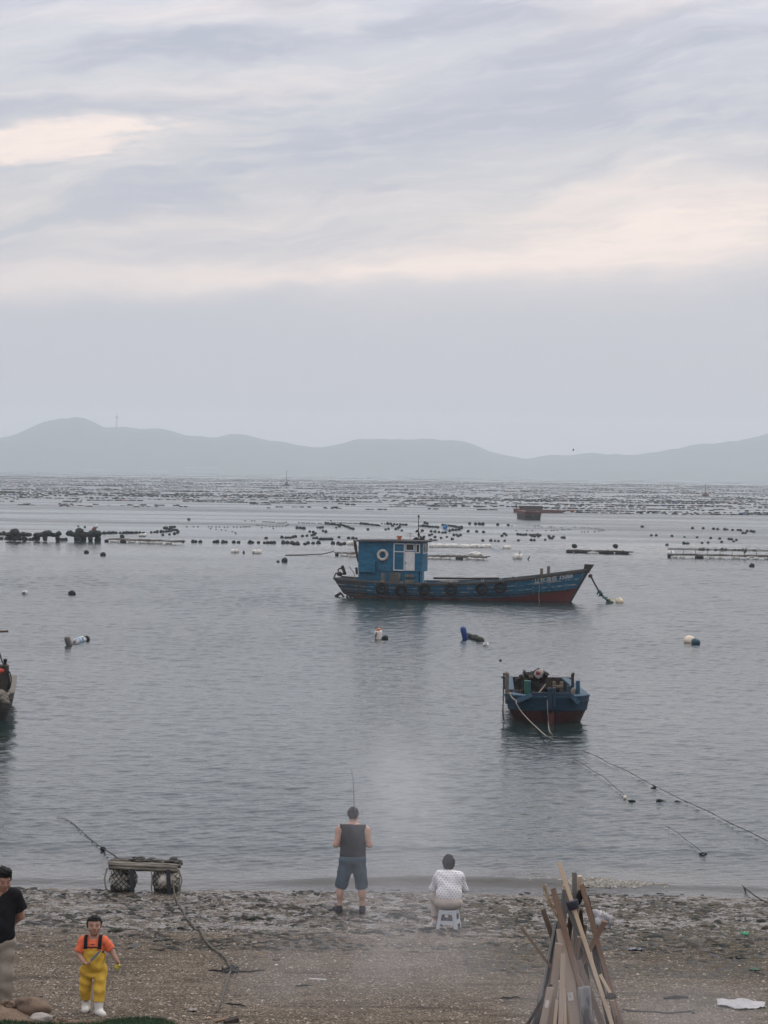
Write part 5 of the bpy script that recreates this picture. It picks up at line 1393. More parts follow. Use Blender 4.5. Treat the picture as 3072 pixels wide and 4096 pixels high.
def head(c, yaw, pitch, s=1.0, child=False):
    """prims of a head centred at c looking along -y turned by yaw (towards +x) and pitched down; also its frame"""
    M_ = Matrix.Rotation(yaw, 3, 'Z') @ Matrix.Rotation(pitch, 3, 'X')
    c = Vector(c)
    def at(x, y, z): return tuple(c + M_ @ Vector((x * s, y * s, z * s)))
    Mr = [list(r_) for r_ in M_]
    ch = 1.08 if child else 1.0
    pr = [ell(at(0, .012, .028), (.078 * s * ch, .096 * s, .092 * s), .02, Mr),
          ell(at(0, -.030, -.030), (.064 * s * ch, .068 * s, .082 * s), .03, Mr),
          ell(at(0, -.055, -.080), (.036 * s * ch, .032 * s, .030 * s), .035, Mr),
          cap(at(0, -.092, .022), at(0, -.105, -.020), .008 * s, .013 * s, .014), cap(at(-.013, -.096, -.026), at(.013, -.096, -.026), .008 * s, .008 * s, .008),
          cap(at(-.046, -.080, .032), at(.046, -.080, .032), .009 * s, .009 * s, .016),
          cap(at(-.02, -.089, -.056), at(.02, -.089, -.056), .0075 * s, .0075 * s, .010)]
    for sg in (-1, 1):
        pr += [ell(at(sg * .042 * ch, -.060, -.030), (.028 * s, .028 * s, .03 * s), .02, Mr),
               ell(at(sg * .078 * ch, .006, -.005), (.010 * s, .020 * s, .032 * s), .006, Mr),
               ell(at(sg * .031 * ch, -.101, .010), (.017 * s, .012 * s, .0075 * s), -1, Mr)]
        pr += [ell(at(sg * .031 * ch, -.082, .010), (.014 * s, .0135 * s, .0125 * s), .002, Mr)]
    def inv(P_):
        A = np.array(M_); return (P_ - np.array(c)) @ A / s
    return pr, at, inv, ch
def face_mat(inv, ch, extra=None):
    """0 skin, 1 eyes and brows, 2 lips"""
    def fn(cen):
        q = inv(cen); m = np.zeros(len(cen))
        fr = q[:, 1] < -.055
        for sg in (-1, 1):
            e = ((q[:, 0] - sg * .031 * ch) / .0150) ** 2 + ((q[:, 2] - .010) / .0058) ** 2 < 1
            b = (np.abs(q[:, 0] - sg * .034 * ch) < .020) & (np.abs(q[:, 2] - .036 + np.abs(q[:, 0] - sg * .034) * .15) < .0035)
            m[e & fr] = 1; m[b & fr] = 3
        m[(((q[:, 0]) / .022) ** 2 + ((q[:, 2] + .056) / .0075) ** 2 < 1) & fr] = 2
        m[(np.abs(np.abs(q[:, 0]) - .008) < .004) & (np.abs(q[:, 2] + .030) < .003) & (q[:, 1] < -.09)] = 3
        return m
    return fn
def skinm(name, a, b):
    m, n = new_mat(name); q = n.noise(n.coord(), 14, 4, .6)
    n.bsdf(n.ramp(q, [(.35, a), (.65, b)]), .55, n.bump(q, .1, .004), spec=.35, Subsurface_Weight=.08)
    return m
M_skin = skinm('light_tan_skin', (.40, .235, .17), (.47, .29, .215))
M_skin2 = skinm('tan_skin', (.31, .175, .125), (.38, .225, .165))
M_eye = flatm('dark_eye', (.02, .015, .013), .35)
M_lip = flatm('lip', (.27, .115, .10), .5); M_nost = flatm('nostril_shade', (.14, .07, .05), .6)
M_hair = pm('black_hair', (.004, .0035, .004), (.010, .009, .009), 30, (1, 1, .3), .7, .8, .004, spec=.15)
SK = [M_skin, M_eye, M_lip, M_nost]; SK2 = [M_skin2, M_eye, M_lip, M_nost]
def cloth(name, a, b, scale=9, rough=.85, **kw):
    return pm(name, a, b, scale, rough=rough, bump=.25, dist=.006, spec=.12, **kw)
def wr(amp=.004, f=22.0, seed=0.0):
    return lambda X, Y, Z: (amp * (np.sin(X * f + 5 * np.sin(Z * f * .31 + seed)) * np.sin(Z * f * .7 + 3 * np.sin(X * f * .4 + Y * 9 + seed)) + .5 * np.sin(Z * f * 1.7 + X * f * .6 + seed))).astype(np.float32)

# ------------------------------------------------------------------ the angler, seen from behind
g = G(1408, 3654); ang = thing('person', 'angler seen from behind in a black sleeveless top and dark denim shorts', 'person', g)
hp_, hat, hinv, hch = head((0, .035, 1.585), PI - .30, .05, 1.02)
# head looks along +y (away): yaw turns -y round to +y
B = hp_ + [cap((0, .005, 1.36), (0, .03, 1.52), .064, .060, .03),
     ell((0, .01, 1.26), (.205, .135, .20), .05), ell((0, .03, 1.06), (.195, .16, .22), .06), ell((0, 0, .88), (.195, .15, .14), .05),
     cap((-.165, 0, 1.375), (.165, 0, 1.375), .068, .068, .05)]
for s in (-1, 1):
    B += [cap((s * .205, 0, 1.355), (s * .272, -.035, 1.115), .062, .050, .03), cap((s * .272, -.035, 1.115), (s * .13, .22, 1.08), .048, .033, .02),
          ell((s * .225, 0, 1.32), (.066, .062, .085), .03)]
    B += hand((s * .125, .225, 1.08), (-s * .5, .8, .25), (-s * .8, -.45, 0), 1 if s > 0 else -1, 1.0, .9)
    fx = -.205 if s < 0 else .165
    B += [cap((s * .095, 0, .84), (fx * .92, .015, .47), .105, .068, .04), cap((fx * .92, .015, .47), (fx, -.015, .10), .056, .038, .03), ell((fx * .97, -.03, .335), (.060, .062, .12), .03),
          cap((fx, -.03, .06), (fx + (-.07 if s < 0 else .02), .15, .035), .040, .032, .02)]
sdf_obj('body', B, .0075, SK, ang, matfn=face_mat(hinv, hch))
def hair_of(hp, inv, name, parent, front=.0, low=-.055, h=.006, inf=.012, extra=(), top=.062, rip=.004, mat=None):
    pr = [('e', q[1], tuple(r_ + inf for r_ in q[2]), q[3], .02) for q in hp[:1]] + list(extra)
    def clip(X, Y, Z):
        P_ = np.stack([X.ravel(), Y.ravel(), Z.ravel()], 1); q = inv(P_)
        # cut away the face and the neck
        a = np.where(q[:, 2] > top, -.1, -(q[:, 1] - front) - .0 )
        line = np.minimum(-(q[:, 1] - front), 9)                       # >0 in front of the ears
        facecut = np.where(q[:, 2] < top, line, line - (q[:, 2] - top) * 6)
        lowcut = low - q[:, 2]
        return np.maximum(facecut, lowcut).reshape(X.shape).astype(np.float32) * .9
    return sdf_obj(name, pr, h, mat or M_hair, parent, clip, wr(rip, 90, 1.0))
hair_of(hp_, hinv, 'hair', ang, front=-.025, low=-.062)
# tank top
T = [ell((0, .01, 1.25), (.222, .152, .20), .05), ell((0, .03, 1.06), (.208, .175, .24), .06), ell((0, .02, .93), (.212, .165, .13), .05), cap((-.16, 0, 1.375), (.16, 0, 1.375), .080, .080, .05)]
M_tank = cloth('charcoal_cotton', (.018, .019, .024), (.032, .033, .040))
sdf_obj('tank_top', T, .0075, M_tank, ang, lambda X, Y, Z: np.maximum.reduce([.845 + .012 * np.sin(X * 14) - Z, Z - 1.452 + .25 * np.abs(X) * .25, np.abs(X) - .214 - .02 * (Z < 1.2)]).astype(np.float32), wr(.005, 17, 2.0))
M_denim = cloth('dark_denim', (.030, .050, .070), (.065, .098, .125), 5)
Sh = [ell((0, .0, .88), (.212, .168, .13), .04)]
for s in (-1, 1):
    fx = -.19 if s < 0 else .155
    Sh += [cap((s * .095, 0, .84), (fx, .01, .40), .122, .100, .045, flat=2)]
sdf_obj('shorts', Sh, .0075, M_denim, ang, lambda X, Y, Z: np.maximum(Z - .93, .0 - Z), wr(.006, 19, 4.0))
for s in (-1, 1):
    fx = -.205 if s < 0 else .165; tx = fx + (-.075 if s < 0 else .02)
    sdf_obj('shoe', [cap((fx, -.035, .045), (tx, .16, .035), .050, .040, .02), cap((fx, -.02, .06), (fx, -.015, .125), .048, .046, .02, flat=2)], .007, cloth('dark_grey_shoe_%d' % s, (.012, .013, .018), (.026, .027, .034)), ang, lambda X, Y, Z: .004 - Z)
# fishing rod in his hands
tip = PD(1402, 3069, 39.2); mid = PD(1414, 3150, 37.9); h0 = g + Vector((0.0, .30, 1.10)); butt = g + Vector((.04, .05, .95))
rp2 = smooth_path([butt, h0, g + Vector((.01, .62, 1.50)), mid, PD(1411, 3108, 38.6), tip], 5)
rod = MB().tube(rp2, list(np.linspace(.014, .004, len(rp2))), 7).build('fishing_rod', flatm('rod_black', (.015, .015, .016), .35), None, True)
tag(rod, 'thin dark fishing rod bending upward from the hands of the angler in shorts', 'fishing rod')
MB().lathe([(.03, -.02), (.035, 0), (.03, .03)], 14, Matrix.Translation(h0 + Vector((-.03, -.02, -.05))) @ Matrix.Rotation(R(90), 4, 'Y')).build('reel', M_iron, rod, True)

# ------------------------------------------------------------------ person sitting on a plastic stool
g = G(1794, 3728); stp = thing('person', 'person sitting hunched on a plastic stool, seen from behind, in a white patterned top', 'person', g)
hp_, hat, hinv, hch = head((-.005, .22, .955), PI, .30, .98)
B = hp_ + [cap((0, .14, .80), (-.003, .20, .92), .056, .054, .03), ell((0, .11, .70), (.185, .115, .17), .05), ell((0, .04, .50), (.175, .13, .16), .06), ell((0, .02, .405), (.185, .15, .10), .04), cap((-.14, .13, .80), (.14, .13, .80), .058, .058, .05)]
for s in (-1, 1):
    ex = s * .235
    B += [cap((s * .165, .13, .79), (ex, .20, .575), .050, .040, .03), cap((ex, .20, .575), (s * .11, .44, .52), .038, .028, .02)]
    B += hand((s * .11, .44, .52), (-s * .5, .8, -.1), (0, 0, -1), 1 if s > 0 else -1, .92, .6)
    kx, ky, fx, fy = (-.205, .36, -.195, .22) if s < 0 else (.13, .42, .03, .36)
    B += [cap((s * .09, .02, .40), (kx, ky, .415), .085, .060, .04), cap((kx, ky, .415), (fx, fy, .08), .052, .036, .03), cap((fx, fy - .03, .045), (fx - .02, fy + .15, .03), .036, .030, .02)]
sdf_obj('body', B, .0075, SK, stp, matfn=face_mat(hinv, hch))
hair_of(hp_, hinv, 'hair', stp, front=-.05, low=-.105, inf=.020, top=.07, extra=[ell(hat(0, .045, -.03), (.082, .07, .085), .03), ell(hat(.0, .03, .108), (.056, .052, .046), .02)])
m, n = new_mat('white_top_with_dark_motifs')
co = n.coord(); x, y, z = n.sep(co)
zz_ = z * 30.0; rowi = zz_.f('FLOOR'); xx_ = x * 20.0 + (rowi * .5)
cxm = xx_.f('FRACT') - .5; czm = zz_.f('FRACT') - .5
d1 = (cxm * cxm * 5.0 + czm * czm * 9.0).f('SQRT') + (n.noise(co, 60, 2) - .5) * .45
pat = 1.0 - d1.sm(.38, .58)
n.bsdf(n.mix(pat * .85, n.ramp(n.noise(co, 6, 3), [(.3, (.60, .59, .61)), (.7, (.75, .74, .75))]), (.085, .085, .10)), .85, n.bump(n.noise(co, 14, 4), .3, .01))
M_top = m
T = [ell((0, .11, .70), (.205, .135, .18), .05), ell((0, .04, .52), (.195, .15, .20), .06), cap((-.14, .13, .80), (.14, .13, .80), .070, .070, .05)]
for s in (-1, 1): T += [cap((s * .165, .13, .785), (s * .238, .20, .575), .068, .058, .03), cap((s * .238, .20, .575), (s * .18, .30, .555), .056, .05, .02, flat=2)]
sdf_obj('top', T, .0075, M_top, stp, lambda X, Y, Z: np.maximum(.405 + .02 * X - Z, -9 + 0 * Z), wr(.006, 20, 1.3))
M_bei = cloth('beige_trousers', (.30, .26, .23), (.40, .35, .31), 6)
Pn = [ell((0, .025, .395), (.205, .18, .105), .04)]
for s in (-1, 1):
    kx, ky, fx, fy = (-.205, .36, -.195, .22) if s < 0 else (.13, .42, .03, .36)
    Pn += [cap((s * .10, .02, .395), (kx, ky, .415), .10, .078, .04), cap((kx, ky, .415), (fx, fy, .13), .074, .058, .03, flat=2)]
sdf_obj('trousers', Pn, .0075, M_bei, stp, lambda X, Y, Z: np.maximum(Z - .50, .302 - Z - 9 * (Y > .16) ), wr(.005, 18, 2.2))
for s in (-1, 1):
    fx, fy = (-.195, .22) if s < 0 else (.03, .36)
    sdf_obj('shoe', [cap((fx, fy - .035, .045), (fx - .02, fy + .16, .035), .046, .037, .02)], .007, cloth('pale_shoe_%d' % s, (.36, .33, .31), (.46, .43, .41)), stp, lambda X, Y, Z: .003 - Z)
M_stool = pm('grey_blue_white_plastic', (.40, .42, .45), (.46, .48, .51), 3, rough=.5, bump=.05)
stool = thing('stool', 'pale blue-grey plastic stool with window openings under the seated person', 'stool', g + Vector((.0, .0, 0)), R(-13))
SH_, TW, BW = .302, .125, .165
sm_ = MB().box((0, 0, SH_ - .012), (2 * TW, 2 * TW, .024)); sm_.build('seat', M_stool, stool, bevel=.010)
def sw_at(z): return BW + (TW - BW) * z / SH_
for q in range(4):
    Mq = Matrix.Rotation(q * PI / 2, 3, 'Z')
    for (z0, z1, nm) in ((.245, .288, 'apron'), (.095, .148, 'side_band')):
        w0, w1 = sw_at(z0), sw_at(z1); i0 = .0545
        vv = [Mq @ Vector(p) for p in [(-w0 + i0, -w0, z0), (w0 - i0, -w0, z0), (w1 - i0, -w1, z1), (-w1 + i0, -w1, z1), (-w0 + i0, -w0 + .012, z0), (w0 - i0, -w0 + .012, z0), (w1 - i0, -w1 + .012, z1), (-w1 + i0, -w1 + .012, z1)]]
        MB().add(vv, [(0, 1, 2, 3), (7, 6, 5, 4), (0, 4, 5, 1), (1, 5, 6, 2), (2, 6, 7, 3), (3, 7, 4, 0)]).build(nm, M_stool, stool)
    vv = []
    for z in (0, .2895):
        w_ = sw_at(z); ww = .056 if z else .048
        vv += [Mq @ Vector(p) for p in [(-w_ - .001, -w_ - .001, z), (-w_ + ww, -w_ - .001, z), (-w_ + ww, -w_ + .013, z), (-w_ + .013, -w_ + .013, z), (-w_ + .013, -w_ + ww, z), (-w_ - .001, -w_ + ww, z)]]
    MB().add(vv, [(5, 4, 3, 2, 1, 0), (6, 7, 8, 9, 10, 11)] + [(k, (k + 1) % 6, (k + 1) % 6 + 6, k + 6) for k in range(6)]).build('leg', M_stool, stool)

# ------------------------------------------------------------------ boy in yellow bib trousers
g = G(372, 4052); boy = thing('person', 'small boy in yellow bib trousers, orange shirt and white boots walking up the beach', 'person', g)
hp_, hat, hinv, hch = head((0.005, -.01, 1.026), .16, .0, .915, True)
B = hp_ + [cap((0, .0, .86), (0.003, .0, .95), .044, .044, .02), ell((0, 0, .76), (.125, .085, .13), .04), ell((0, -.01, .60), (.125, .10, .13), .05), cap((-.10, 0, .855), (.10, 0, .855), .042, .042, .03)]
LE, LH = (-.175, -.03, .70), (-.085, -.155, .625)
RE, RH = (.215, .0, .72), (.272, -.04, .635)
B += [cap((-.125, 0, .845), LE, .042, .034, .02), cap(LE, LH, .033, .024, .015), cap((.125, 0, .845), RE, .042, .034, .02), cap(RE, RH, .033, .024, .015)]
B += hand(LH, (.75, -.5, -.25), (0, .1, 1.0), -1, .70, 1.0) + hand(RH, (.55, -.15, -.8), (-.6, -.6, -.3), 1, .70, .8)
for s in (-1, 1):
    kx, fx, fy = (-.088, -.088, .05) if s < 0 else (.080, .080, -.13)
    B += [cap((s * .06, 0, .50), (kx, -.04 - .055 * s, .29), .056, .044, .02), cap((kx, -.04 - .055 * s, .29), (fx, fy, .08), .044, .030, .02), cap((fx, fy, .05), (fx + .050 * (s > 0), fy - .080, .042), .026, .020, .01)]
sdf_obj('body', B, .0055, SK2, boy, matfn=face_mat(hinv, hch))
hair_of(hp_, hinv, 'hair', boy, front=-.018, low=-.030, inf=.012, top=.058, h=.0045, rip=.008)
M_or = cloth('orange_shirt', (.62, .125, .055), (.74, .175, .085), 6)
T = [ell((0, 0, .77), (.130, .096, .14), .04), ell((0, -.005, .64), (.128, .104, .12), .04), cap((-.10, 0, .855), (.10, 0, .855), .053, .053, .03),
     cap((-.12, 0, .845), (-.166, -.024, .722), .060, .056, .02, flat=2), cap((.12, 0, .845), (.198, .0, .745), .060, .056, .02, flat=2)]
sdf_obj('shirt', T, .006, M_or, boy, lambda X, Y, Z: np.maximum(.58 - Z, np.where(np.sqrt(X ** 2 + (Y + .01) ** 2) < .062, Z - .872 - 2.0 * (Y + .03) * (Y > -.03), -1.)).astype(np.float32), wr(.0035, 36, .6))
M_yel = cloth('yellow_rubber_cloth', (.47, .285, .040), (.64, .41, .065), 5, rough=.75)
Pn = [ell((0, -.005, .71), (.134, .108, .15), .04), ell((0, -.005, .58), (.146, .118, .15), .05), ell((0, 0, .535), (.150, .118, .085), .03), ell((0, -.01, .462), (.115, .098, .045), .02)]
for s in (-1, 1):
    kx, fx, fy = (-.088, -.090, .05) if s < 0 else (.080, .080, -.12)
    kx = kx * 1.02; Pn += [cap((s * .080, 0, .50), (kx + s * .004, -.04 - .055 * s, .29), .084, .064, .012), cap((kx + s * .004, -.04 - .055 * s, .29), (fx, fy, .160), .064, .060, .015, flat=2)]
sdf_obj('bib_trousers', Pn, .006, M_yel, boy, lambda X, Y, Z: np.maximum(Z - .792 + .9 * np.maximum(np.abs(X) - .075, 0) + 1.2 * np.maximum(Y + .02, 0), -1.0).astype(np.float32), lambda X, Y, Z: wr(.0085, 27, 3.1)(X, Y, Z) * np.clip((Z - .15) * 9, .1, 1).astype(np.float32))
M_strap = flatm('black_webbing', (.007, .007, .010), .9)
for s in (-1, 1):
    pts = [(s * .080, -.119, .775), (s * .082, -.108, .825), (s * .084, -.070, .885), (s * .084, -.01, .912), (s * .080, .05, .885), (s * .06, .10, .80)]
    mb = MB(); pts = smooth_path(pts, 4); vv = []
    for i, p in enumerate(pts):
        a = (pts[min(i + 1, len(pts) - 1)] - pts[max(i - 1, 0)]).normalized(); u_ = Vector((1, 0, 0)); nn_ = a.cross(u_).normalized() * -1
        out = Vector((0, p.y, p.z - .80)).normalized() * .004
        for d_ in (u_ * -.020 - out, u_ * .020 - out, u_ * .020 + out, u_ * -.020 + out): vv.append(p + d_)
    ffs = [(i * 4 + k, i * 4 + (k + 1) % 4, i * 4 + 4 + (k + 1) % 4, i * 4 + 4 + k) for i in range(len(pts) - 1) for k in range(4)] + [(3, 2, 1, 0), tuple(len(pts) * 4 - 4 + k for k in range(4))]
    mb.add(vv, ffs).build('strap', M_strap, boy)
tr = MB(); tr.tube([(-.105 + .21 * t, -.110 - .014 * math.sin(PI * t), .780 + .014 * math.sin(PI * t)) for t in np.linspace(0, 1, 9)], .007, 6); tr.build('bib_edge', M_strap, boy)
MB().box((.0, -.1165, .828), (.045, .004, .010)).build('shirt_print', flatm('dark_print', (.06, .02, .02), .8), boy)
MB().lathe([(.011, 0), (.011, .006)], 12, Matrix.Translation((.118, -.085, .735)) @ Matrix.Rotation(R(90), 4, 'X')).build('bib_button', M_strap, boy)
M_boot = pm('white_rubber_boot', (.56, .54, .50), (.68, .66, .62), 7, rough=.4, bump=.1, spots=((.25, .21, .17), 9, .62, .75))
for s in (-1, 1):
    fx, fy = (-.090, .05) if s < 0 else (.082, -.125)
    b = sdf_obj('boot', [cap((fx, fy + .005, .045), (fx + .058 * (s > 0), fy - .090, .040), .046, .040, .02), cap((fx, fy + .01, .05), (fx, fy + .01, .178), .048, .053, .02, flat=2)], .0055, M_boot, boy, lambda X, Y, Z: .016 - Z)
    sdf_obj('sole', [cap((fx, fy + .01, .02), (fx + .058 * (s > 0), fy - .095, .02), .051, .045, .01)], .0055, M_black, b, lambda X, Y, Z: np.maximum(Z - .020, .002 - Z))
kn = MB(); p = Vector(LH) + Vector((.05, -.035, .0)); dk_ = Vector((.62, -.12, .66)).normalized()
kb = p + dk_ * .035
kn.bar(kb, kb + dk_ * .13, .030, .006, (0, -1, .1)); kn.bar(kb + dk_ * .13, kb + dk_ * .185, .030, .006, (0, -1, .1), .006)
ko = kn.build('toy_knife', flatm('grey_teal_plastic', (.13, .19, .21), .5), None, bevel=.003); ko.location = g
tag(ko, 'grey-blue blade with yellow handle held across his chest by the boy', 'toy knife')
MB().bar(p - dk_ * .045, p + dk_ * .036, .022, .02, (0, -1, .1)).build('handle', M_yel, ko, bevel=.006)
yt = MB().blob(Vector(RH) + Vector((.012, -.045, -.075)), (.034, .022, .026), 3, .3).blob(Vector(RH) + Vector((.035, -.04, -.062)), (.02, .02, .02), 4, .3).build('yellow_toy', pm('olive_yellow_plastic', (.30, .26, .03), (.45, .36, .05), 9), None, True); yt.location = g
tag(yt, 'small olive-yellow object in the hanging hand of the boy', 'toy')

# ------------------------------------------------------------------ man at the left edge, looking down
g = PB(-14, 4062); g.z = ground(g.x, g.y)
man = thing('person', 'man in black T-shirt and khaki trousers at the left edge, looking down', 'person', g)
hp_, hat, hinv, hch = head((.070, -.07, 1.585), .50, .42, 1.06)
B = hp_ + [cap((.01, -.01, 1.40), (.055, -.05, 1.53), .066, .062, .03), ell((0, 0, 1.27), (.20, .13, .20), .05), ell((0, -.03, 1.06), (.185, .16, .22), .06), ell((0, 0, .88), (.185, .15, .14), .05), cap((-.165, 0, 1.40), (.165, 0, 1.40), .062, .062, .05)]
for s in (-1, 1):
    B += [cap((s * .205, 0, 1.375), (s * .245, .10, 1.13), .058, .048, .03), cap((s * .245, .10, 1.13), (s * .07, .22, .96), .046, .032, .02)]
    B += hand((s * .07, .22, .96), (-s * .8, .1, -.3), (0, -.2, -1), s, 1.0, .7)
    B += [cap((s * .095, 0, .84), (s * .105, -.03, .47), .10, .066, .04), cap((s * .105, -.03, .47), (s * .10, .02, .09), .056, .04, .03), cap((s * .10, 0, .06), (s * .12, -.16, .035), .040, .034, .02)]
sdf_obj('body', B, .0075, SK2, man, matfn=face_mat(hinv, hch))
hair_of(hp_, hinv, 'hair', man, front=-.035, low=-.03, inf=.020, top=.060, rip=.007, extra=[ell(hat(.01, -.02, .105), (.068, .075, .034), .03)])
T = [ell((0, 0, 1.27), (.218, .150, .20), .05), ell((0, -.03, 1.06), (.208, .178, .25), .06), ell((0, -.015, .92), (.205, .165, .12), .05), cap((-.16, 0, 1.40), (.16, 0, 1.40), .074, .074, .05)]
for s in (-1, 1): T += [cap((s * .20, 0, 1.38), (s * .262, .06, 1.215), .080, .078, .03, flat=2)]
sdf_obj('t_shirt', T, .0075, cloth('black_cotton', (.006, .006, .008), (.012, .012, .015)), man, lambda X, Y, Z: np.maximum(.835 + .01 * np.sin(X * 15) - Z, np.where(np.sqrt(X ** 2 + (Y + .03) ** 2) < .085, Z - 1.425 - .9 * (Y + .05), -1)).astype(np.float32), wr(.006, 16, .9))
Pn = [ell((0, 0, .86), (.198, .165, .14), .04)]
for s in (-1, 1): Pn += [cap((s * .095, 0, .84), (s * .105, -.03, .47), .118, .092, .04), cap((s * .105, -.03, .47), (s * .10, .02, .06), .090, .080, .03, flat=2)]
sdf_obj('trousers', Pn, .0075, cloth('khaki_cotton', (.22, .19, .155), (.32, .285, .24), 6), man, lambda X, Y, Z: Z - .93, wr(.008, 19, 5.0))
for s in (-1, 1):
    sdf_obj('shoe', [cap((s * .10, .01, .05), (s * .125, -.18, .04), .052, .044, .02)], .008, M_black, man, lambda X, Y, Z: .004 - Z)
# ================================================================== TIMBER STACKED FOR A FIRE
def plankm(name, a, b, kn=None):
    m, n = new_mat(name)
    co = n.coord('Object')
    g = n.noise(n.scale(co, (26, 26, 1.3)), 1.6, 6, .6, .5)
    d = n.noise(n.scale(co, (5, 5, 1.0)), 2.2, 4, .6)
    col = n.ramp(g, [(.25, a), (.72, b)])
    col = n.mix(d.sm(.52, .75) * .5, col, kn or tuple(c * .35 for c in a))
    n.bsdf(col, .78, n.bump(g, .5, .004), spec=.25)
    return m
PW = {'pale': plankm('pale_new_pine', (.42, .32, .225), (.56, .44, .32), (.26, .18, .11)), 'tan': plankm('tan_fibreboard', (.34, .272, .215), (.375, .30, .24), (.31, .245, .19)),
      'brown': plankm('brown_weathered_plank', (.135, .086, .060), (.235, .16, .115)), 'dark': plankm('dark_old_plank', (.040, .032, .028), (.085, .068, .058)),
      'grey': plankm('silver_grey_plank', (.13, .125, .12), (.23, .22, .21)), 'mid': plankm('grey_brown_plank', (.16, .125, .10), (.26, .21, .17)),
      'speck': plankm('speckled_grey_plank', (.06, .06, .062), (.24, .23, .22)), 'edge': plankm('pale_grey_edge', (.24, .245, .24), (.34, .345, .34))}
def plank(top, bot, wpx, thick, mt, label, yt=24.45, yb=None, twist=0.0, name='plank', w1=1.0):
    """from its top end (pixels, at distance yt) to its foot (pixels, on the beach or at distance yb)"""
    p1 = PD(top[0], top[1], yt); p0 = PD(bot[0], bot[1], yb) if yb else G(*bot) - Vector((0, 0, .05))
    wd = wpx * 24.3 / F; L = (p1 - p0).length; a = (p1 - p0).normalized()
    nrm = Vector((math.sin(twist), -math.cos(twist), .1)); nrm = (nrm - a * nrm.dot(a)).normalized(); u = a.cross(nrm)
    rg = random.Random(int(top[0] * 7 + top[1])); v = []; f = []; NSEG = 6; bow = rg.uniform(-.006, .006)
    for i in range(NSEG + 1):
        q = i / NSEG; ww = wd * (1 + (w1 - 1) * q) / 2; off = bow * math.sin(PI * q)
        for x_, y_ in ((-1, -1), (1, -1), (1, 1), (-1, 1)):
            v.append((x_ * ww * (1 + rg.uniform(-.03, .03)), y_ * thick / 2 + off, q * L + (rg.uniform(-.012, .012) if i in (0, NSEG) else 0)))
    for i in range(NSEG):
        for k in range(4): f.append((i * 4 + k, i * 4 + (k + 1) % 4, i * 4 + 4 + (k + 1) % 4, i * 4 + 4 + k))
    f += [(3, 2, 1, 0), tuple(NSEG * 4 + k for k in range(4))]
    o = np_mesh(name, v, f, PW[mt] if isinstance(mt, str) else mt)
    bv = o.modifiers.new('bevel', 'BEVEL'); bv.width = min(.003, thick * .2); bv.segments = 1; bv.limit_method = 'ANGLE'
    o.matrix_world = Matrix((( u.x, -nrm.x, a.x, p0.x), (u.y, -nrm.y, a.y, p0.y), (u.z, -nrm.z, a.z, p0.z), (0, 0, 0, 1)))
    return tag(o, label, 'plank', 'boards leaned together for a bonfire')
P_ = plank
P_((2236, 3452), (2489, 4205), 16, .030, 'pale', 'longest pale batten, reaching highest of the timber stack and crossing its front', 24.40)
P_((2297, 3488), (2318, 4150), 20, .025, 'grey', 'upright silver-grey plank whose flat top stands second highest in the stack', 24.62)
P_((2320, 3505), (2262, 4140), 17, .045, 'pale', 'pale post just right of the upright silver-grey plank', 24.70)
P_((2326, 3537), (2512, 4190), 20, .045, 'brown', 'long brown beam forming the right-hand outline of the timber stack', 24.50)
P_((2346, 3585), (2488, 4170), 19, .03, 'dark', 'dark plank lying against the long brown beam at the right of the stack', 24.66)
P_((2212, 3553), (2322, 3948), 22, .035, 'brown', 'reddish brown plank slanting across the front of the stack, ending above the grey log', 24.22, 24.02)
P_((2266, 3556), (2178, 4150), 33, .022, 'grey', 'broad light grey board near the top of the stack, partly hidden by a brown plank', 24.50, None, .15)
P_((2259, 3542), (2205, 4140), 15, .03, 'pale', 'short-topped yellowish stick peeping over the broad light grey board', 24.60)
P_((2170, 3634), (2345, 4120), 20, .03, 'mid', 'grey-brown stake leaning in from the left with its end cut square', 24.60)
P_((2082, 3706), (2312, 4010), 12, .028, 'mid', 'thin crooked stick jutting out far to the left of the stack', 24.05, 24.35)
P_((2247, 3712), (2322, 4205), 48, .018, 'tan', 'widest tan board in front of the stack, with a white paper label', 24.16)
P_((2236, 3775), (2184, 4190), 29, .018, 'tan', 'tan board bending down to the left, left of the widest tan board', 24.10)
P_((2252, 3815), (2238, 4215), 19, .022, 'tan', 'narrow tan board lying over the left edge of the widest one', 24.02)
P_((2202, 3950), (2148, 4200), 28, .018, 'tan', 'leftmost tan board, low in the stack, with a small white sticker', 24.02)
P_((2256, 3940), (2266, 4215), 11, .018, 'pale', 'thin pale batten between the two tan boards right of centre', 24.06)
P_((2228, 4000), (2207, 4210), 13, .02, 'pale', 'thin pale batten between the two tan boards on the left', 24.0)
P_((2312, 3842), (2450, 4190), 24, .02, 'mid', 'grey-tan board slanting down right behind the grey log', 24.14)
P_((2421, 3684), (2302, 3900), 21, .03, 'brown', 'brown stick crossing the right side of the stack with its cut end sticking up', 24.20, 24.28)
P_((2318, 3748), (2286, 3905), 18, .03, 'mid', 'short grey-brown stub in the upper middle of the stack', 24.15, 24.25)
P_((2400, 3898), (2450, 3990), 13, .02, 'pale', 'short pale batten on the right above the dark rag', 24.15, 24.08)
P_((2447, 4000), (2490, 4165), 17, .02, 'pale', 'pale batten on the right below the dark rag', 24.06)
P_((2472, 4030), (2512, 4140), 8, .02, 'edge', 'thin pale strip at the lower right foot of the stack', 24.3)
P_((2224, 3680), (2128, 4150), 10, .03, 'edge', 'thin pale grey strip forming the left outline of the stack', 24.55)
P_((2234, 3690), (2150, 4140), 28, .03, 'dark', 'dark board just inside the pale left outline strip', 24.62)
P_((2206, 3935), (2066, 4160), 13, .022, 'dark', 'upper one of the dark sticks sloping out low at the left foot', 24.10)
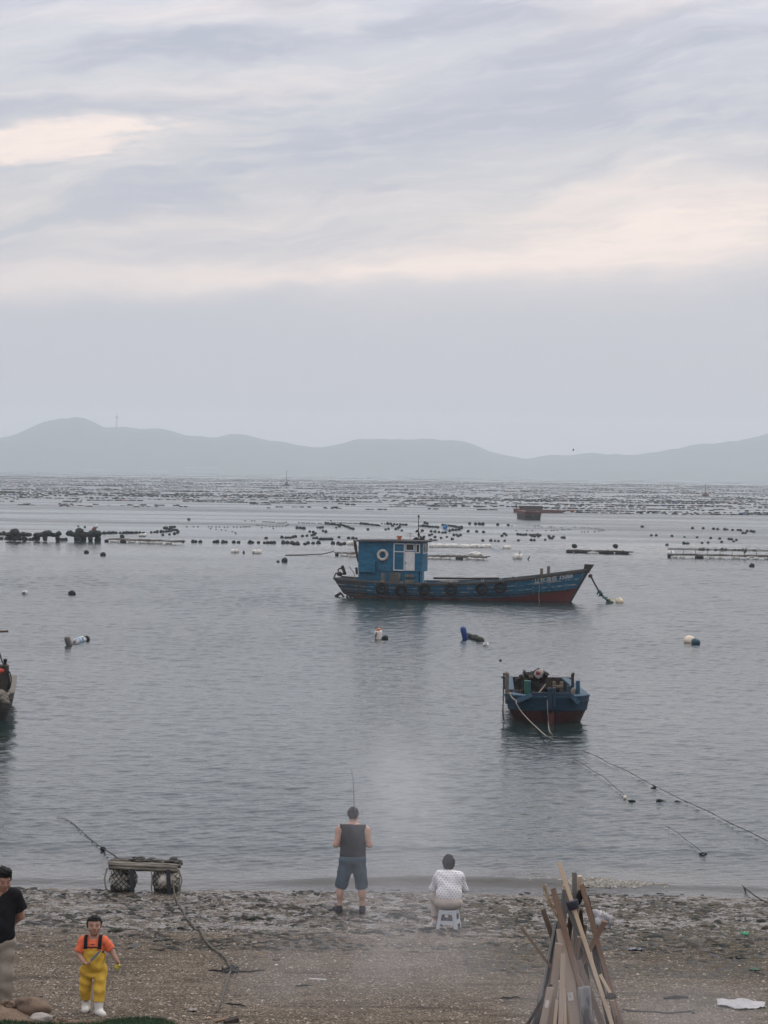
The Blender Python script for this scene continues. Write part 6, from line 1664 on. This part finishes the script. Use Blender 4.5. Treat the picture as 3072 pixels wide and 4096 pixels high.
P_((2198, 3985), (2088, 4180), 15, .02, 'dark', 'lower one of the dark sticks sloping out low at the left foot', 24.02)
P_((2212, 3905), (2100, 4155), 11, .02, 'brown', 'brown stick between the dark ones at the left foot', 24.14)
P_((2272, 3630), (2400, 3960), 19, .022, 'speck', 'speckled grey plank crossing the middle of the stack', 24.36, 24.28)
P_((2372, 3770), (2452, 4170), 21, .03, 'dark', 'dark brown plank behind the long pale batten on the right', 24.44)
P_((2430, 3920), (2470, 4160), 9, .02, 'dark', 'short dark plank at the right edge above the pale batten', 24.42)
P_((2285, 3660), (2225, 4140), 22, .03, 'dark', 'dark filler plank deep inside the stack behind the tan boards', 24.75)  # added back filler to darken the gaps, like the next three planks
P_((2318, 3640), (2372, 4130), 22, .03, 'dark', 'dark filler plank deep inside the stack behind the speckled one', 24.75)
P_((2340, 3700), (2280, 4130), 18, .03, 'mid', 'grey-brown filler plank deep in the middle of the stack', 24.85)
P_((2300, 3870), (2300, 4130), 26, .03, 'dark', 'broad dark filler board deep behind the widest tan board', 24.55)
P_((2160, 3960), (2120, 4160), 12, .012, pm('torn_blue_board', (.09, .13, .16), (.16, .20, .23), 5), 'torn bluish board edge low on the left of the stack', 24.3, w1=.3)
lg = MB(); a, b = PD(2334, 3946, 24.0), G(2358, 4205)
lg.tube([a.lerp(b, t) for t in (0, .02, .2, .4, .6, .8, 1)], [.064, .070, .071, .070, .072, .070, .072], 16, False, .03)
lg_ = lg.build('log', pm('grey_split_log', (.085, .085, .088), (.26, .26, .265), 5, (3, 3, .5), .8, .5, spots=((.045, .042, .04), 4, .52, .62)), None, True); tag(lg_, 'grey weathered log standing low at the front of the timber stack', 'log')
# paper labels, rag, wrapped cloth, reed plume, plastic bag
def onboard(name, px, py, w_, h_, y, mat, label, cat, rot=0.0, blocks=True):
    c = PD(px, py, y); M_ = Matrix.Translation(c) @ Matrix.Rotation(rot, 4, 'Y') @ Matrix.Rotation(R(-8), 4, 'X')
    mb = MB(); n_ = 6; v = []; f = []
    for i in range(n_ + 1):
        for j in range(n_ + 1): v.append(M_ @ Vector(((i / n_ - .5) * w_, -.001 - .0012 * math.sin(i * 1.3 + j), (j / n_ - .5) * h_)))
    for i in range(n_):
        for j in range(n_): q = i * (n_ + 1) + j; f.append((q, q + n_ + 1, q + n_ + 2, q + 1))
    o = mb.add(v, f).build(name, mat, None); return tag(o, label, cat), M_
M_paper = pm('white_paper', (.52, .50, .47), (.60, .58, .55), 8, rough=.8, bump=.1)
def plane_y(px, py, top, bot, yt):            # distance of a board's face at a pixel
    p1 = PD(top[0], top[1], yt); p0 = G(*bot) - Vector((0, 0, .05)); t = (py - bot[1]) / (top[1] - bot[1])
    return p0.y + (p1.y - p0.y) * t
y_ = plane_y(2282, 3986, (2247, 3712), (2322, 4205), 24.16)
so, Ms = onboard('paper_label', 2282, 3986, .058, .085, y_ - .022, M_paper, 'white paper label stuck on the widest tan board', 'label', R(-8))
lb_ = MB()
for i in range(4): lb_.bar(Ms @ Vector((-.018, -.004, .028 - .012 * i)), Ms @ Vector((.012 - .004 * (i % 2), -.004, .028 - .012 * i)), .003, .001)
lb_.build('printed_lines', flatm('faint_print', (.22, .21, .2), .8), so)
y_ = plane_y(2188, 4016, (2202, 3950), (2148, 4200), 24.02)
onboard('paper_label', 2188, 4016, .040, .080, y_ - .020, M_paper, 'small white sticker on the leftmost tan board', 'label', R(11))
M_navy = pm('dark_navy_cloth', (.012, .013, .022), (.032, .034, .050), 8, rough=.8, bump=.5)
c = PD(2290, 3615, 24.30); wm_ = MB().lathe([(.045, -.060), (.060, -.052), (.066, -.01), (.070, .030), (.066, .036)], 18, Matrix.Translation(c) @ Matrix.Rotation(R(-16), 4, 'Y') @ Matrix.Scale(1.0, 4))
tag(wm_.build('cloth_wrap', M_navy, None, True, auto=40), 'dark navy cap-shaped cloth hooked over the middle of the stack top', 'cloth')
c = PD(2318, 3588, 24.56); tag(MB().blob(c, (.034, .05, .075), 6, .15).build('cloth_wrap', M_black, None, True), 'black cloth wound round the pale post near the top of the stack', 'cloth')
c = PD(2443, 3986, 24.0); tag(MB().blob(c, (.060, .02, .035), 8, .25, 16, 10).build('rag', pm('dark_brown_rag', (.035, .028, .025), (.07, .058, .05), 8, rough=.9), None, True), 'dark brown rag hung on the right side of the stack', 'cloth')
rd_ = MB(); a = PD(2230, 3672, 24.5); b = PD(2176, 3548, 24.45)
rg = random.Random(3)
for i in range(150):
    t = rg.uniform(.0, 1); p = a.lerp(b, t); s = .012 + .018 * math.sin(PI * min(1, t * 1.05)); d = (b - a).normalized()
    q = p + Vector((rg.gauss(0, s), rg.gauss(0, s), rg.gauss(0, s)))
    rd_.tube([q, q + d * rg.uniform(.02, .05) + Vector((rg.gauss(0, .010), rg.gauss(0, .01), rg.gauss(0, .008)))], [.003, .0012], 4)
rd_.tube([a - (b - a) * .6, b], .006, 5)
tag(rd_.build('reed_plume', pm('straw_plume', (.25, .17, .08), (.44, .33, .19), 30, rough=.9), None), 'straw-coloured dry reed plume sticking out at the upper left of the stack', 'reed')
m, n = new_mat('thin_white_plastic'); n.bsdf(n.ramp(n.noise(n.coord(), 9, 5), [(.3, (.34, .33, .335)), (.7, (.50, .49, .495))]), .4, n.bump(n.noise(n.coord(), 14, 5), .9, .02), Transmission_Weight=.25)
M_plastic = m
c = G(2412, 3712); bgm = MB().blob(c + Vector((0, 0, .10)), (.135, .11, .14), 14, .30, 26, 16, None, 3.2)
tag(bgm.build('plastic_bag', M_plastic, None, True), 'crumpled white plastic bag on the mud right behind the stack', 'plastic bag')

# ================================================================== FLOAT PLATFORM AT THE WATER'S EDGE
M_bal1 = pm('netted_foam_bale', (.20, .18, .145), (.60, .56, .49), 11, (1, 1, 1), .9, .9, .03, spots=((.022, .022, .020), 13, .50, .58))
M_bal2 = pm('pale_plastic_bale', (.30, .27, .23), (.60, .55, .48), 5, rough=.7, bump=.6, dist=.02, spots=((.035, .032, .028), 4, .52, .64))
PLc = G(574, 3572)
pl = thing('float_platform', 'bamboo platform on two netted float bales stranded at the water edge', 'platform', (PLc.x, PLc.y + .26, PLc.z - .03), R(-2))
def pp(px, pz): return (px - 574) * PLc.y / F, pz
for i in range(8):
    yq = -.27 + .078 * i; rr = .030 + .006 * math.sin(i * 2.1)
    z0 = .525 + .010 * math.sin(i * 1.7)
    MB().tube([(-.60 + rnd.uniform(-.03, .03) + 1.22 * t, yq + rnd.uniform(-.006, .006), z0 - .030 * t + rnd.uniform(-.006, .006)) for t in np.linspace(0, 1, 8)], rr, 8, False, .08).build('bamboo_pole', M_raft if i % 3 else M_bamboo, pl, True)
for z0, q in ((.478, -.29), (.528, -.285), (.555, -.26)):
    MB().tube([(-.60 + 1.2 * t, q + rnd.uniform(-.006, .006), z0 - .03 * t + rnd.uniform(-.008, .008)) for t in np.linspace(0, 1, 8)], .028, 8, False, .08).build('bamboo_pole', M_bamboo, pl, True)
MB().tube([(-.60 + 1.2 * t, -.24, .452 - .03 * t) for t in np.linspace(0, 1, 8)], .024, 8, False, .1).build('bamboo_pole', M_darkwood, pl, True)
wd_ = MB()
for i in range(26): wd_.blob((rnd.uniform(-.25, .6), rnd.uniform(-.22, .25), .568 + rnd.uniform(-.01, .012)), (rnd.uniform(.03, .09), .04, rnd.uniform(.012, .028)), i, .3, 8, 6)
wd_.build('weed_cover', pm('dark_dry_weed', (.028, .028, .024), (.085, .08, .07), 16, rough=.95, bump=.9), pl, True)
for X, mt, sd in ((-.38, M_bal1, 3), (.37, M_bal2, 4)):
    b_ = MB().blob((X, -.02, .235), (.245, .27, .225), sd, .06, 22, 14); bo = b_.build('float_bale', mt, pl, True)
    net = MB(); c_ = Vector((X, -.02, .235))
    for sg in (-1, 1):
        nv_ = Vector((1, 0, sg)).normalized(); e2 = Vector((1, 0, -sg)).normalized(); e1 = Vector((0, 1, 0))
        for d_ in np.linspace(-.19, .19, 7):
            r_ = math.sqrt(.247 ** 2 - d_ * d_)
            net.tube([c_ + nv_ * d_ + e1 * (r_ * 1.10 * math.cos(a)) + e2 * (r_ * math.sin(a)) for a in np.linspace(0, 2 * PI, 20, False)], .007, 5, True)
    net.build('net_cord', M_darkrope, bo)
    MB().blob((X, .0, .09), (.225, .25, .115), sd + 9, .10, 16, 10).build('dark_foot', M_mossf, bo, True)  # darker lump at the bottom of each bale
for x, tw_ in ((-.20, -4), (.44, -3)):
    MB().bar((x + .03, -.325, -.02), (x, -.325, .47), .072, .012, (0, -1, 0)).build('rubber_strap', pm('dark_rubber_strap', (.016, .018, .024), (.036, .040, .050), 5, rough=.7), pl, bevel=.004)
rq = MB()
for x0, sw_ in ((-.615, -.05), (.615, .03), (.62, .06), (.14, .02), (-.63, -.03)):
    rq.tube(smooth_path([(x0, -.29, .47), (x0 + sw_, -.31, .30), (x0 + sw_ * .6, -.31, .15), (x0 + .03, -.30, .02)], 4), .012, 6)
rq.build('lashing', M_rope, pl)
# lines from the platform
a1 = [W(228, 3272, .02), W(262, 3276, .03), W(296, 3296, .03), W(350, 3346, .04), W(412, 3394, .06), PD(446, 3414, 42.4), PD(478, 3436, 41.1), PD(520, 3446, PLc.y + .1)]
rope('mooring_rope', smooth_path(a1, 4), [.008] * 12 + [.014] * 9 + [.024] * 8, M_darkrope, 'dark rope rising out of the water to the left end of the bamboo platform') if False else None
q_ = smooth_path(a1, 4); rs_ = list(np.interp(np.linspace(0, 1, len(q_)), [0, .55, .75, 1], [.006, .009, .016, .022]))
o = MB().tube(q_, rs_, 7).build('mooring_rope', M_darkrope, None, True); tag(o, 'dark rope rising out of the water to the left end of the bamboo platform', 'rope')
p = W(413, 3396, .05); MB().blob(p, (.055, .05, .035), 3, .3).build('knot', M_black, o, True)
dn = [(694, 3545, .16), (700, 3590, .04), (724, 3640, .03), (760, 3692, .03), (800, 3742, .03), (838, 3786, .03), (868, 3812, .03), (895, 3834, .03), (912, 3858, .03), (922, 3884, .05), (918, 3898, .05), (908, 3930, .03), (897, 3970, .03), (885, 4010, .03), (872, 4040, .03), (866, 4056, .02)]
pts = []
for px, py, h in dn:
    p = G(px, py); p.z += h; pts.append(p)
pts[0] = PD(690, 3522, PLc.y - .06)
q_ = smooth_path(pts, 5)
for i, p in enumerate(q_):
    if i > 6: p.z = ground(p.x, p.y) + .018 + .012 * abs(math.sin(i * .7))
rs_ = list(np.interp(np.linspace(0, 1, len(q_)), [0, .1, .6, 1], [.012, .016, .015, .012]))
o = MB().tube(q_, rs_, 8, False, .12).build('hawser', pm('muddy_grey_hawser', (.045, .040, .033), (.105, .095, .078), 30, rough=.9, bump=.6), None, True); tag(o, 'muddy hawser running down the beach from the bamboo platform to the near left', 'rope')
kp = G(920, 3886)
kb = MB()
for i in range(9):
    th = rnd.uniform(0, 6); c = kp + Vector((.055 * math.cos(th), .05 * math.sin(th), .035 + .02 * math.sin(i)))
    kb.tube([c + Vector((.06 * math.cos(a + th), .05 * math.sin(a + th), .02 * math.sin(2 * a + i))) for a in np.linspace(0, 2 * PI, 12, False)], .013, 5, True)
kb.build('tangle', M_darkrope, o, True)

# ================================================================== THINGS LYING ON THE BEACH
def flat_sheet(name, px, py, wx, wy, mat, label, cat, seed=0, hgt=.03, rz=0.0, nn=14, poly=None):
    g = G(px, py); rg = np.random.RandomState(seed); v = []; f = []
    for i in range(nn + 1):
        for j in range(nn + 1):
            a, b = i / nn - .5, j / nn - .5
            sx_ = 1 - .5 * abs(b) * (1 if poly is None else poly) ; ed = .03 * math.sin(9 * a + seed) * math.cos(7 * b)
            x, y = a * wx * sx_ + ed * wx, b * wy * (1 - .35 * max(0, a)) + ed * wy * .6
            X, Y = x * math.cos(rz) - y * math.sin(rz), x * math.sin(rz) + y * math.cos(rz)
            z = ground(g.x + X, g.y + Y) - g.z + .008 + hgt * (abs(math.sin(5 * a + seed) * math.cos(6 * b + seed * 1.3)) + .5 * abs(math.sin(13 * a + 9 * b)))
            v.append((X, Y, z))
    for i in range(nn):
        for j in range(nn): q = i * (nn + 1) + j; f.append((q, q + nn + 1, q + nn + 2, q + 1))
    o = np_mesh(name, v, f, mat, None, True); o.location = g
    sl = o.modifiers.new('thickness', 'SOLIDIFY'); sl.thickness = .003
    return tag(o, label, cat)
flat_sheet('plastic_sheet', 2966, 4020, .60, .74, M_plastic, 'white plastic sheet lying flat on the gravel at the lower right', 'plastic sheet', 3, .025, .25, poly=1.5)
def rockm(name, a, b, sp_=None): return pm(name, a, b, 5, rough=.9, bump=.9, dist=.02, spots=sp_)
def rock(name, px, py, rad, mat, label, seed, amp=.14, cat='rock', up=.35, rz=0.0, nu=22, nv=14):
    g = G(px, py); o = MB().blob((0, 0, 0), rad, seed, amp, nu, nv, Matrix.Rotation(rz, 3, 'Z'), 2.4).build(name, mat, None, True)
    o.location = g + Vector((0, 0, rad[2] * up)); return tag(o, label, cat)
M_rb = rockm('brown_earthy_rock', (.095, .062, .042), (.19, .135, .095), ((.05, .034, .025), 4, .55, .7))
M_rp = rockm('pale_grey_rock', (.20, .18, .16), (.36, .33, .30), ((.08, .065, .05), 6, .5, .62))
rock('brick', 722, 3718, (.055, .04, .030), M_black, 'small black block on the wet mud left of the hawser', 4, .08)
rock('stone', 3060, 3716, (.06, .05, .04), M_darkwood, 'dark stone at the right edge above the green bag', 5)
rock('stone', 1104, 3846, (.048, .04, .034), rockm('purple_brown_stone', (.10, .07, .06), (.16, .115, .10)), 'rounded purple-brown stone in the middle of the gravel', 6)
rock('shell', 1106, 3862, (.022, .016, .010), M_white, 'white shell just below the purple-brown stone', 7)
rock('weed_clump', 1020, 3676, (.12, .07, .035), M_mossf, 'dark weed clump on the wet mud between hawser and angler', 8, .3, 'seaweed')
rock('weed_clump', 455, 3735, (.07, .05, .045), M_mossf, 'dark weed clump on the mud below the left bale', 9, .3, 'seaweed')
rock('weed_clump', 480, 3733, (.05, .04, .03), M_mossf, 'smaller dark weed clump beside the larger one below the left bale', 10, .3, 'seaweed')
rock('weed_clump', 2385, 3690, (.10, .06, .03), M_mossf, 'dark weed just left of the white plastic bag', 11, .3, 'seaweed')
flat_sheet('plastic_scrap', 2540, 3804, .25, .15, pm('blue_grey_plastic', (.10, .115, .15), (.17, .19, .235), 6, rough=.5, bump=.4), 'blue-grey plastic scrap on the gravel right of the stack', 'plastic scrap', 5, .022, .1)
flat_sheet('plastic_scrap', 2978, 3742, .13, .12, pm('bright_green_plastic', (.015, .20, .09), (.03, .30, .14), 6, rough=.45), 'bright green plastic scrap on the weedy mud at right', 'plastic scrap', 6, .03, .4)
flat_sheet('plastic_scrap', 3020, 3880, .16, .10, pm('dull_green_plastic', (.02, .07, .04), (.04, .11, .06), 6, rough=.5), 'dull green scrap at the right edge below the bright green one', 'plastic scrap', 8, .02, .2)
flat_sheet('card_scrap', 772, 4046, .105, .12, M_rp, 'pale grey card scrap by the end of the hawser', 'card', 9, .02, .5)
flat_sheet('card_scrap', 832, 4076, .085, .085, pm('tan_card', (.36, .25, .16), (.46, .34, .23), 6), 'tan card scrap on the earth below the grey one', 'card', 10, .02, .2)
flat_sheet('leaf', 1044, 3816, .055, .05, pm('yellow_leaf', (.40, .27, .07), (.5, .36, .12), 9), 'yellow leaf on the gravel in the middle', 'leaf', 12, .01)
flat_sheet('shard', 1018, 3774, .085, .07, M_rp, 'pale flat shard on the wet mud right of the hawser', 'shard', 13, .012)
o = MB().bar(G(1238, 3918) + Vector((0, 0, .015)), G(1306, 3924) + Vector((0, 0, .02)), .02, .015, (0, 0, 1)).build('stick', M_white, None, bevel=.004); tag(o, 'white painted stick lying on the gravel in the middle', 'stick')
o = MB().tube([G(2655, 3998) + Vector((0, 0, .015)), G(2700, 3996) + Vector((0, 0, .03)), G(2750, 3994) + Vector((0, 0, .025))], [.012, .022, .016], 7).build('driftwood', M_black, None, True); tag(o, 'short black stick on the gravel left of the white plastic sheet', 'driftwood')
q_ = smooth_path([G(a, b) + Vector((0, 0, .012)) for a, b in [(2490, 4042), (2560, 4048), (2640, 4052), (2710, 4054), (2760, 4050), (2775, 4040), (2768, 4052), (2778, 4058)]], 6)
for p in q_: p.z = ground(p.x, p.y) + .012
tag(MB().tube(q_, .011, 6).build('cord', M_darkrope, None, True), 'thin dark cord lying on the gravel to the right of the stack', 'rope')
for i, (a, b, c_, d, lab) in enumerate([(2002, 4000, 2080, 3998, 'dark strand of weed on the gravel left of the stack'), (905, 4020, 985, 4030, 'dark twig lying across the lower end of the hawser'), (1180, 3946, 1250, 3944, 'dark wisp of weed right of the hawser'), (612, 3770, 700, 3760, 'dark weed line on the mud left of the hawser'), (2900, 3836, 2990, 3838, 'dark weed strand right of centre on the brown weed'), (830, 3886, 905, 3882, 'dark twig touching the knot of the hawser from the left'), (935, 3886, 1060, 3884, 'dark twig running right from the knot of the hawser')]):
    pa, pb = G(a, b), G(c_, d); pts = [pa.lerp(pb, t) for t in np.linspace(0, 1, 7)]
    for k, p in enumerate(pts): p.y += .03 * math.sin(k * 1.7 + i); p.z = ground(p.x, p.y) + .010
    tag(MB().tube(pts, [.006, .011, .013, .011, .012, .009, .004], 6).build('twig', M_black, None, True), lab, 'twig')
o = rope('hawser', smooth_path([W(2934, 3514, .0), PD(3000, 3568, 39.75), PD(3040, 3596, 39.1), PD(3080, 3612, 38.7), PD(3140, 3620, 38.4)], 4), .014, M_darkrope, 'taut dark hawser coming out of the surf at the right edge')

# ---- near bank: earth, rocks, artificial grass
gx = np.linspace(-9, 3.5, 190); gy = np.linspace(20.5, 25.9, 70)
xx, yy = np.meshgrid(gx, gy)
base = np.array([[beach_z(b) for a in gx] for b in gy])
def crest(x):               # photograph: where the earth bank stops, as height above the beach
    return np.interp(x, [-9, -4.6, -4.25, -4.05, -3.8, -3.5, -3.05, -2.7, -2.3, -2.05, -1.6, -1.0, 3.5], [.34, .34, .32, .27, .18, .12, .09, .075, .085, .06, .03, .0, 0.0])
prof = sstep(25.75, 25.0, yy)
hh = crest(xx) * prof * (0.85 + .5 * (fbm(xx * 5, yy * 5, 61, 4) - .3)) + (fbm(xx * 11, yy * 11, 62, 3) - .5) * .035 * prof * (crest(xx) > .02) - .035
hh += -.25 * sstep(24.2, 22.5, yy)
V = np.stack([xx.ravel(), yy.ravel(), (base + hh).ravel()], 1)
ny, nx = xx.shape; idx = np.arange(ny * nx).reshape(ny, nx)
Q = np.stack([idx[:-1, :-1].ravel(), idx[:-1, 1:].ravel(), idx[1:, 1:].ravel(), idx[1:, :-1].ravel()], 1)
m, n = new_mat('dry_brown_earth'); a = n.noise(n.coord(), 5, 7, .65); b = n.noise(n.coord(), 30, 4, .6)
n.bsdf(n.mix(b.sm(.55, .7) * .5, n.ramp(a, [(.3, (.085, .056, .038)), (.7, (.19, .135, .095))]), (.30, .24, .19)), .95, n.bump(a * .6 + b * .5, .9, .03), spec=.2)
tag(np_mesh('soil', V, Q, m, smooth=True), kind='structure')
def at_near(px, py, d): return PD(px, py, d)
c = at_near(122, 4028, 25.05); o = MB().blob((0, 0, 0), (.235, .15, .112), 16, .08, 30, 18, Matrix.Rotation(.10, 3, 'Y'), 2.2).build('rock', M_rb, None, True); o.location = c; tag(o, 'large brown boulder on the earth bank below the man at left', 'rock')
c = at_near(165, 4072, 24.75); o = MB().blob((0, 0, 0), (.135, .10, .050), 22, .16, 24, 14, None, 3).build('rock', M_rp, None, True); o.location = c; tag(o, 'flat pale rock below the large brown boulder', 'rock')
c = at_near(52, 4060, 24.9); o = MB().blob((0, 0, 0), (.020, .02, .015), 3, .15).build('stone', M_white, None, True); o.location = c; tag(o, 'small white stone on the earth left of the flat pale rock', 'stone')
for px, py, r, lab, sd in ((250, 4080, .045, 'small earthy rock right of the flat pale rock', 1), (22, 4010, .04, 'earth clod at the left edge beside the trousers of the man', 2), (40, 4020, .05, 'darker earth clod near the large brown boulder', 3)):
    c = at_near(px, py, 24.95); o = MB().blob((0, 0, 0), (r * 1.3, r, r * .8), sd, .2).build('clod', M_rb, None, True); o.location = c; tag(o, lab, 'clod')
c = G(925, 4090); o = MB().box((0, 0, .02), (.16, .10, .06), Matrix.Rotation(.35, 3, 'Z') @ Matrix.Rotation(-.2, 3, 'Y')).build('brick', M_darkwood, None, bevel=.008); o.location = c; tag(o, 'dark brown brick half buried at the bottom edge', 'brick')
c = G(880, 4088); o = MB().bar((-.06, 0, .02), (.07, .02, .05), .05, .02, (0, -.5, 1)).build('board_scrap', PW['brown'], None); o.location = c; tag(o, 'small brown board scrap left of the buried brick', 'board')
# the grass strip nearest the camera
GY = 22.2
def gtop(px): return float(np.interp(px, [-200, 0, 100, 200, 300, 400, 450, 520, 600, 660, 690, 720, 760], [4078, 4080, 4084, 4090, 4092, 4086, 4074, 4068, 4066, 4076, 4088, 4100, 4130]))
gxs = np.linspace(-200, 765, 120); tops = np.array([PD(p, gtop(p) + 9, GY) for p in gxs])
rows_ = [(0, -.35, .0), (0, -.02, 0.0), (-.12, .05 - .05, 1), (-.9, .06, 1), (-2.5, .10, 1)]
V = []; 
for k, (dy_, dz_, q) in enumerate(rows_):
    for t in tops: V.append((t[0], t[1] + dy_ + (.08 if k == 0 else 0), t[2] + dz_))
nr, ncg = len(rows_), len(tops); idx = np.arange(nr * ncg).reshape(nr, ncg)
Q = np.stack([idx[:-1, 1:].ravel(), idx[:-1, :-1].ravel(), idx[1:, :-1].ravel(), idx[1:, 1:].ravel()], 1)
tag(np_mesh('grass_bank', np.array(V), Q, pm('dark_turf_base', (.006, .016, .006), (.012, .03, .010), 12, rough=.95), smooth=True), kind='structure')
rs = np.random.RandomState(9); NB = 22000
px = rs.uniform(-190, 760, NB); dyv = -(rs.rand(NB) ** 1.6) * 1.2 + .03
top = np.stack([np.interp(px, gxs, tops[:, i]) for i in range(3)], 1)
top[:, 1] += dyv; top[:, 2] += np.where(dyv < -.12, .0 + (-dyv - .12) * .07, dyv * .2) - .01
hgt = rs.uniform(.022, .052, NB); th = rs.rand(NB) * 6.28; wv = .0026
side = np.stack([np.cos(th) * wv, np.sin(th) * wv, np.zeros(NB)], 1); lean = np.stack([rs.normal(0, .012, NB), rs.normal(0, .012, NB), hgt], 1)
A_, B_, C_ = top - side, top + side, top + lean
V = np.stack([A_, B_, C_], 1).reshape(-1, 3); Fq = np.arange(NB * 3).reshape(-1, 3)
gm = [flatm('turf_blade_%d' % i, c, .6) for i, c in enumerate([(.012, .045, .014), (.022, .075, .022), (.035, .10, .03), (.02, .05, .03)])]
go = np_mesh('grass', V, Fq, gm); go.data.polygons.foreach_set('material_index', rs.randint(0, 4, NB).astype(np.int32)); tag(go, kind='stuff')

# ================================================================== SURF AND SMOKE
def swell_y(x): return 40.42 + 0.10 * np.sin(x * 0.55 + 1.0) + 0.05 * np.sin(x * 1.7) + 0.02 * x
def swell_h(x): return 0.015 + 0.105 * sstep(-2.7, -0.6, x) - 0.075 * sstep(3.4, 5.6, x)
fx = np.linspace(2.1, 5.2, 800); ft = np.linspace(.08, -.34, 22)
tt, xx = np.meshgrid(ft, fx, indexing='ij')
h0 = swell_h(xx) * np.where(tt < 0, np.exp(-(tt / .27) ** 2), np.exp(-(tt / .9) ** 2))
amt = (.25 + .75 * sstep(3.2, 3.7, xx)) * sstep(2.1, 2.9, xx) * (.35 + .65 * np.exp(-((xx - 3.3) / 1.0) ** 2)) * (1 - .7 * sstep(5.0, 6.4, xx))
n1 = fbm(xx * 7, tt * 11, 91, 4); n2 = fbm(xx * 2.2, tt * 3, 95, 3)
edge = sstep(0, .12, (n2 * 1.2 - .34) * amt * (1 - np.abs((tt + .12) / .24) ** 2.2) + (n1 - .5) * .30 - .05)
zf = h0 + np.where(edge > .02, .004 + edge * (.008 + .035 * amt * sstep(.35, .75, n1)), -.03)
V = np.stack([xx.ravel(), (swell_y(xx) + tt + (n1 - .5) * .05).ravel(), zf.ravel()], 1)
nr_, nc_ = xx.shape; idx = np.arange(nr_ * nc_).reshape(nr_, nc_)
ok = ((edge[:-1, :-1] > .02) | (edge[1:, 1:] > .02)).ravel()
Q = np.stack([idx[:-1, :-1].ravel(), idx[1:, :-1].ravel(), idx[1:, 1:].ravel(), idx[:-1, 1:].ravel()], 1)[ok]
m, n = new_mat('sea_foam'); a = n.noise(n.coord(), 22, 5, .65)
n.bsdf(n.ramp(a, [(.36, (.075, .070, .058)), (.52, (.20, .19, .165)), (.72, (.46, .44, .40))]), .85, n.bump(a, .8, .02), spec=.2)
tag(np_mesh('foam', V, Q, m, smooth=True), 'broken white foam along the small wave at right', kind='stuff')

def smoke_puff(name, lo, hi, dens, seed, centers):
    m, n = new_mat('thin_smoke_%d' % seed)
    co = n.coord('Object'); x, y, z = n.sep(co)
    tot = None
    for (cx, cy, cz, rx_, ry_, rz__, a) in centers:
        dx_, dy_, dz_ = (x - cx) * (1 / rx_), (y - cy) * (1 / ry_), (z - cz) * (1 / rz__)
        g = ((dx_ * dx_ + dy_ * dy_ + dz_ * dz_) * -1.0).f('EXPONENT') * a
        tot = g if tot is None else tot + g
    nz = n.noise(n.scale(co, (1.0, .6, .8), (seed, 0, 0)), 1.1, 4, .6, .6)
    d = ((tot - .05) * (nz.sm(.30, .70) + .25)).f('MAXIMUM', 0.0) * dens
    pv = n.new('ShaderNodeVolumePrincipled'); pv.inputs['Color'].default_value = (.93, .95, 1.0, 1); n.link(d, pv.inputs['Density'])
    o = n.new('ShaderNodeOutputMaterial'); n.link(pv.outputs[0], o.inputs['Volume'])
    c = [(lo[i] + hi[i]) / 2 for i in range(3)]
    ob = MB().box(c, [hi[i] - lo[i] for i in range(3)]).build(name, m)
    return tag(ob, 'thin smoke drifting over the beach and the stack', kind='stuff')
def sc_(px, py, d, rx_, ry_, rz__, a):
    p = PD(px, py, d); return (p.x, p.y, p.z, rx_, ry_, rz__, a)
smoke_puff('smoke', (-2.6, 24.0 - 3.2, 1.1), (4.6, 33.5, 6.0), .30, 1,
           [sc_(2130, 4010, 23.0, .45, .5, .35, .45), sc_(1640, 3880, 27.5, 1.3, 1.6, .6, .36), sc_(1600, 3420, 29.5, .9, 1.8, .9, .30), sc_(1590, 3130, 30.5, .8, 1.6, .7, .5),
            sc_(2750, 4060, 22.8, .9, .8, .35, .8), sc_(2350, 3860, 23.2, .4, .5, .3, .30), sc_(1180, 3920, 27, .9, 1.2, .4, .35)])
